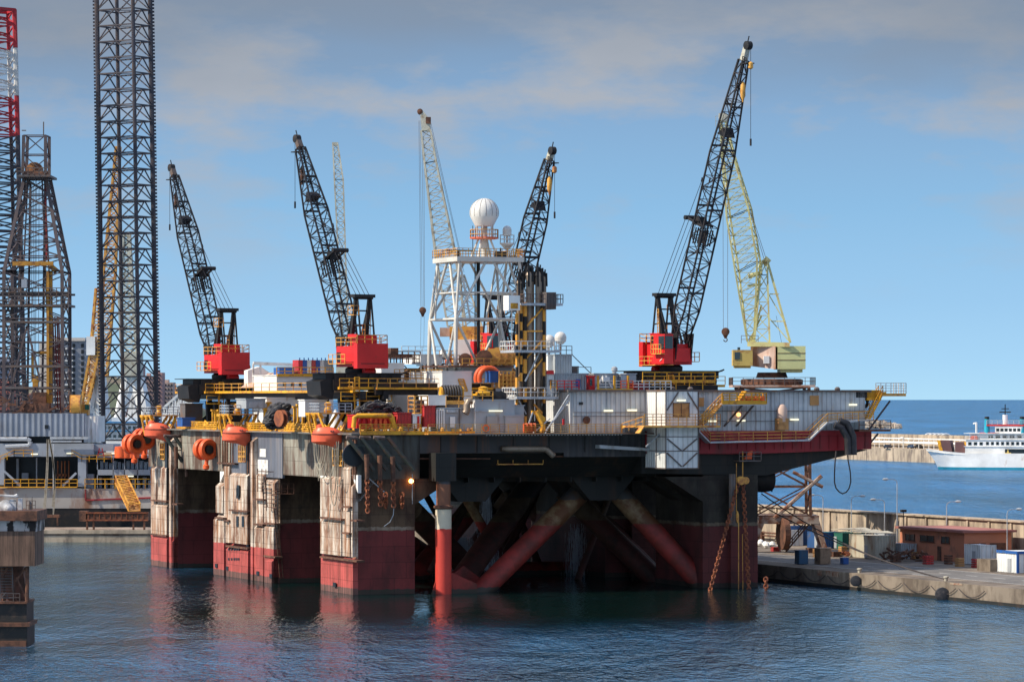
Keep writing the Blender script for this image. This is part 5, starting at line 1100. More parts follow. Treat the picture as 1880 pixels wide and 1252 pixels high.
# A frame tower on the machine
ap = A(1405, 478)
c = MB(); c.lattice([[A(1385,629,-2.4), A(1413,629,-2.4), A(1413,629,2.4), A(1385,629,2.4)], [A(1396,505,-1.3), A(1409,505,-1.3), A(1409,505,1.3), A(1396,505,1.3)], [A(1400,478,-1), A(1409,478,-1), A(1409,478,1), A(1400,478,1)]], [5, 1], .16, .07, True, True)
for y in (-2.2, 2.2): c.bar(A(1409,480,y*.4), A(1451,629,y), .2); c.bar(A(1413,540,y*.6), A(1430,540,y*.7), .1); c.bar(A(1416,590,y*.7), A(1442,590,y*.9), .1); c.bar(A(1413,585,y*.7), A(1451,629,y), .08); c.bar(A(1411,540,y*.6), A(1440,590,y*.8), .08)
c.bar(A(1402,476,0), A(1411,484,0), .7, 8); c.bar(A(1374,508,0), A(1399,500,0), .35, 6); c.bar(A(1372,525,-1), A(1399,522,-1), .2)
c.bar(A(1376,627,-1), A(1398,580,-1), .16); c.bar(A(1380,627,1), A(1398,560,1), .16)
c.build('a_frame', m_ygr, t)
# boom
S0 = [A(1372,627,-1.6), A(1384,627,-1.6), A(1384,627,1.6), A(1372,627,1.6)]; S1 = [A(1350,500,-2), A(1390,480,-2), A(1396,480,1.6), A(1357,500,1.6)]
S2 = [A(1334,400,-1.9), A(1374,385,-1.9), A(1380,385,1.5), A(1341,400,1.5)]; S3 = [A(1325,285,-1.2), A(1345,283,-1.2), A(1348,283,1), A(1328,285,1)]; S4 = [A(1322,216,-.6), A(1331,216,-.6), A(1332,216,.6), A(1323,216,.6)]
c = MB(); c.lattice([S0,S1,S2,S3,S4], [7,6,7,5], .16, .065, True); c.build('boom', m_ygr, t)
c = MB(); pbox(c, 1320, 1333, 209, 222, -.9, .9); c.lathe(A(1330,216,-1), [(.2,0),(.7,.1),(.7,1.8),(.2,1.9)], 12, (0,1,0)); c.rail([A(1314,232,-.8), A(1322,232,-.8)], 1.6, .6, .05); c.build('boom_head', m_beige, t)
c = MB()
for d_ in (-1, 1): c.bar(A(1404,480,d_), A(1345,283,d_), .04); c.bar(A(1408,480,d_), A(1350,300,d_), .04)
for x in (1328, 1336): c.bar(A(x if x > 1330 else 1327, 225), A(x, 603), .035)
c.bar(A(1425,580,0), A(1435,629,0), .03); c.build('rope', m_gun, t)
c = MB(); p = A(1332, 609); c.lathe(p+V((0,.4,0)), [(.2,0),(.65,.05),(.65,.75),(.2,.8)], 14, (0,-1,0)); c.prism([p+V((-.6,0,-.1)), p+V((.6,0,-.1)), p+V((.15,0,-1.1)), p+V((-.15,0,-1.1))], (0,.3,0)); c.tube([p+V((.3*math.cos(a_),.1,-1.3+.3*math.sin(a_))) for a_ in [math.pi*(.5-k/6*1.5) for k in range(7)]], .08, 6); c.build('hook_block', m_rust, t)

# ---- beige crane in the middle, standing on a pedestal behind the tower
Bq = Pb(862, 640, 62); Yb = rig2w(Bq).y
def E(px, py, dy=0): return Pw(px, py, Yb+dy)
t = thing('beige_crane', 'beige crane behind the white tower with boom leaning left and low hanging hook block', 'crane', E(862, 640), 'w')
def ebox(c, x0, x1, y0, y1, d0, d1): p, q2 = E(x0, y1), E(x1, y0); c.box(p.x, q2.x, Yb+d0, Yb+d1, p.z, q2.z)
c = MB(); ebox(c, 826, 888, 600, 624, -3, 3); c.build('machinery_house', m_ylr, t)
c = MB(); ebox(c, 808, 828, 602, 618, -2, 1); c.build('operator_cab', m_pinkrust, t)
c = MB(); ebox(c, 836, 880, 624, 700, -3.5, 3); c.build('pedestal', m_wht, t)
c = MB(); c.lattice([[E(822,600,-1.5),E(856,600,-1.5),E(856,600,1.5),E(822,600,1.5)],[E(799,470,-1.4),E(834,462,-1.4),E(836,462,1.4),E(801,470,1.4)],[E(779,300,-1),E(800,296,-1),E(801,296,1),E(780,300,1)],[E(773,240,-.7),E(790,238,-.7),E(790,238,.7),E(773,240,.7)]], [8,12,4], .17, .07, True); c.build('boom', m_beige, t)
c = MB(); c.prism([E(771,205,-.7),E(776,203,-.7),E(791,222,-.7),E(789,242,-.7),E(774,240,-.7)], (0,1.4,0)); c.m = 1; c.lathe(E(771,205,-.8), [(.2,0),(.45,.1),(.45,1.5),(.2,1.6)], 12, (0,1,0)); ebox(c, 782, 791, 216, 228, -.9, .9); c.build('boom_head', [m_beige, m_rust], t)
c = MB()
for x0, x1 in ((769,772.5),(771,775),(774.5,778),(778,779.5)): c.bar(E(x0, 222), E(x1, 563), .028)
c.bar(E(773, 580), E(772,640), .025); c.bar(E(779,580), E(778,640), .025); c.bar(E(790,222), E(849,480), .03); c.bar(E(790,232), E(852,500), .03); c.build('rope', m_gun, t)
c = MB(); p = E(776, 570); c.lathe(p+V((0,.4,0)), [(.2,0),(.55,.05),(.55,.75),(.2,.8)], 14, (0,-1,0)); c.prism([p+V((-.5,0,-.1)), p+V((.5,0,-.1)), p+V((.12,0,-1)), p+V((-.12,0,-1))], (0,.3,0)); c.build('hook_block', m_rust, t)
c = MB(); c.lattice([[E(850,600,-1.5),E(885,600,-1.5),E(885,600,1.5),E(850,600,1.5)],[E(846,505,-.8),E(852,505,-.8),E(852,505,.8),E(846,505,.8)]], [5], .15, .07); c.build('a_frame', m_beige, t)
# ---- far slim boom behind the second crane
c = MB(); Yf = 680; f = lambda px, py, d=0: Pw(px, py, Yf+d)
c.lattice([[f(630,640,-1),f(640,640,-1),f(640,640,1),f(630,640,1)],[f(614,330,-1),f(630,330,-1),f(630,330,1),f(614,330,1)],[f(611,264,-.5),f(620,264,-.5),f(620,264,.5),f(611,264,.5)]], [24,6], .15, .07); c.box(f(610,0).x, f(621,0).x, Yf-.6, Yf+.6, f(0,268).z, f(0,262).z)
t = thing('slim_crane', 'slim pale lattice boom standing almost upright behind the second red crane', 'crane', f(635, 680), 'w'); c.build('boom', m_beige, t)
c = MB(); p, q2 = f(618, 690), f(650, 640); c.box(p.x, q2.x, Yf-2, Yf+2, p.z-3, q2.z); c.build('machinery_house', m_beige, t)

# ================= white radome tower =================
Ct = Pb(878, 480, 34); tz = Ct.z; ca_, cb_ = Ct.x, 34
t = thing('radome_tower', 'white tubular tower carrying a railed platform with big white radome', 'tower', (ca_, cb_, 22))
def SQ(z, r): return [V((ca_-r,cb_-r,z)), V((ca_+r,cb_-r,z)), V((ca_+r,cb_+r,z)), V((ca_-r,cb_+r,z))]
zb_ = Pb(878, 690, 28).z; zm = Pb(878, 587, 34).z; m_tw = M('tower_white', (.60,.58,.53), (.45,.36,.28), .33, .6, .45)
c = MB(); A0, A1, A2 = SQ(22.2, 5.9), SQ(zm, 5.6), SQ(tz, 4.7)
for j in range(4):
    c.bar(A0[j], A1[j], .30, 8); c.bar(A1[j], A2[j], .2, 8); k = (j+1)%4; c.bar(A1[j], A1[k], .17, 6)
    mid = (A1[j]+A1[k])/2; mt = (A2[j]+A2[k])/2
    c.bar(A1[j], mt+(A2[j]-mt)*.1, .2, 8); c.bar(A1[k], mt+(A2[k]-mt)*.1, .2, 8); hm = A1[j].lerp(A2[j], .45), A1[k].lerp(A2[k], .45); c.bar(hm[0], hm[1], .13, 6)
    c.bar(A1[j], A0[j].lerp(A0[k], .42)+V((0,0,7)), .2, 8); c.bar(A1[k], A0[j].lerp(A0[k], .58)+V((0,0,7)), .2, 8); c.bar(A2[j], mid.lerp(A1[j], .6), .16, 6)
c.build('frame', m_tw, t)
c = MB(); c.bar((ca_,cb_,30), (ca_,cb_,tz), .3, 6); c.bar((ca_-.5,cb_,30),(ca_-.5,cb_,tz),.08); c.build('riser', m_blk, t)
c = MB(); c.box(ca_-5.3, ca_+5.3, cb_-5.3, cb_+5.3, tz-.2, tz+.5); pf = c.build('platform', m_tw, t)
c = MB(); c.rail([(ca_-5.3,cb_-5.3,tz+.5),(ca_+5.3,cb_-5.3,tz+.5),(ca_+5.3,cb_+5.3,tz+.5),(ca_-5.3,cb_+5.3,tz+.5)], 1.2, .9, .05, 3, True); c.build('railing', m_ylr, pf)
# radome stand
r0 = Pb(889, 475, 34).x; zr = lambda py: Pb(889, py, 34).z
c = MB()
for i in range(4): an = math.pi/4+i*math.pi/2; u = V((math.cos(an), math.sin(an), 0)); c.bar(V((r0,cb_,tz+.5))+u*2.2, V((r0,cb_,zr(440)))+u*1.0, .16, 6)
c.bar((r0,cb_,tz+.5), (r0,cb_,zr(415)), .5, 10)
for i in range(6): an = i*math.pi/3; u = V((math.cos(an), math.sin(an), 0)); c.bar(V((r0,cb_,zr(438)))+u*1.4, V((r0,cb_,zr(413)))+u*1.35, .09)
c.build('radome_stand', m_tw, t)
c = MB(); c.lathe((r0,cb_,zr(440)), [(1.5,0),(2.15,.1),(2.15,.35),(1.4,.4)], 12, sm=False); rp_ = c.build('radome_gallery', M('gallery_red', (.6,.12,.06), (.4,.3,.2), .4), t)
c = MB(); rg = [(r0+2.1*math.cos(i*math.pi/6), cb_+2.1*math.sin(i*math.pi/6), zr(438)) for i in range(12)]; c.rail(rg, 1.3, .9, .05, 2, True); c.build('railing', m_ylr, rp_)
c = MB(); R_ = 2.17; prof = [(1.35,-2.0),(2.08,-.65)]+[(R_*math.cos(a_), R_*math.sin(a_)) for a_ in [math.radians(x) for x in range(-15, 91, 7)]]
c.lathe((r0,cb_,zr(391)), prof, 28); c.v = c.v; dm = c.build('radome', M('radome_white', (.64,.63,.60), (.6,.57,.52), .3, .3, .35), t)
c = MB()
for i in range(14):
    an = 2*math.pi*i/14; c.path([V((r0,cb_,zr(391)))+V((R_*1.004*math.cos(a_)*math.cos(an), R_*1.004*math.cos(a_)*math.sin(an), R_*1.004*math.sin(a_))) for a_ in [math.radians(x) for x in range(-15, 80, 12)]], .025)
c.build('seam', m_gun, dm)
# small radome on mast
s0 = Pb(931, 424, 34); c = MB(); c.bar((s0.x,cb_,tz+.5), (s0.x,cb_,zr(432)), .2, 8); c.lathe((s0.x,cb_,zr(458)), [(.3,0),(.9,.7),(1.1,.8),(1.1,1.0)], 10, sm=False); c.rail([(s0.x+1.1*math.cos(i*math.pi/4), cb_+1.1*math.sin(i*math.pi/4), zr(446)) for i in range(8)], 1.2, .8, .05, 2, True); sm_ = c.build('small_mast', m_whr, t)
c = MB(); c.lathe((s0.x,cb_,zr(424)), [(.45,-.75),(.66,-.5)]+[(.68*math.cos(math.radians(x)), .15+.68*math.sin(math.radians(x))) for x in range(-10, 91, 12)], 18); c.build('small_radome', MATS['radome_white'], t)
c = MB(); p = Pb(842, 460, 34); c.bar(p+V((-2,0,0)), p+V((2.2,0,0)), .12); c.bar((p.x,cb_,tz+.5), p, .15); p = Pb(868, 442, 34); c.bar((p.x,cb_,tz+.5), (p.x,cb_,zr(415)), .05); p = Pb(912, 470, 34); c.box(p.x-.8, p.x+.8, cb_-2, cb_-1, tz+.6, tz+1.4); c.bar(p+V((.6,0,0)), p+V((.6,0,1.2)), .1)
c.build('antenna', m_blk, t)
# ================= riser tower =================
t = thing('riser_tower', 'cluster of tall brown riser pipes in a yellow and black striped frame', 'tower', Pb(975, 790, 4))
rb = 4.0; m_st = M('striped_post', (.80,.36,.05), None, rough=.5); nt_ = m_st.node_tree
def pz(px, y): return Pb(px, y, rb)
for i, (px, yt) in enumerate(((951, 515), (960, 510), (969, 500), (979, 505), (986, 500), (1001, 508))):
    c = MB(); p, q2 = pz(px, 790), pz(px, yt+6); dd = (i%2)*1.3-.5; c.bar(p+V((0,dd,0)), q2+V((0,dd,0)), .45 if i > 1 else .38, 14); c.lathe(q2+V((0,dd,0)), [(.5,0),(.42,.35),(.2,.6)], 14); rp2 = c.build('riser_pipe', m_pipe, t)
    c = MB(); c.bar(q2+V((0,dd,.3)), q2+V((0,dd,1.2)), .28, 8); c.bar(q2+V((.25,dd,.2)), q2+V((.3,dd,1.5)), .1); c.bar(q2+V((-.35,dd,-.3)), q2+V((-.3,dd,.8)), .12); c.bar(q2+V((-.2,dd-.4,-1.6)), q2+V((-.25,dd-.4,1.7)), .13); c.bar(q2+V((.4,dd-.3,-.9)), q2+V((.35,dd-.3,1.0)), .15); c.build('pipe_clamp', m_blk, rp2)
for k, (px, y0, y1, w_) in enumerate(((949, 575, 752, .22), (964, 555, 790, .3), (999, 565, 790, .22), (957, 560, 700, .2))):
    c = MB(); p, q2 = Pb(px, y1, rb-1.3), Pb(px, y0, rb-1.3); n = 9
    for i in range(n): c.m = i % 2; c.bar(p.lerp(q2, i/n), p.lerp(q2, (i+1)/n), w_, 6)
    c.build('striped_post', [m_st, m_blk], t)
c = MB()
for (x0,y0,x1,y1) in ((996,566,966,600),(964,660,996,625),(950,660,964,620),(999,655,966,695),(950,700,966,665),(980,742,999,762),(964,780,950,745),(966,608,999,608),(966,712,990,712)): c.bar(Pb(x0,y0,rb-1.2), Pb(x1,y1,rb-1.2), .13)
c.build('brace', m_st, t)
def plat(x0, x1, y, d0, d1, mt, rm):
    c = MB(); p, q2 = Pb(x0, y, rb), Pb(x1, y, rb); c.box(p.x, q2.x, rb+d0, rb+d1, p.z-.35, p.z); o = c.build('platform', mt, t); c = MB(); c.rail([(p.x,rb+d0,p.z),(q2.x,rb+d0,p.z),(q2.x,rb+d1,p.z)], 1.25, 1.0, .055); c.rail([(p.x,rb+d0,p.z),(p.x,rb+d1,p.z)], 1.25, 1.0, .055); c.build('railing', rm, o)
plat(950, 1022, 557, -2.4, 1.5, m_gal, m_gun); plat(930, 1016, 643, -3, 2.5, m_gal, m_whr); plat(934, 1010, 728, -3.2, 2.5, m_gal, m_whr)
c = MB(); p = Pb(1000, 568, rb-2); c.box(p.x, p.x+1.5, rb-2.6, rb, p.z, p.z+2.4)
for i in range(7): c.box(p.x+i*.22, p.x+.1+i*.22, rb-2.7, rb-2.6, p.z, p.z+2.4)
c.build('grating_box', m_gun, t)
c = MB(); p, q2 = Pb(928, 570, rb-2), Pb(949, 543, rb-2); c.box(p.x, q2.x, rb-3.2, rb-1.2, p.z, q2.z); cb = c.build('winch_cabin', m_wht, t); c = MB(); p, q2 = Pb(932, 567, rb-2), Pb(945, 557, rb-2); c.box(p.x, q2.x, rb-3.26, rb-3.18, p.z, q2.z); c.build('yellow_door', m_yel, cb)
c = MB(); c.bar(Pb(964,700,rb-1.6), Pb(990,648,rb-1.6), .12); c.bar(Pb(935,735,rb), Pb(947,748,rb), .14); c.bar(Pb(1000,735,rb), Pb(990,748,rb), .14); c.bar(Pb(952,735,rb-1.6), Pb(966,760,rb-1.6), .1); c.bar(Pb(940,560,rb), Pb(940,640,rb), .05); c.build('strut', m_gal, t)
c = MB(); p = pz(975, 780); c.box(p.x-3, p.x+2.6, rb-1, rb+2.5, ZD, p.z+.5); c.build('base_frame', m_blk, t)
# yellow knuckle arm and orange hose basket at the front edge
t = thing('knuckle_arm', 'yellow folded loader arm at the deck edge beside the riser pipes', 'loader arm', Pb(985, 795, -1)); c = MB()
c.bar(Pb(995,793,-1), Pb(998,770,-1), .35, 6); c.bar(Pb(998,772,-1), Pb(984,756,-1), .4, 6); c.bar(Pb(984,756,-1.2), Pb(1000,789,-1.8), .28, 6); c.bar(Pb(976,757,-1), Pb(990,757,-1), .3); c.build('arm', m_yel, t)
c = MB(); c.bar(Pb(979,795,-1.5), Pb(1010,768,-1.5), .1, 6); c.bar(Pb(978,757,-1.4), Pb(970,780,-1.4), .1); c.build('piston', m_gal, t)
c = MB(); p = Pb(958, 794, -2.2); q2 = Pb(988, 779, -2.2)
for i in range(5): c.tube([(p.x+.3+j*(q2.x-p.x-.6)/6, -2.1+.3*(j%2), p.z+.2+i*.24) for j in range(7)], .14, 6)
single(c, 'hose_basket', m_org2, 'coiled bright orange hose behind the yellow deck edge railing', 'hose', p)
# ================= deck equipment =================
def dbox(px0, px1, y0, y1, b, dep, mat, name, label, cat, parts=None, grp=None, z0=None):
    """box-shaped deck item whose front face is on plane b"""
    p, q2 = Pb(px0, y1, b), Pb(px1, y0, b); zz = p.z if z0 is None else z0; t = thing(name, label, cat, (p.x, b, zz), group=grp)
    w_ = q2.x-p.x-dep*.36*0
    c = MB(); c.box(p.x, q2.x, b, b+dep, zz, q2.z); o = c.build('body', mat, t)
    c = MB(); c.box(p.x-.12, q2.x+.12, b-.12, b+dep+.12, q2.z, q2.z+.14)
    c.build('roof', mat, t)
    return t, p, q2
def face(t, px0, px1, y0, y1, b, mat, name, dep=.06, parent=None):
    p, q2 = Pb(px0, y1, b), Pb(px1, y0, b); c = MB(); c.box(p.x, q2.x, b-dep, b+.02, p.z, q2.z); return c.build(name, mat, parent or t)
# big grey block with stepped top
t, p, q2 = dbox(873, 945, 735, 795, .6, 9, m_gry, 'engine_house', 'large plain grey steel house at the front deck edge below the riser platform', 'deck house')
face(t, 893, 912, 764, 794, .5, M('door_grey', (.33,.33,.33), (.4,.3,.25), .35), 'door', .3)
face(t, 897, 922, 753, 755.5, .5, m_lit, 'wall_lamp', .2); face(t, 870, 900, 753.5, 755, .5, m_gal, 'pipe', .15)
c = MB(); bb = Pb(892, 786, .1); c.tube([bb+V((.42*math.cos(x), 0, .42*math.sin(x))) for x in [2*math.pi*k/16 for k in range(16)]], .1, 6, True); single(c, 'lifebuoy', m_org2, 'orange lifebuoy ring hanging on the large grey house', 'lifebuoy', bb)
c = MB(); c.box(p.x-.05, p.x, .6, 9, p.z, q2.z); c.build('painted_lit_side', m_wht, t)  # white sheet puts sunlight into the colour of the left side
t, p, q2 = dbox(928, 961, 764, 795, .2, 4, m_gry, 'locker', 'low grey locker right of the large grey house', 'locker')
t, p, q2 = dbox(945, 962, 745, 795, 1.5, 8, m_gry, 'switch_room', 'narrow grey room behind the low locker', 'deck house')
t, p, q2 = dbox(803, 870, 750, 793, 1.2, 8, m_gry, 'pump_house', 'grey flat roofed pump house with white posted door left of the big grey block', 'deck house')
face(t, 826, 835, 765, 785, 1.1, m_wht, 'door', .12); face(t, 820, 840, 752, 757, 1.1, m_gal, 'lamp_housing', .2); face(t, 843, 844, 748, 793, 1.15, m_gun, 'seam')
for i in range(4): face(t, 800+i*4.2, 802.5+i*4.2, 751, 786, .9, m_whr, 'cable_duct', .3)
c = MB(); pts = [Pb(x, y, .6) for x, y in ((866,736),(860,737),(857,744),(857,754),(854,759))]; c.tube(pts, .5, 10); single(c, 'exhaust_pipe', m_pipe, 'bent brown exhaust pipe between the pump house and the grey block', 'pipe', pts[0])
c = MB(); c.rail([Pb(819,748,1.2), Pb(866,748,1.2)], 1.6, 2, .06); c.rail([Pb(867,736,.4), Pb(905,736,.4)], 1.4, 2, .06); 
single(c, 'roof_railing', m_ylr, 'yellow roof railing above the pump house and grey block', 'railing', Pb(840,748,1.2))
# red gear, containers along the front edge
t, p, q2 = dbox(779, 799, 746, 784, .6, 3.5, m_crr, 'red_container', 'upright red container left of the grey pump house', 'container')
t, p, q2 = dbox(730, 755, 759, 784, .8, 3, m_crr, 'red_container', 'low red container left of the yellow rack', 'container')
t, p, q2 = dbox(758, 772, 762, 786, .8, 3, m_wht, 'fire_cabinet', 'white cabinet with red stripe under the yellow rack', 'cabinet'); face(t, 766, 770, 764, 786, .75, m_red, 'stripe')
t, p, q2 = dbox(655, 722, 763, 786, 1.5, 4, m_red, 'orange_pump_skid', 'red pump skid with round orange rings under the yellow pipe', 'pump skid')
for i, px in enumerate((664, 672, 686, 694, 703, 711)):
    c = MB(); o_ = Pb(px, 777, 1.2); c.tube([o_+V((.45*math.cos(x), 0, .75*math.sin(x))) for x in [2*math.pi*k/14 for k in range(14)]], .14, 6, True); c.build('ring', m_org2 if i > 1 else m_red, t)
c = MB(); c.tube([Pb(x, y, .9) for x, y in ((649,785),(651,766),(656,763),(700,763),(718,763),(720,766),(724,786))], .33, 10); c.tube([Pb(724,786,.9),Pb(716,766,.9)], .2, 8); single(c, 'yellow_pipe', m_yel, 'thick yellow pipe running over the red pump skid', 'pipe', Pb(690,763,.9))
t = thing('yellow_rack', 'open yellow steel rack above the white cabinet', 'rack', Pb(762, 760, 1.5)); c = MB(); p, q2 = Pb(761, 766, 1.5), Pb(785, 727, 1.5)
for x in (p.x, q2.x, (p.x+q2.x)/2): 
    for b_ in (1.5, 4): c.bar((x,b_,ZD), (x,b_,q2.z), .09)
for z in [p.z+(q2.z-p.z)*k/5 for k in range(6)]: c.bar((p.x,1.5,z), (q2.x,1.5,z), .08); c.bar((q2.x,1.5,z), (q2.x,4,z), .08); c.bar((p.x,1.5,z), (p.x,4,z), .08)
c.build('frame', m_ylr, t); c = MB(); c.box(p.x+.5, q2.x-.3, 2, 3.8, p.z+.6, q2.z-.6); c.build('tank', m_gun, t)
t, p, q2 = dbox(787, 820, 727, 744, 4, 4, m_wht, 'white_locker', 'white locker behind the yellow rack', 'locker')
# black net piles
def pile(px0, px1, y0, y1, b, n, mat, label, r=.1, name='hose_pile'):
    c = MB(); cx0, cx1 = Pb(px0, y1, b), Pb(px1, y0, b)
    for i in range(n):
        u = random.random(); x = cx0.x+(cx1.x-cx0.x)*u; hh = (cx1.z-cx0.z)*(1-abs(2*u-1)**2.5*.7); o_ = V((x, b+random.uniform(0, 2.5), cx0.z+hh*random.uniform(.1, .85))); rr = random.uniform(.25, .75); tx, ty = random.random()*3, random.random()*3
        pts = [o_+V((rr*math.cos(a_), rr*math.sin(a_)*math.sin(tx), rr*math.sin(a_)*math.cos(tx)*.7+.2*math.cos(a_)*math.sin(ty))) for a_ in [2*math.pi*k/10 for k in range(random.choice((8, 10, 10)))]]
        c.tube(pts, random.uniform(r*.6, r*1.5), 5, random.random() < .6)
    c2 = cx0.lerp(cx1, .5)
    single(c, name, mat, label, 'hoses', (c2.x, b, cx0.z))
random.seed(31)
pile(661, 737, 738, 762, 3, 210, m_net, 'heap of coiled black hoses and nets on deck right of the second crane', .15)
pile(505, 530, 738, 770, 24, 90, m_net, 'heap of black hoses on the deck left of the second crane', .2)
pile(498, 515, 752, 785, 20, 60, m_net, 'smaller heap of black hoses spilling beside the orange reel', .2)
# wheel-shaped orange reel
c = MB(); o_ = Pb(516, 768, 18)
c.lathe(o_, [(.3,-.4),(1.2,-.4),(1.2,-.25),(.5,-.2),(.5,.2),(1.2,.25),(1.2,.4),(.3,.4)], 20, (1,.3,0), False); single(c, 'hose_reel', m_rusto, 'rusty orange reel seen edge on beside the black hose heap', 'reel', o_)
# stanchions and yellow deck edge gear on the left side
t = thing('pipe_rack', 'row of tall yellow stanchions along the left deck edge', 'stanchions', (.5, 50, ZD))
for i, px in enumerate((381, 386, 392, 476, 482, 490, 497, 506, 522, 530, 537, 546, 556, 563)):
    p = Pa(px, 785, .8+(i%3)); c = MB(); h_ = random.uniform(2.2, 4.6); c.bar((p.x,p.y,ZD), (p.x+.9,p.y,ZD+h_*.4), .2, 4); c.bar((p.x+.9,p.y,ZD+h_*.4), (p.x+.9,p.y,ZD+h_), .2, 4); c.box(p.x+.6, p.x+1.3, p.y-.4, p.y+.4, ZD+h_, ZD+h_+.25); c.build('stanchion', m_yel, t)
c = MB()
for (b0, b1) in ((17, 34.5), (38, 60), (66, 88)):
    c.grid_rail([(-.5,b0,ZD+.1),(-.5,b1,ZD+.1)], 1.2, 1.5, .07); c.box(-.6, -.4, b0, b1, ZD-.05, ZD+.25)
c.grid_rail([(.2,-.3,ZD+.1),(9,-.3,ZD+.1)], 1.25, .9, .07); c.box(.2, 17, -.55, -.4, ZD-.1, ZD+.35); c.build('deck_edge_rail', m_yel, P)
c = MB(); random.seed(8)
for i in range(60):
    b_ = random.uniform(2, 100); a_ = random.uniform(1, 5); z = ZD+random.uniform(0, .8); 
    if random.random() < .5: c.box(a_, a_+random.uniform(.4, 1.2), b_, b_+random.uniform(.4, 1.4), ZD, z+.4)
    else: c.bar((a_,b_,z), (a_+.2,b_+random.uniform(1, 3),z+random.uniform(0, 1)), random.uniform(.1, .25), 6)
c.build('deck_fitting', m_yel, P)
c = MB()
for i in range(60):
    b_ = random.uniform(2, 100); a_ = random.uniform(4, 9); z = ZD+random.uniform(0.3, 1.6); c.box(a_, a_+random.uniform(.4, 1.6), b_, b_+random.uniform(.4, 2), ZD, z)
c.build('deck_fitting', m_gun, P)
c = MB()
for i in range(22):
    x = random.uniform(.6, 17); z = ZD+random.uniform(.1, .6); c.lathe((x,random.uniform(.0,.6),z), [(.1,-.3),(.25,-.1),(.25,.2),(.1,.4)], 6)
c.build('valve', m_ylr, P)
for px, y in ((372, 0), (546, 0)): pass
t, p, q2 = dbox(335, 358, 768, 783, 80, 3, m_blue, 'skip', 'small blue skip on the far left deck', 'skip')
t, p, q2 = dbox(452, 487, 733, 750, 48, 5, m_gry, 'grey_cabin', 'grey cabin under the runway girder', 'cabin'); face(t, 458, 482, 737, 748, 47.9, m_gal, 'panel')
t, p, q2 = dbox(490, 560, 731, 748, 50, 6, m_wht, 'white_cabin', 'long white cabin under the runway girder between the cranes', 'cabin')
t, p, q2 = dbox(560, 600, 735, 765, 26, 3, m_wht, 'white_cabin', 'white cabin left of the second crane leg', 'cabin')
t, p, q2 = dbox(340, 372, 742, 775, 100, 3, m_gun, 'winch_house', 'dark winch house at the far left deck corner', 'deck house')
# white cone and tank beside lifeboats
c = MB(); o_ = Pa(610, 790, 2); c.lathe((2.5,o_.y,ZD), [(1.1,0),(1.0,1.4),(.1,3.4)], 16); single(c, 'white_cone', m_wht, 'white conical tank behind the near lifeboat', 'tank', (2.5,o_.y,ZD))
# ---- lifeboats and davits
def lifeboat(px, y, a, lab):
    p = Pa(px, y, a); w = rig2w(p); t = thing('lifeboat', lab, 'lifeboat', w, 'local', 'orange lifeboats on the left side', math.radians(-12))
    return t
lb0 = lifeboat(600, 797, -2.2, 'nearest orange lifeboat, hanging over the near column')
N = 13; L_, Bm = 2.25, 1.15
def ring(x, z0, z1, top):                  # cross-section of hull or canopy
    pass
c = MB(); rows = []
xs = [-L_+2*L_*i/(N-1) for i in range(N)]
for x in xs:
    u = x/L_; wv = Bm*(1-abs(u)**3.0*.85) ; kz = (-1.0+.35*u*u) if u < 0 else (-1.0-.55*u if u < .7 else -1.385+3.2*(u-.7))
    if u > .9: wv *= .6
    pr = [(-wv,0),(-wv*.98,-.35),(-wv*.93*(1-.35*max(0,u)),-.85),(-wv*.3*(1-.7*max(0,u)),kz-.25),(wv*.3*(1-.7*max(0,u)),kz-.25),(wv*.93*(1-.35*max(0,u)),-.85),(wv*.98,-.35),(wv,0)]
    rows.append([(x,yy,zz) for yy, zz in pr])
vs = [p for r in rows for p in r]; m_ = 8
c.add(vs, [(i*m_+j,(i+1)*m_+j,(i+1)*m_+j+1,i*m_+j+1) for i in range(N-1) for j in range(m_-1)]+[tuple(range(m_)), tuple(range((N-1)*m_, N*m_))[::-1]], True)
hull = c.build('hull', m_org, lb0)
c = MB(); rows = []
for x in xs:
    u = x/L_; wv = Bm*(1-abs(u)**3.0*.85)*(.6 if u > .9 else 1); hz = .85*(1-abs(u)**4)*(1-.25*max(0,u))+.02
    pr = [(-wv,.02),(-wv*.92,hz*.5),(-wv*.6,hz*.92),(0,hz),(wv*.6,hz*.92),(wv*.92,hz*.5),(wv,.02)]
    rows.append([(x,yy,zz) for yy, zz in pr])
vs = [p for r in rows for p in r]; m_ = 7
c.add(vs, [(i*m_+j+1,(i+1)*m_+j+1,(i+1)*m_+j,i*m_+j) for i in range(N-1) for j in range(m_-1)], True)
c.lathe((-1.0,0,.7), [(.6,0),(.55,.3),(.25,.45)], 12); c.build('canopy', m_org, lb0)
c = MB(); c.path([(r[3][0], (-1)*Bm*1.03*(1-abs(r[3][0]/L_)**3.0*.85), 0) for r in rows], .05); c.build('rubbing_strake', m_blk, lb0)
c = MB()
for x in (.9, 1.25): c.box(x-.1, x+.1, -Bm*.99, -Bm*.80, .3, .42)
c.build('window', m_glass, lb0)
def davit(px, ytop, a, lab, src=None):
    p = Pa(px, ytop, a)
    return p
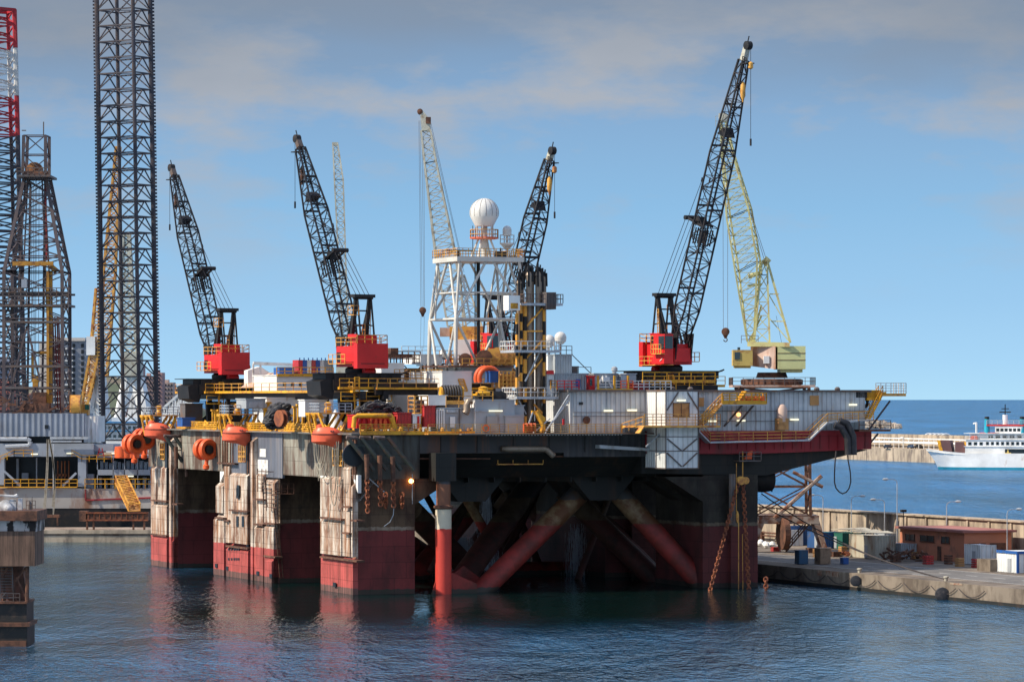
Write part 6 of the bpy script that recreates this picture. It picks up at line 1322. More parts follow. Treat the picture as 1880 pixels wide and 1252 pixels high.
def mkdavit(px, lab):
    p = Pa(px, 790, -.6); t = thing('davit', lab, 'davit', p, group='yellow lifeboat davits'); z2 = p.z+2.3; c = MB()
    c.box(-3.2, 1.5, p.y-3.0, p.y+3.2, z2, z2+.18); c.build('platform', m_ylr, t)
    c = MB()
    for dy in (-2.6, 0, 2.6):
        s = dy*.35; c.bar((-3.0,p.y+dy,z2), (-2.6,p.y+dy,z2-.6), .2); c.bar((1.2,p.y+dy,z2), (-.2,p.y+dy+s,p.z-.1), .2); c.bar((-3.2,p.y+dy,z2-.1), (-2.4,p.y+dy*1.35,p.z-.3), .17)
    c.bar((-3.1,p.y-3,z2), (-3.1,p.y+3.2,z2), .22)
    for dy in (-1.9, .5): c.bar((-3.5,p.y+dy,z2), (-3.6,p.y+dy-.1,z2-.9), .17); c.bar((-3.6,p.y+dy-.1,z2-.9), (-3.4,p.y+dy-1.0,z2-3.1), .15)
    c.build('arm', m_yel, t)
    c = MB(); c.rail([(-3.2,p.y-3,z2+.18),(-3.2,p.y+1.6,z2+.18)], 1.3, 1, .06, 3); c.rail([(-3.2,p.y-3,z2+.18),(1.5,p.y-3,z2+.18)], 1.3, 1, .06, 3); c.build('railing', m_gal, t)
    c = MB(); c.lathe((-1,p.y,z2+.2), [(.5,0),(.6,.3),(.35,.8),(.6,1.3),(.2,1.5)], 10); c.build('winch', m_yel, t)
    c = MB(); c.bar((-2.4,p.y-1.2,z2), (-2.2,p.y-1.2,z2-1.8), .05); c.bar((-2.4,p.y+1.2,z2), (-2.2,p.y+1.2,z2-1.8), .05); c.build('fall_wire', m_gal, t)
    return t
for ch_ in lb0.children:
    ch_.data.transform(Matrix.Diagonal((.96,.9,1.22,1)))
lb1 = dup(lb0, rig2w(Pa(434, 795, -2.2)), None, 'middle orange lifeboat, hanging above the second column'); lb1.rotation_euler = lb0.rotation_euler
lb2 = dup(lb0, rig2w(Pa(289, 788, -2.2)), None, 'farthest orange lifeboat, at the left end of the deck')
mkdavit(607, 'nearest yellow davit frame, over the near lifeboat'); mkdavit(440, 'middle yellow davit frame, over the second lifeboat'); mkdavit(296, 'farthest yellow davit frame, at the left end of the deck')
# ---- orange fairlead wheels
def wheel(px, y, a, r, lab, hub=True):
    p = Pa(px, y, a); t = thing('fairlead_wheel', lab, 'fairlead', p, group='big orange fairlead wheels'); ax = V((.35, -1, 0)).normalized(); r2 = r
    for k in (0, 1):
        o_ = p-ax*(k*1.5)+V((-.0, 0, 0)); c = MB(); c.lathe(o_, [(r*.45,-.1),(r*.62,-.45),(r*.92,-.45),(r,-.2),(r,.2),(r*.92,.45),(r*.62,.45),(r*.45,.1)], 28, ax); c.build('flange', m_org2, t)
    c = MB(); c.lathe(p-ax*1.5, [(r*.42,-.3),(r*.42,2.0)], 18, ax); c.build('hub', m_win, t)
    c = MB(); c.bar(p+V((-.2,0,-r*.9)), p+V((-.3,0,-r*.9-1.3)), .3, 8); c.lathe(p+V((-.3,0,-r-1.1)), [(.2,-.4),(.5,-.2),(.5,.3),(.2,.5)], 10); c.build('swivel', m_org2, t)
wheel(382, 825, -1.4, 1.65, 'orange double fairlead wheel left of the second column')
wheel(268, 806, -1.6, 1.75, 'upper orange fairlead wheel at the far left corner of the platform'); wheel(250, 815, -4.2, 1.65, 'outermost orange fairlead wheel at the far left corner')
# ---- big orange ring hose, drums, blue tank (mid deck, on raised deck)
t, p, q2 = dbox(812, 866, 683, 728, 18, 9, m_wht, 'white_deck_house', 'white deck house under the radome tower', 'deck house', z0=ZD); p_ = Pa(866, 683, q2.x)
t, p, q2 = dbox(848, 940, 676, 728, 26, 10, m_gry, 'grey_deck_house', 'grey deck house carrying the yellow drums', 'deck house', z0=ZD)
c = MB(); c.rail([(p.x,25.8,q2.z+.1),(q2.x,25.8,q2.z+.1)], 1.3, 1.1, .06); c.build('railing', m_ylr, t)
c = MB(); c.box(p.x-2.5, q2.x, 25, 36, q2.z+.15, q2.z+.4); c.build('top_deck', m_rust, t)
for i, (px, r) in enumerate(((853, .9), (888, 1.15), (902, 1.25), (914, 1.35), (926, 1.2), (936, 1.2))):
    o_ = Pb(px, 668, 27); c = MB(); c.lathe((o_.x,26.6,q2.z+.4+r), [(r*.3,0),(r,.02),(r*1.0,.2),(r*.85,.25),(r*.85,1.6),(r,1.65),(r,1.8),(r*.3,1.85)], 18, (.3,1,0))
    single(c, 'cable_drum', m_ylr if i not in (0,1) else m_rust, 'round cable drum on top of the grey deck house, '+('rusty' if i < 2 else 'yellow'), 'drum', (o_.x,26.6,q2.z+.4), group='rusty drums above the grey deck house' if i < 2 else 'yellow drums above the grey deck house')
t = thing('orange_hose_loop', 'big orange hose arch behind the yellow railing', 'hose loop', Pb(893, 700, 16))
for k in (0, 1):
    c = MB(); o_ = Pb(898-k*8, 692, 15+k*1.5); c.tube([o_+V((1.5*math.cos(a_)*(1 if k == 0 else .9), 0, 1.5*math.sin(a_)-.2)) for a_ in [math.pi*(1.12-1.2*j/16) for j in range(17)]], .36, 10); c.build('hose', m_org2, t)
t, p, q2 = dbox(900, 915, 683, 702, 14, 2, m_blue, 'blue_tank', 'small blue tank right of the orange hose arch', 'tank')
t = thing('yellow_grid_frame', 'yellow pipe grid frame stacked right of the blue tank', 'rack', Pb(935, 712, 13)); c = MB(); p, q2 = Pb(917, 712, 13), Pb(952, 682, 13)
for i in range(6): x = p.x+(q2.x-p.x)*i/5; c.bar((x,13,p.z), (x,13,q2.z), .09); c.bar((x,16,p.z), (x,16,q2.z), .09)
for i in range(5): z = p.z+(q2.z-p.z)*i/4; c.bar((p.x,13,z), (q2.x,13,z), .08); c.bar((p.x,16,z), (q2.x,16,z), .08)
c.build('frame', m_ylr, t); c = MB()
for i in range(3): c.box(p.x+.2+i*.9, p.x+.8+i*.9, 13.3, 15, p.z+.1, p.z+1.8)
c.box(p.x+.4, q2.x-.2, 13.4, 15.6, Pb(0+930,700,13).z, q2.z-.3); c.build('crates', m_wood, t)
# yellow hose reel with black hoses, winch beside
t = thing('hose_reel', 'yellow reel wound with thick black hoses below the runway end', 'reel', Pb(840, 735, 6)); o_ = Pb(850, 722, 6); c = MB(); c.lathe(o_, [(.2,0),(.95,.03),(.95,.3),(.7,.35),(.7,3.0),(.95,3.05),(.95,3.3),(.2,3.35)], 20, (-1,.15,0)); c.build('drum', m_yel, t)
c = MB()
for i in range(7): q0 = o_+V((-.6-i*.36,.1*i,0)); c.tube([q0+V((0, 1.05*math.cos(a_), 1.05*math.sin(a_))) for a_ in [2*math.pi*k/16 for k in range(16)]], .16, 6, True)
c.build('hose', m_net, t); c = MB(); c.box(o_.x-3.4, o_.x+.4, 5, 7, o_.z-1.6, o_.z-1.0); c.build('skid', m_ylr, t)
c = MB(); c.box(Pb(800,0+736,6).x, Pb(866,736,6).x, 5, 9, ZD, Pb(840,739,6).z-.2); c.build('support_deck', m_gun, t)
t = thing('anchor_winch', 'black and yellow winch on top of the big grey block', 'winch', Pb(890, 735, 3)); c = MB()
for k, px in enumerate((882, 893, 911, 920)): o_ = Pb(px, 728, 3); c.lathe(o_, [(.2,-.6),(.75,-.55),(.75,-.35),(.5,-.3),(.5,.3),(.75,.35),(.75,.55),(.2,.6)], 14, (.3,1,0) if k > 1 else (1,0,0))
c.box(Pb(875,0+735,3).x, Pb(930,735,3).x, 2, 5, Pb(900,735,3).z-.1, Pb(900,731,3).z); c.build('drum', m_blk, t); c = MB(); o_ = Pb(887, 718, 3); c.lathe(o_+V((0,0,-.4)), [(1.0,0),(1.1,.2),(.6,.6),(.7,.9),(.2,1.1)], 12); c.box(o_.x-1.2, o_.x+1.4, 2.4, 4, o_.z-.6, o_.z-.35); c.build('gearbox', m_yel, t)
# ---- white and rusty blocks behind the runway (px 700-850)
t, p, q2 = dbox(700, 742, 668, 700, 40, 8, m_wht, 'white_deck_house', 'small white and grey house with rusty roof gear right of the second crane', 'deck house', z0=ZD)
c = MB(); c.rail([(p.x,40,q2.z+.1),(q2.x+2.4,40,q2.z+.1)], 1.3, 1.0, .07); c.rail([(p.x,44,q2.z+.1),(q2.x+4,44,q2.z+.1)], 1.8, 1.0, .09); c.box(p.x+1, q2.x+2, 42, 46, q2.z+.9, q2.z+1.5); c.box(p.x+2.2, q2.x-.2, 42, 46, q2.z+1.5, q2.z+2.4); c.build('roof_gear', m_rust, t)
t, p, q2 = dbox(772, 812, 652, 668, 42, 8, m_wht, 'white_walkway_block', 'white raised walkway block left of the radome tower', 'walkway')
c = MB()
for i in range(6): c.bar((p.x+i*.6,42,p.z), (p.x+.9+i*.6,42,ZD), .12)
c.rail([(p.x-3,42,q2.z+.1),(q2.x,42,q2.z+.1)], 1.2, 1, .05); c.build('leg', m_whr, t)
t, p, q2 = dbox(724, 812, 700, 728, 26, 8, m_wht, 'white_deck_house', 'long bright white house behind the middle runway girder', 'deck house', z0=ZD)
c = MB(); c.grid_rail([(p.x,26,q2.z+.1),(q2.x,26,q2.z+.1)], 1.6, .8, .06); c.build('railing', m_ylr, t); c = MB(); c.box(p.x+3, p.x+8, 26, 28, q2.z+.14, q2.z+1.4); c.build('white_box', m_wht, t)
c = MB(); random.seed(12)
for i in range(50):
    px = random.uniform(700, 810); p = Pb(px, random.uniform(672, 700), 46); c.bar(p, p+V((random.uniform(-1,1), 0, random.uniform(-1.5,1.5))), random.uniform(.06, .2)) if i%2 else c.box(p.x, p.x+random.uniform(.4,1.6), 46, 47.5, p.z-random.uniform(.4,1.5), p.z)
c.box(Pb(700,0+700,48).x, Pb(812,700,48).x, 48, 56, ZD, Pb(760,676,48).z); c.build('pipe_gallery', m_rust, P)
# ---- left rear: white building with coloured containers on the roof
t, p, q2 = dbox(508, 612, 690, 735, 66, 12, m_wht, 'white_deck_house', 'long white deck house carrying coloured containers behind the runway', 'deck house', z0=ZD)
c = MB(); c.rail([(p.x,66,q2.z+.1),(q2.x,66,q2.z+.1)], 1.2, 1.4, .07); c.box(p.x, q2.x, 65.6, 66, q2.z-.1, q2.z+.3); c.build('railing', m_yel, t)
c = MB(); 
for i in range(6): c.box(p.x+1+i*1.3, p.x+1.5+i*1.3, 65.9, 66.0, q2.z-1.6, q2.z-1.0)
c.build('window', m_glass, t); zc = q2.z+.3
cols_ = [('red', (.5,.03,.04)), ('blue', (.03,.10,.35)), ('white', (.65,.65,.62)), ('red', (.38,.05,.05)), ('blue', (.03,.08,.30)), ('pale', (.55,.56,.56)), ('grey', (.25,.27,.29))]
nmz = ['leftmost upright container, bright red, on the white house roof', 'upright blue container second from left on the roof', 'upright white container between a blue and a red one on the roof', 'upright dark red container in the middle of the roof row', 'upright blue container right of the dark red one on the roof', 'upright pale container right of the second blue one on the roof', 'grey container ending the roof row beside the crane']
for i, (n_, cc) in enumerate(cols_):
    x0 = Pb(548+i*8 if i < 6 else 595, 680, 68).x; x1 = Pb(555.5+i*8 if i < 6 else 612, 680, 68).x; zt = Pb(570, 661, 68).z; t = thing('roof_container', nmz[i], 'container', (x0,68,zc), group='coloured containers on the white deck house'); c = MB(); c.box(x0, x1, 68, 71, zc-.2, zt); c.build('body', M('roofc_%d' % i, cc, (.2,.12,.1), .35, .8, .5, corr=.35, cdepth=.04, cdark=.2), t)
    c = MB(); c.bar((x0+.2,68,zt), (x0+.2,68,zt+.35), .08); c.build('lug', m_blue, t)
x0, x1 = Pb(513,0+676,68).x, Pb(540,676,68).x; c = MB(); c.box(x0, x1, 68, 71, zc-.2, Pb(525,675,68).z); single(c, 'low_container', m_blue, 'low bright blue container left of the upright row', 'container', (x0,68,zc))
# white gantry and brown sloping hull further left
t = thing('white_gantry', 'thin white gantry beam on posts above the brown sloping plate', 'gantry', Pb(500, 690, 80)); c = MB(); p, q2 = Pb(465,667,80), Pb(545,670,80); c.bar(p, q2, .3); 
for x in (p.x, p.x+1.2, q2.x): c.bar((x,80,p.z), (x,80,ZD), .15)
for i in range(5): c.bar(p+V((i*.8,0,-1.5-i*.2)), p+V((4+i*.6,0,-2.4)), .08)
c.build('beam', m_whr, t)
c = MB(); c.prism([Pb(460,712,78), Pb(508,712,78), Pb(508,684,78), Pb(478,700,78)], (0,6,0)); single(c, 'brown_plate', m_pinkrust, 'brown sloping steel plate left of the white deck house', 'plate', Pb(480,712,78))
c = MB(); c.prism([Pb(455,712,82), Pb(455,680,82), Pb(478,673,82), Pb(505,690,82), Pb(505,712,82)], (0,2,0)); single(c, 'white_canopy', m_wht, 'white curved canopy behind the brown plate', 'canopy', Pb(470,700,82))
# ---- roof of the quarters: cabins, domes
zr_ = ZR+.3
t, p, q2 = dbox(1018, 1079, 687, 727, 4, 6, m_cont, 'roof_cabin', 'grey corrugated cabin on the roof beside the riser pipes', 'cabin'); face(t, 1057, 1065, 696, 710, 3.9, m_blue, 'window', .1)
t, p, q2 = dbox(1004, 1017, 688, 727, 3, 3, m_wall2, 'roof_cabin', 'narrow pale cabin with red top left of the grey roof cabin', 'cabin'); face(t, 1003, 1016, 680, 687, 2.9, m_red, 'red_cap', .2); face(t, 1009, 1013, 697, 708, 2.9, m_win, 'window', .1)
t, p, q2 = dbox(1006, 1019, 652, 690, 9, 6, m_wht, 'roof_tower_house', 'upper white house behind the grey roof cabin', 'cabin', z0=ZD)
t, p, q2 = dbox(1019, 1050, 652, 690, 8, 6, m_cont, 'roof_tower_house', 'tall grey corrugated block below the white domes', 'cabin', z0=ZD)
c = MB(); c.rail([(p.x,8,q2.z+.1),(q2.x,8,q2.z+.1)], 1.2, .9, .05); c.build('railing', m_gun, t)
for i, (px, r, b_, lab) in enumerate(((1029, .86, 10, 'right white antenna dome on a short stand above the grey block'), (1008, .9, 16, 'left white antenna dome half hidden behind the platform railing'))):
    t2 = thing('antenna_dome', lab, 'radome', Pb(px, 645, b_), group='white domes above the quarters roof'); o_ = Pb(px, 620 if i == 0 else 626, b_); c = MB(); c.lathe(o_, [(.35,-.95),(.8,-.5)]+[(r*math.cos(math.radians(x)), r*math.sin(math.radians(x))) for x in range(-20, 91, 11)], 20); c.build('dome', MATS['radome_white'], t2); c = MB(); c.bar(o_+V((0,0,-.9)), V((o_.x,b_,q2.z)), .14, 6); c.build('stand', m_rust, t2)
c = MB(); c.bar(Pb(1051,652,8), Pb(1087,688,8), .06); c.bar(Pb(1051,674,8), Pb(1085,674,8), .05); c.bar(Pb(1085,674,8), Pb(1085,690,8), .05); c.bar(Pb(1062,674,8), Pb(1062,690,8), .05); c.build('stay', m_gun, Q_)
t, p, q2 = dbox(1051, 1061, 674, 690, 9, 3, m_gun, 'dark_box', 'small dark box right of the tall grey block', 'box')
t, p, q2 = dbox(1081, 1092, 691, 725, 3, 2, m_red, 'red_door_hut', 'narrow bright red door hut on the roof', 'hut'); face(t, 1083, 1087, 695, 708, 2.9, m_glass, 'window')
t, p, q2 = dbox(1091, 1133, 687, 718, 5, 6, m_gry, 'roof_cabin', 'beige grey cabin with air conditioner on the roof', 'cabin'); face(t, 1105, 1117, 692, 701, 4.9, m_wht, 'air_conditioner', .5)
c = MB(); c.bar(Pb(1093,716,4.85), Pb(1107,690,4.85), .12); c.bar(Pb(1125,716,4.85), Pb(1112,690,4.85), .12); c.build('brace', m_wht, t)
c = MB(); o_ = Pb(1128, 687, 6); c.lathe(o_, [(.3,0),(.3,.4),(.45,.5),(.45,.9),(.2,1.1)], 12); c.build('vent_pipe', m_gal, t)
t, p, q2 = dbox(1140, 1150, 688, 706, 5, 2, m_gal, 'roof_tank', 'silver upright tank on the roof, left of the pair', 'tank', z0=zr_)
t, p, q2 = dbox(1151, 1168, 687, 707, 5, 2, m_gry, 'roof_tank', 'dark grey upright tank on the roof, right of the pair', 'tank', z0=zr_)
# roof edge railings
def rr_(x0, x1, y, b_, mt, lab, st=1.0, h=1.25, m2=3):
    p, q2 = Pb(x0, y, b_), Pb(x1, y, b_); p.z = q2.z = max(zr_, p.z*0+zr_); c = MB(); c.rail([p, q2], h, st, .065, m2); o = c.build('roof_railing', mt, Q_)
# extra pipework and rails behind the front houses
random.seed(19)
for i in range(16):
    px = random.uniform(745, 1000); y = random.uniform(655, 700); b_ = random.uniform(38, 60); p = Pb(px, y, b_); wd = random.uniform(2, 5)
    t = thing('deck_platform', 'one of the small rusty railed platforms crowded between the white tower and the rear deck', 'platform', (p.x, b_, ZD), group='small railed platforms on the rear deck'); c = MB(); c.box(p.x, p.x+wd, b_, b_+2, p.z-.15, p.z)
    for dx in (.1, wd-.2): c.box(p.x+dx, p.x+dx+.15, b_+.1, b_+.25, ZD, p.z)
    c.build('frame', m_rust, t); c = MB(); c.rail([(p.x,b_,p.z),(p.x+wd,b_,p.z),(p.x+wd,b_+2,p.z)], 1.2, .9, .06); c.build('railing', m_ylr, t)
    c = MB(); c.lathe((p.x+wd*.5,b_+1,p.z), [(.5,0),(.5,1.0),(.2,1.4)], 10); c.build('vessel', (m_wht, m_rust, m_org2, m_ylr)[i%4], t)
rr_(1011, 1022, 722, .2, m_yel, ''); rr_(1023, 1063, 722, .3, m_red, ''); rr_(1098, 1140, 722, .3, m_whr, ''); rr_(1140, 1162, 722, .0, m_org2, ''); rr_(1162, 1232, 722, .3, m_whr, '', .9)
c = MB(); 
for px in (1098, 1128, 1153): p = Pb(px, 722, 0); c.bar((p.x,0,zr_), (p.x,0,zr_+2), .15)
c.box(Pb(1095,722,0).x, Pb(1160,722,0).x, -.3, .0, zr_, zr_+.15); c.build('roof_post', m_yel, Q_)
c = MB(); p, q2 = Pb(1160,0+722,1), Pb(1192,722,1); c.box(p.x, q2.x, 1, 3, zr_, zr_+1); single(c, 'red_roof_box', m_crr, 'low red box on the roof behind the white railing', 'box', (p.x,1,zr_))
c = MB()
for px in (1236, 1268, 1500, 1538): p = Pb(px, 719, .5); c.lathe((p.x,.6,zr_), [(.4,0),(.45,.2),(.2,.45)], 8)
c.build('roof_vent', m_gun, Q_)
# crane 3 base frame filler: yellow posts on runway
c = MB(); p, q2 = Pb(1176, 712, 7), Pb(1316, 712, 7); c.box(p.x, q2.x, 6.6, 18, zr_-.1, Pb(1240,707,7).z); cf = c.build('crane_foundation', m_blk, Q_)
c = MB(); z_ = Pb(1240, 699, 7).z; c.box(p.x, q2.x-.6, 6.2, 6.6, z_-.3, z_+.15); c.rail([(p.x,6.2,z_+.1),(q2.x-.6,6.2,z_+.1)], 1.1, 2, .06); c.bar((p.x,6.2,z_-1.4), (q2.x-1,6.2,z_-1.4), .07)
for i in range(5): c.bar((p.x+1+i*2.1,6.2,z_-1.5), (p.x+1+i*2.1,6.2,z_), .07)
c.build('foundation_rail', m_yel, cf)
# ================= left background: drillship, leg, cranes, town =================
def W(px, py, Y, d=0): return Pw(px, py, Y+0) + V((0, d, 0))
def wb_(c, x0, x1, y0, y1, Y, dep): p, q2 = Pw(x0, y1, Y), Pw(x1, y0, Y); c.box(p.x, q2.x, Y, Y+dep, p.z, q2.z)
m_shipg = M('ship_grey_blue', (.30, .34, .40), (.25, .2, .18), .36, .4, .5, stretch=.3)
m_shipc = M('ship_corrugated', (.23, .27, .34), (.2, .18, .18), .38, .5, .5, stretch=.2, corr=1.1, cdepth=.05, cdark=.3)
m_shiph = M('ship_hull_grey', (.42, .40, .38), (.27, .14, .09), .43, .25, .7, stretch=.4)
# quay on the left
q = MB(); q.box(-200, Pw(300,0,719).x+14, 719, 740, -3, 2.1); struct(q, 'quay_left', M('left_quay', (.34,.28,.24), (.18,.12,.09), .46, .3, .9))
c = MB(); c.box(-130, -60, 718.6, 719, -1, 1.2); c.box(-130, -60, 718.4, 719.4, 1.6, 2.3); single(c, 'quay_wall', m_cwall, 'stained low quay wall on the left in front of the drillship', 'wall', (-100, 719, 0), 'w')
# drillship
Ys = 746.0; t = thing('drillship', 'grey drillship with rusty hull and dark open work deck moored at the left quay', 'ship', Pw(100, 950, Ys), 'w')
c = MB(); wb_(c, -60, 285, 897, 933, Ys, 14); hl = c.build('hull', m_shiph, t)
c = MB(); wb_(c, -60, 285, 933, 975, Ys+.1, 14); c.build('lower_hull', m_blk, t)
c = MB(); wb_(c, -60, 154, 759, 801, Ys+1, 16); ch_ = c.build('corrugated_house', m_shipc, t)
c = MB(); wb_(c, 82, 89, 780, 787, Ys+.9, .2); c.build('window', m_win, ch_)
c = MB(); wb_(c, 154, 179, 764, 812, Ys+3, 14); c.build('pale_house', m_wall2, t)
c = MB(); wb_(c, -60, 172, 814, 838, Ys, 16); wb_(c, 168, 208, 816, 828, Ys+1, 14); wb_(c, -60, 8, 838, 890, Ys, 2); wb_(c, 143, 158, 838, 893, Ys, 3); wb_(c, 178, 285, 862, 872, Ys, 12); wb_(c, 178, 285, 836, 840, Ys, 12); c.build('deck_frame', m_shipg, t)
c = MB(); wb_(c, -60, 285, 836, 897, Ys+9, 1); wb_(c, -60, 158, 801, 814, Ys+4, 2); c.build('dark_bay', m_win, t)
c = MB()
for px in (178, 207, 228, 252, 276): wb_(c, px, px+1.4, 840, 897, Ys, .3)
for i in range(12): wb_(c, 184+i*8, 190+i*8, 846+(i%3)*2, 861, Ys+3, 2)
for i in range(10): wb_(c, 182+i*10, 187+i*10, 876+(i%2)*6, 897, Ys+4, 2)
wb_(c, 40, 52, 868, 880, Ys+6, 1); wb_(c, 66, 68, 840, 893, Ys+4, 1); wb_(c, 150, 172, 870, 897, Ys+2, 2); wb_(c, 30, 34, 842, 892, Ys+6, 1)
c.bar(W(8,865,Ys), W(38,892,Ys), .25); c.bar(W(140,868,Ys), W(115,892,Ys), .25)
c.build('bay_equipment', m_shipg, t)
c = MB(); 
for px in (105, 112, 118, 125): wb_(c, px, px+2, 846, 893, Ys+5, 1)
wb_(c, 104, 122, 870, 874, Ys+5, 1); c.build('bay_machinery', M('dull_orange', (.35,.12,.04), RUST, .5), t)
c = MB(); c.path([W(0,806,Ys), W(50,806,Ys), W(56,810,Ys), W(54,818,Ys), W(10,820,Ys)], .45, 8); c.bar(W(95,803,Ys-1), W(95,812,Ys-1), .2); c.bar(W(92,804,Ys-1), W(162,804,Ys-1), .3); c.bar(W(96,810,Ys-1), W(150,810,Ys-1), .2); c.build('pipe', m_gal, t)
c = MB(); c.rail([W(8,893,Ys-.3), W(142,893,Ys-.3)], 1.4, 1.6, .07); c.rail([W(156,897,Ys-.3), W(285,897,Ys-.3)], 1.9, 2, .09); c.rail([W(0,850,Ys-.3), W(26,838,Ys-.3), W(60,838,Ys-.3)], 1.3, 1.6, .07); c.rail([W(132,838,Ys-.3), W(150,848,Ys-.3), W(205,848,Ys-.3)], 1.3, 1.6, .07)
c.box(W(0,0,Ys).x, W(142,0,Ys).x, Ys-.6, Ys, W(0,895,Ys).z, W(0,893,Ys).z); c.build('railing', m_yel, t)
c = MB(); c.path([W(157,898,Ys-.1), W(157,918,Ys-.1), W(285,913,Ys-.1)], .16); c.build('red_line', m_hull, t)
for i, (px, y, w_) in enumerate(((57, 833.5, 12), (122, 832, 12), (235, 874, 10), (205, 832, 10))):
    c = MB(); wb_(c, px, px+w_, y-1, y+1, Ys-.3, .2); c.build('strip_lamp', m_lit, t)
c = MB(); c.bar(W(98,815,Ys-2), W(98,943,Ys-4), .12); c.build('mast_pole', m_gal, t)
for k, (x0, x1, yb) in enumerate(((87,79,945),(88,82,940),(90,98,944),(91,96,930))):
    c = MB(); pts = []
    for i in range(15): u = i/14; pts.append(W(x0+(x1-x0)*u+(6 if k > 1 else 2)*math.sin(u*math.pi), 806+(yb-806)*u, Ys-4)) 
    c.path(pts, .16); single(c, 'hanging_line', m_rope, 'pale hose lines hanging in loops from the drillship side to the quay', 'line', pts[0], 'w', 'hanging lines at the drillship')
c = MB()
for px in (214, 223, 233, 244): c.lathe(W(px+24 if 0 else px, 830, Ys-1), [(.2,-1.2),(1.3,-1.1),(1.4,0),(1.3,1.1),(.2,1.2)], 12, (0,0,1)) if px > 220 else None
for px in (243, 258): wb_(c, px, px+12, 823, 834, Ys-1, 2)
c.build('orange_drum', m_org2, t)
c = MB(); p = W(185, 830, Ys-1); 
for s in (-.6, .6): c.bar(p+V((s,0,-.8)), p+V((s*.4,0,.8)), .12)
c.bar(p+V((-.5,0,0)), p+V((.5,0,0)), .12); c.build('trestle', m_hull, t)
# yellow gangway
t = thing('gangway', 'yellow lattice gangway slanting from the drillship down to the quay', 'gangway', W(240, 938, 735), 'w'); c = MB(); g0, g1 = W(222, 886, 743), W(247, 938, 736)
c.lattice([[g0+V((-1.1,0,0)), g0+V((1.1,0,0)), g0+V((1.1,0,1.4)), g0+V((-1.1,0,1.4))], [g1+V((-1.1,0,0)), g1+V((1.1,0,0)), g1+V((1.1,0,1.4)), g1+V((-1.1,0,1.4))]], [10], .13, .08, True, True); c.build('frame', m_ylr, t); c = MB(); c.hexa([g0+V((-1,0,0)), g0+V((1,0,0)), g1+V((1,0,0)), g1+V((-1,0,0)), g0+V((-1,0,.15)), g0+V((1,0,.15)), g1+V((1,0,.15)), g1+V((-1,0,.15))]); c.build('tread', m_wood, t)
# brown beam trestle on quay
t = thing('steel_trestle', 'long brown steel beam on short posts standing on the left quay', 'trestle', W(205, 972, 722), 'w'); c = MB(); wb_(c, 158, 272, 941, 955, 722, 3); wb_(c, 145, 160, 938, 957, 722, 3); bm = c.build('beam', m_rust, t)
for px in (158, 170, 243, 263): c = MB(); wb_(c, px, px+3, 955, 973, 722, 1); c.build('post', m_rust, t)
c = MB(); wb_(c, 158, 272, 940, 942.5, 721.8, .3); wb_(c, 158, 272, 953.5, 956, 721.8, .3)
for px in range(162, 272, 10): wb_(c, px, px+1.2, 941, 955, 721.9, .2)
c.build('flange', m_rusto, bm)
c = MB(); wb_(c, 72, 108, 945, 950, 724, 2)
for px in (74, 104): wb_(c, px, px+2, 950, 965, 724, 1)
single(c, 'low_bench', m_rust, 'low brown frame on the quay below the hanging lines', 'frame', W(90,965,724), 'w')
# ---- derrick
Yd = 760.0; t = thing('drilling_derrick', 'brown lattice drilling derrick with railed monkey board on the drillship', 'derrick', W(70, 757, Yd), 'w')
def D(px, py, d=0): return Pw(px, py, Yd)+V((0, d, 0))
def sqd(x0, x1, y, dd): return [D(x0,y,-dd), D(x1,y,-dd), D(x1+2,y,dd), D(x0+2,y,dd)]
c = MB(); c.lattice([sqd(14,121,757,5.5), sqd(14,120,500,5.5), sqd(47,88,330,2.4)], [6, 6], .38, .13, True, True)
c.lattice([sqd(44,86,320,2.2), sqd(46,86,250,2.2)], [2], .34, .12, True)
for x in (26, 37, 99, 109): c.bar(D(x, 757, -5.4), D(x*.42+38, 330, -2), .16)
for x in (56, 83): c.bar(D(x, 757, -5), D(x+1, 335, -1), .24)
c.bar(D(30,700,-5.5), D(56,600,-5.5), .22); c.bar(D(80,700,-5.5), D(56,600,-5.5), .22); c.bar(D(50,757,-6), D(72,712,-6), .3); c.bar(D(100,757,-6), D(72,712,-6), .3)
c.build('frame', M('derrick_brown', (.085,.07,.08), (.12,.085,.075), .45, .6), t)
c = MB(); 
for x0, x1, y in ((38,98,326),(2,132,562),(8,124,673),(16,121,592),(16,121,712),(8,132,540)): p, q2 = D(x0,y+2), D(x1,y-2); c.box(p.x, q2.x, Yd-6, Yd+6, p.z, q2.z) if y in (326,562) else [c.bar(D(x0,y,d_), D(x1,y,d_), .25) for d_ in (-5.6, 5.6)]
pf = c.build('platform', m_gun, t)
c = MB(); c.rail([D(2,560,-6), D(132,560,-6)], 3.2, 1.2, .1, 4); c.rail([D(120,575,-6.2), D(132,575,-6.2)], 3.4, .6, .1, 4); c.rail([D(38,324,-6), D(99,324,-6)], 1.3, 1.2, .1, 2); c.build('railing', m_gun, pf)
c = MB(); c.bar(D(30,486,-5.5), D(104,486,-5.5), .5); c.bar(D(98,490,-5), D(110,500,-5), .6); c.bar(D(98,500,-5), D(98,740,-5), .5); c.bar(D(94,500,-5.5), D(94,740,-5.5), .3); c.box(D(66,0).x, D(76,0).x, Yd-5.5, Yd-4, D(0,712).z, D(0,690).z); c.lathe(D(71,697,-4.8), [(.3,-.8),(.8,-.7),(.8,.7),(.3,.8)], 12, (0,1,0)); c.bar(D(66,650,-5), D(66,700,-5), .25); c.bar(D(66,648,-5), D(100,648,-5), .3); c.build('yellow_beam', M('dull_yellow', (.45,.22,.03), RUST, .42), t)
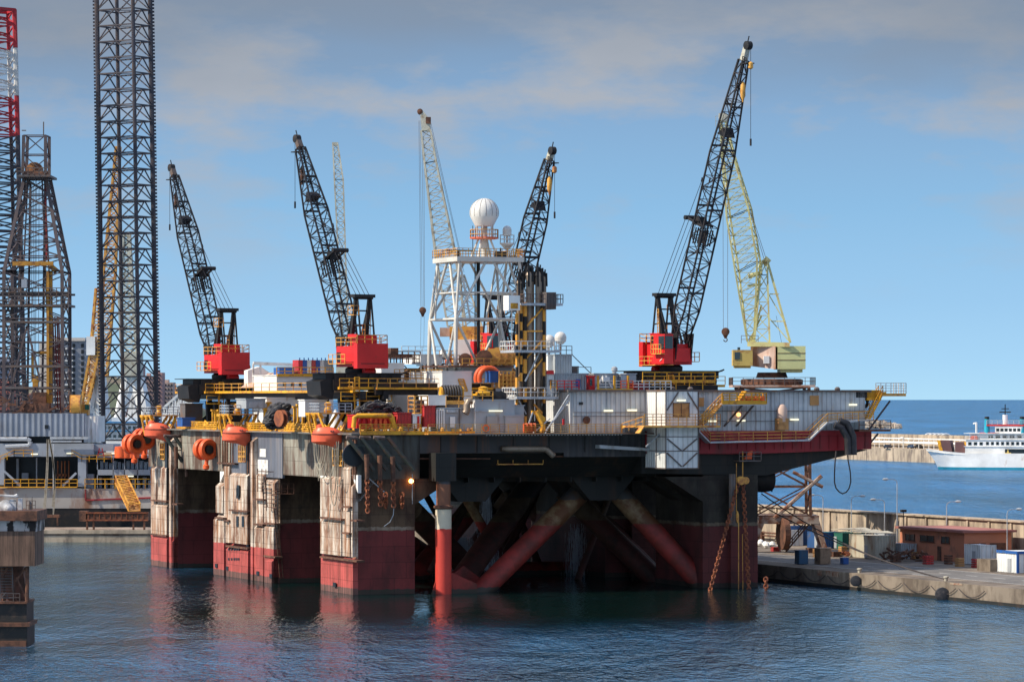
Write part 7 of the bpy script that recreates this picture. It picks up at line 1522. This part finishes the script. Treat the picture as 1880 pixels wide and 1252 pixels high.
c = MB(); c.lathe(D(64,313), [(.5,-1.2),(1.6,-1.1),(1.6,1.1),(.5,1.2)], 14, (0,1,0)); c.box(D(42,0).x, D(90,0).x, Yd-2, Yd+2, D(0,326).z, D(0,316).z); c.build('crown_block', M('crown_orange', (.35,.15,.05), RUST, .5), t)
c = MB()
for x in (104, 108, 112, 115): c.bar(D(x+2,755,-3), D(x-4,560+x*.2,-3), .16)
c.bar(D(90,480,-4), D(86,340,-2), .2); c.build('pipe_stand', M('pipe_red', (.28,.03,.03), RUST, .45), t)
c = MB()
for x in (62,65,68,70,75): c.bar(D(x,690,-4), D(x-2,330,-1), .05)
c.bar(D(80,250,0), D(80,224,0), .12); c.bar(D(48,240,0), D(40,240,0), .12); c.build('drilling_line', m_gun, t)
c = MB(); c.box(D(47,0).x, D(57,0).x, Yd-6.6, Yd-5, D(0,530).z, D(0,515).z); c.build('fingerboard_cabin', m_shipg, t)
# small yellow crane cabs on the ship deck
t = thing('deck_winch_crane', 'yellow crane cab and machinery on the drillship roof right of the derrick', 'crane cab', W(150, 758, 752), 'w'); c = MB(); wb_(c, 128, 148, 725, 757, 752, 3); wb_(c, 148, 162, 742, 762, 752, 3); c.lathe(W(140,745,751), [(.3,-1),(2,-.9),(2,.9),(.3,1)], 14, (1,0,0)); c.build('cab', m_ylr, t); c = MB(); wb_(c, 156, 164, 743, 752, 751.8, .3); c.build('window', m_cg, t)
c = MB(); wb_(c, 40, 90, 740, 757, 751, 3); wb_(c, 60, 84, 720, 742, 753, 3); random.seed(4)
for i in range(26): p = W(random.uniform(0,125), random.uniform(735,757), 751); c.bar(p, p+V((random.uniform(-2,2),0,random.uniform(-1,1.5))), random.uniform(.1,.3))
single(c, 'drill_floor', m_rust, 'rusty drill floor machinery under the derrick', 'machinery', W(70,757,752), 'w')
# ---- tall jack-up leg
Yj = 800.0; t = thing('jackup_leg', 'very tall dark lattice jack up leg running out of the top of the picture', 'lattice leg', W(238, 805, Yj), 'w')
def J(px, y, d): return Pw(px, y, Yj)+V((0, d, 0))
c = MB()
def Jx(px0, y): return px0-13*(805-y)/805
y_ = 818
ch4 = [(190, 0), (250-13+24, -5.4), (288, 0), (222, 5.4)]
lf = lambda k, y: J(ch4[k][0]-12.5*(805-y)/805, y, ch4[k][1])
for k in range(4): c.bar(lf(k, 830), lf(k, -60), .52 if k in (0, 2) else .42, 8)
y = 808.0
while y > -30:
    for k in range(4):
        m_ = (k+1)%4; a, b = lf(k, y), lf(m_, y); a2, b2 = lf(k, y-29.2), lf(m_, y-29.2); c.bar(a, b, .16)
        mid = (a2+b2)/2; c.bar(a, mid, .125); c.bar(b, mid, .125)
    c.bar(lf(0, y), lf(2, y), .09)
    y -= 29.2
c.build('truss', m_leg, t)
c = MB()
for k, s in ((0, -1), (2, 1)):
    y = 805.0
    while y > -30: a = lf(k, y); c.box(a.x+s*.3 if s > 0 else a.x-.85, a.x+.85 if s > 0 else a.x-.3, a.y-.12, a.y+.12, a.z, a.z+.42); y -= 6.4
rt_ = c.build('rack_teeth', m_leg, t); rt_['kind'] = 'stuff'
# ---- red and white leg far left
Yr = 790.0; c = MB(); t = thing('striped_leg', 'red and white banded lattice leg at the left edge of the picture', 'lattice leg', W(0, 755, Yr), 'w')
def lf2(px, y, d): return Pw(px-6.5*(1-(y-20)/250), y, Yr)+V((0,d,0))
ch2 = [(-62, 0), (-10, -5), (33, 0), (15, 5)]
m_rl, m_wl = M('leg_red', (.42,.02,.03), (.25,.03,.03), .4), M('leg_white', (.6,.6,.58), (.4,.38,.36), .4)
y = 760.0
while y > 20:
    y1 = max(18, y-14.6); md = 0 if y <= 100 else (1 if y <= 188 else (0 if y <= 250 else 2)); c.m = md
    for k in range(4):
        m_ = (k+1)%4; a, b = lf2(ch2[k][0], y, ch2[k][1]), lf2(ch2[m_][0], y, ch2[m_][1]); a2, b2 = lf2(ch2[k][0], y1, ch2[k][1]), lf2(ch2[m_][0], y1, ch2[m_][1])
        c.bar(a, a2, .5 if k in (0, 2) else .4, 6); 
        if int(y/14.6)%2: c.bar(a, b, .18)
        c.bar(a, b2, .16) if int(y/14.6+k)%2 else c.bar(b, a2, .16)
    y -= 14.6
for k in range(4): m_ = (k+1)%4; c.m = 0; c.bar(lf2(ch2[k][0], 19, ch2[k][1]), lf2(ch2[m_][0], 19, ch2[m_][1]), .4)
c.build('truss', [m_rl, m_wl, m_leg], t)
# ---- shipyard cranes behind the leg
def lcrane(name, label, cx, yb, yl, ycab, w, Yc, mat, mast=None, legs=True):
    t = thing(name, label, 'shipyard crane', W(cx, yb, Yc), 'w', None); X = lambda px, y, d=0: W(px, y, Yc)+V((0,d,0))
    c = MB()
    for s, d_ in ((-1,-4),(1,-4),(-1,4),(1,4)): c.bar(X(cx+s*w*.95, yb, d_), X(cx+s*w*.35, yl, d_*.5), 1.1, 6)
    c.bar(X(cx-w*.6,(yb+yl)/2,-3), X(cx+w*.6,(yb+yl)/2,-3), .4); c.bar(X(cx-w*.9,yb,-4), X(cx+w*.1,yl,-2), .8); c.bar(X(cx+w*.9,yb,-4), X(cx-w*.1,yl,-2), .8); c.bar(X(cx-w*.4,yb,-4), X(cx+w*.3,yl,-2), .6); c.bar(X(cx+w*.4,yb,-4), X(cx-w*.3,yl,-2), .6); c.build('leg', m_wht, t)
    c = MB(); p, q2 = X(cx-w*.45, yl), X(cx+w*.45, ycab); c.box(p.x, q2.x, Yc-4, Yc+4, p.z, q2.z); c.build('cab', mat, t)
    if mast:
        c = MB(); mx, mt, mw = mast; c.lattice([[X(mx-mw,ycab,-1.5),X(mx+mw,ycab,-1.5),X(mx+mw,ycab,1.5),X(mx-mw,ycab,1.5)],[X(mx-mw*1.1-3,(ycab+mt)/2,-1.5),X(mx+mw*.6-3,(ycab+mt)/2,-1.5),X(mx+mw*.6-3,(ycab+mt)/2,1.5),X(mx-mw*1.1-3,(ycab+mt)/2,1.5)],[X(mx-mw*.4-6,mt,-.8),X(mx+mw*.4-6,mt,-.8),X(mx+mw*.4-6,mt,.8),X(mx-mw*.4-6,mt,.8)]], [10,12], .45, .2); c.build('boom', mat, t)
    return t
lcrane('shipyard_crane', 'pale shipyard crane on splayed white legs seen through the tall dark leg', 245, 800, 692, 648, 34, 1000, m_beige, (238, 430, 14))
lcrane('shipyard_crane', 'shipyard crane with long yellow boom on white legs between the derrick and the tall leg', 178, 800, 690, 630, 20, 960, m_wht)
c = MB(); X = lambda px, y, d=0: W(px, y, 955)+V((0,d,0))
c.lattice([[X(185,690,-1.5),X(197,690,-1.5),X(197,690,1.5),X(185,690,1.5)],[X(190,500,-1.2),X(212,500,-1.2),X(212,500,1.2),X(190,500,1.2)],[X(213,270,-.6),X(221,270,-.6),X(221,270,.6),X(213,270,.6)]], [16,18], .3, .15)
c.lattice([[X(150,742,-1.5),X(162,742,-1.5),X(162,742,1.5),X(150,742,1.5)],[X(166,650,-1.5),X(182,650,-1.5),X(182,650,1.5),X(166,650,1.5)],[X(176,530,-.8),X(184,530,-.8),X(184,530,.8),X(176,530,.8)]], [10,10], .32, .15)
single(c, 'yellow_boom', m_ylr, 'yellow lattice booms rising beside and behind the tall dark leg', 'crane boom', X(185,700), 'w')
c = MB(); p, q2 = X(160,652), X(176,618); c.box(p.x, q2.x, 953, 958, p.z, q2.z); single(c, 'white_cab', m_wht, 'white crane cab beside the yellow boom', 'cab', p, 'w')
c = MB(); X9 = lambda px, y, d=0: W(px, y, 900)+V((0,d,0)); c.lattice([[X9(300,775,-2),X9(300,750,-2),X9(300,750,2),X9(300,775,2)],[X9(350,765,-2),X9(356,700,-2),X9(356,700,2),X9(350,765,2)]], [7], .3, .2); single(c, 'white_boom', m_wht, 'white lattice boom lying slanted behind the far left deck corner', 'crane boom', X9(320,760), 'w')
# white ship / house behind the leg base
t = thing('white_vessel', 'white vessel superstructure with windows seen through the foot of the tall leg', 'vessel', W(240, 812, 930), 'w'); c = MB(); wb_(c, 178, 312, 776, 830, 930, 10); wb_(c, 205, 290, 766, 776, 932, 8); c.build('superstructure', m_wht, t); c = MB()
for i in range(12): wb_(c, 190+i*9, 195+i*9, 782, 788, 929.8, .3); wb_(c, 190+i*9, 195+i*9, 798, 803, 929.8, .3)
c.build('window', m_glass, t); c = MB(); wb_(c, 176, 314, 774, 776.5, 929.6, 11); wb_(c, 176, 314, 790, 792, 929.6, 11); c.build('deck_stripe', M('stripe_blue', (.03,.2,.45), None), t)
# ---- town and hill
Yt = 1700.0
t = thing('apartment_tower', 'grey high rise apartment block behind the derrick', 'building', W(130, 760, Yt), 'w'); c = MB(); wb_(c, 92, 158, 624, 790, Yt, 18); c.build('wall', M('block_grey', (.22,.24,.28), (.3,.3,.32), .4, .05), t)
c = MB(); wb_(c, 72, 94, 630, 790, Yt-1, 16); wb_(c, 96, 156, 620, 626, Yt-1, 18); c.build('side_wall', M('block_cream', (.55,.50,.45), (.4,.36,.32), .4, .05), t)
c = MB()
for r in range(13):
    for k in range(7):
        if k in (2, 5): continue
        wb_(c, 101+k*8, 106+k*8, 631+r*11, 638+r*11, Yt-.3, .4)
w_ = c.build('window', m_win, t)
c = MB()
for r in range(13): wb_(c, 98, 134, 639+r*11, 641+r*11, Yt-1.2, 1)
c.build('balcony', m_wht, t)
hb = [(-30,22,700,(.45,.16,.12),'red brown block at the far left behind the derrick foot'),(22,62,722,(.55,.3,.25),'pink block behind the derrick foot'),(284,298,684,(.42,.24,.21),'tall pinkish block just right of the tall leg'),(296,318,702,(.5,.38,.33),'pale pink stepped block on the hillside'),(314,328,712,(.45,.30,.26),'terracotta block stepping down the hillside'),(325,342,727,(.38,.28,.25),'lowest brownish block of the hillside row'),(-30,30,660,(.25,.27,.33),'blue grey slab block at the left edge'),(230,262,668,(.4,.24,.22),'terracotta block seen through the tall leg'),(262,285,690,(.5,.36,.32),'pale terracotta block seen through the right of the tall leg')]
for i, (x0, x1, yt, cc, lab) in enumerate(hb):
    Y_ = 1500+i*17; t = thing('hill_building', lab, 'building', W(x0, 760, Y_), 'w', 'town blocks on the hillside'); c = MB(); wb_(c, x0, x1, yt, 800, Y_, 12); wb_(c, x0+(x1-x0)*.3, x0+(x1-x0)*.6, yt-5, yt, Y_+3, 5); c.build('wall', M('town_%d' % i, cc, tuple(v*.6 for v in cc), .45, .08, .9), t)
    c = MB(); n = max(2, int((x1-x0)/5))
    for r in range(int((790-yt)/8)):
        for k in range(n): wb_(c, x0+1.5+k*(x1-x0)/n, x0+3.4+k*(x1-x0)/n, yt+3+r*8, yt+6.5+r*8, Y_-.3, .4)
    c.build('window', m_win, t)
# hill
c = MB(); pts = [(-200,690),(-60,700),(0,690),(60,715),(140,700),(200,690),(270,705),(320,718),(345,735),(380,760)]
Yh = 1900
for (x0,y0),(x1,y1) in zip(pts, pts[1:]):
    a, b = W(x0,y0,Yh), W(x1,y1,Yh); a0, b0 = V((a.x,1600,0)), V((b.x,1600,0)); c.add([a0,b0,b,a,V((b.x,Yh+500,0)),V((a.x,Yh+500,0))], [(0,1,2,3),(3,2,4,5)])
struct(c, 'hillside', M('hill_scrub', (.08,.10,.06), (.25,.18,.14), .45, .02, .95))
# ---- rusty structure at the left front
Yn = 415.0; t = thing('rusty_caisson', 'rusty steel dock head with streaked box and black base at the left foreground edge', 'dock structure', W(30, 1187, Yn), 'w'); U = lambda px, y, d=0: W(px, y, Yn)+V((0,d,0))
m_old = M('streaked_rust', (.20,.12,.085), (.035,.025,.02), .47, 1.1, .85, stretch=.08, edge=.1)
c = MB(); wb_(c, -60, 64, 975, 1039, Yn, 8); c.build('lower_box', m_old, t)
c = MB(); wb_(c, -60, 65.5, 955, 976, Yn+.2, 8); c.build('upper_box', M('peeling_paint', (.50,.47,.46), (.02,.016,.016), .52, 1.3, .8, stretch=.3, edge=.03, patch=((.12,.06,.04), .42, .5)), t)
c = MB(); wb_(c, -60, 68, 938, 956, Yn-.5, 9); c.build('top_beam', m_rust, t)
c = MB(); wb_(c, -60, 49, 1108, 1143, Yn+1, 6); wb_(c, -60, 50, 1150, 1190, Yn+.7, 6.5); c.build('base', M('tar_black', (.02,.02,.02), (.06,.04,.03), .42, 1.), t)
c = MB(); wb_(c, -60, 54, 1143, 1150, Yn+.3, 7); wb_(c, -60, 48, 1176, 1187, Yn+.4, 7); wb_(c, -60, 49, 1104, 1108, Yn+.6, 7); c.build('ledge', m_rust, t)
c = MB(); c.prism([U(-20,1106,3), U(44,1106,3), U(34,1040,3), U(-20,1040,3)], (0,2,0)); c.build('skirt_plate', M('skirt_rust', (.16,.06,.04), (.06,.03,.02), .45), t)
c = MB(); c.bar(U(48.5,1040,.8), U(48,1106,.8), .22, 8); c.bar(U(26,1068,1), U(46,1042,1), .12); c.bar(U(0,1060,1), U(12,1042,1), .12); c.bar(U(28,1060,1), U(45,1098,1), .09); c.bar(U(17,1042,1.5), U(24,1104,1.5), .2, 6); c.bar(U(2,1042,1.5), U(4,1104,1.5), .2, 6); c.build('strut', m_rust, t)
c = MB(); c.ladder(U(10,1104,1.2), U(8,1042,1.2), (.7,0,0), .06, .3); c.rail([U(0,1104,.6), U(35,1104,.6)], .85, .8, .04); c.bar(U(0,1098,.5), U(10,1088,.5), .05); c.build('ladder', m_gun, t)
c = MB(); wb_(c, 17, 29, 921, 937, Yn+2, 1.2); wb_(c, 17.5, 28.5, 917, 921, Yn+2.2, .8); wb_(c, 33, 40, 915, 936, Yn+2, .8); c.bar(U(-5,910,2), U(26,912,2), .14, 8); c.lathe(U(5,930,2), [(.1,-.5),(.7,-.3),(.7,.3),(.1,.5)], 12, (0,1,0)); c.lathe(U(12,934,1.5), [(.1,-.5),(.5,-.3),(.5,.3),(.1,.5)], 12, (0,1,0)); c.bar(U(23,912,2), U(28,910,2), .2, 6); c.build('deck_machinery', M('pale_machinery', (.55,.56,.58), (.3,.28,.26), .42, 1.), t)
c = MB(); c.rail([U(47,936,.5), U(64,936,.5)], 1.0, .4, .04); c.lathe(U(51,936,1.5), [(.4,0),(.3,.5),(.15,.9)], 10); c.bar(U(56,936,1), U(57,912,1), .04); c.build('bollard', m_gun, t)
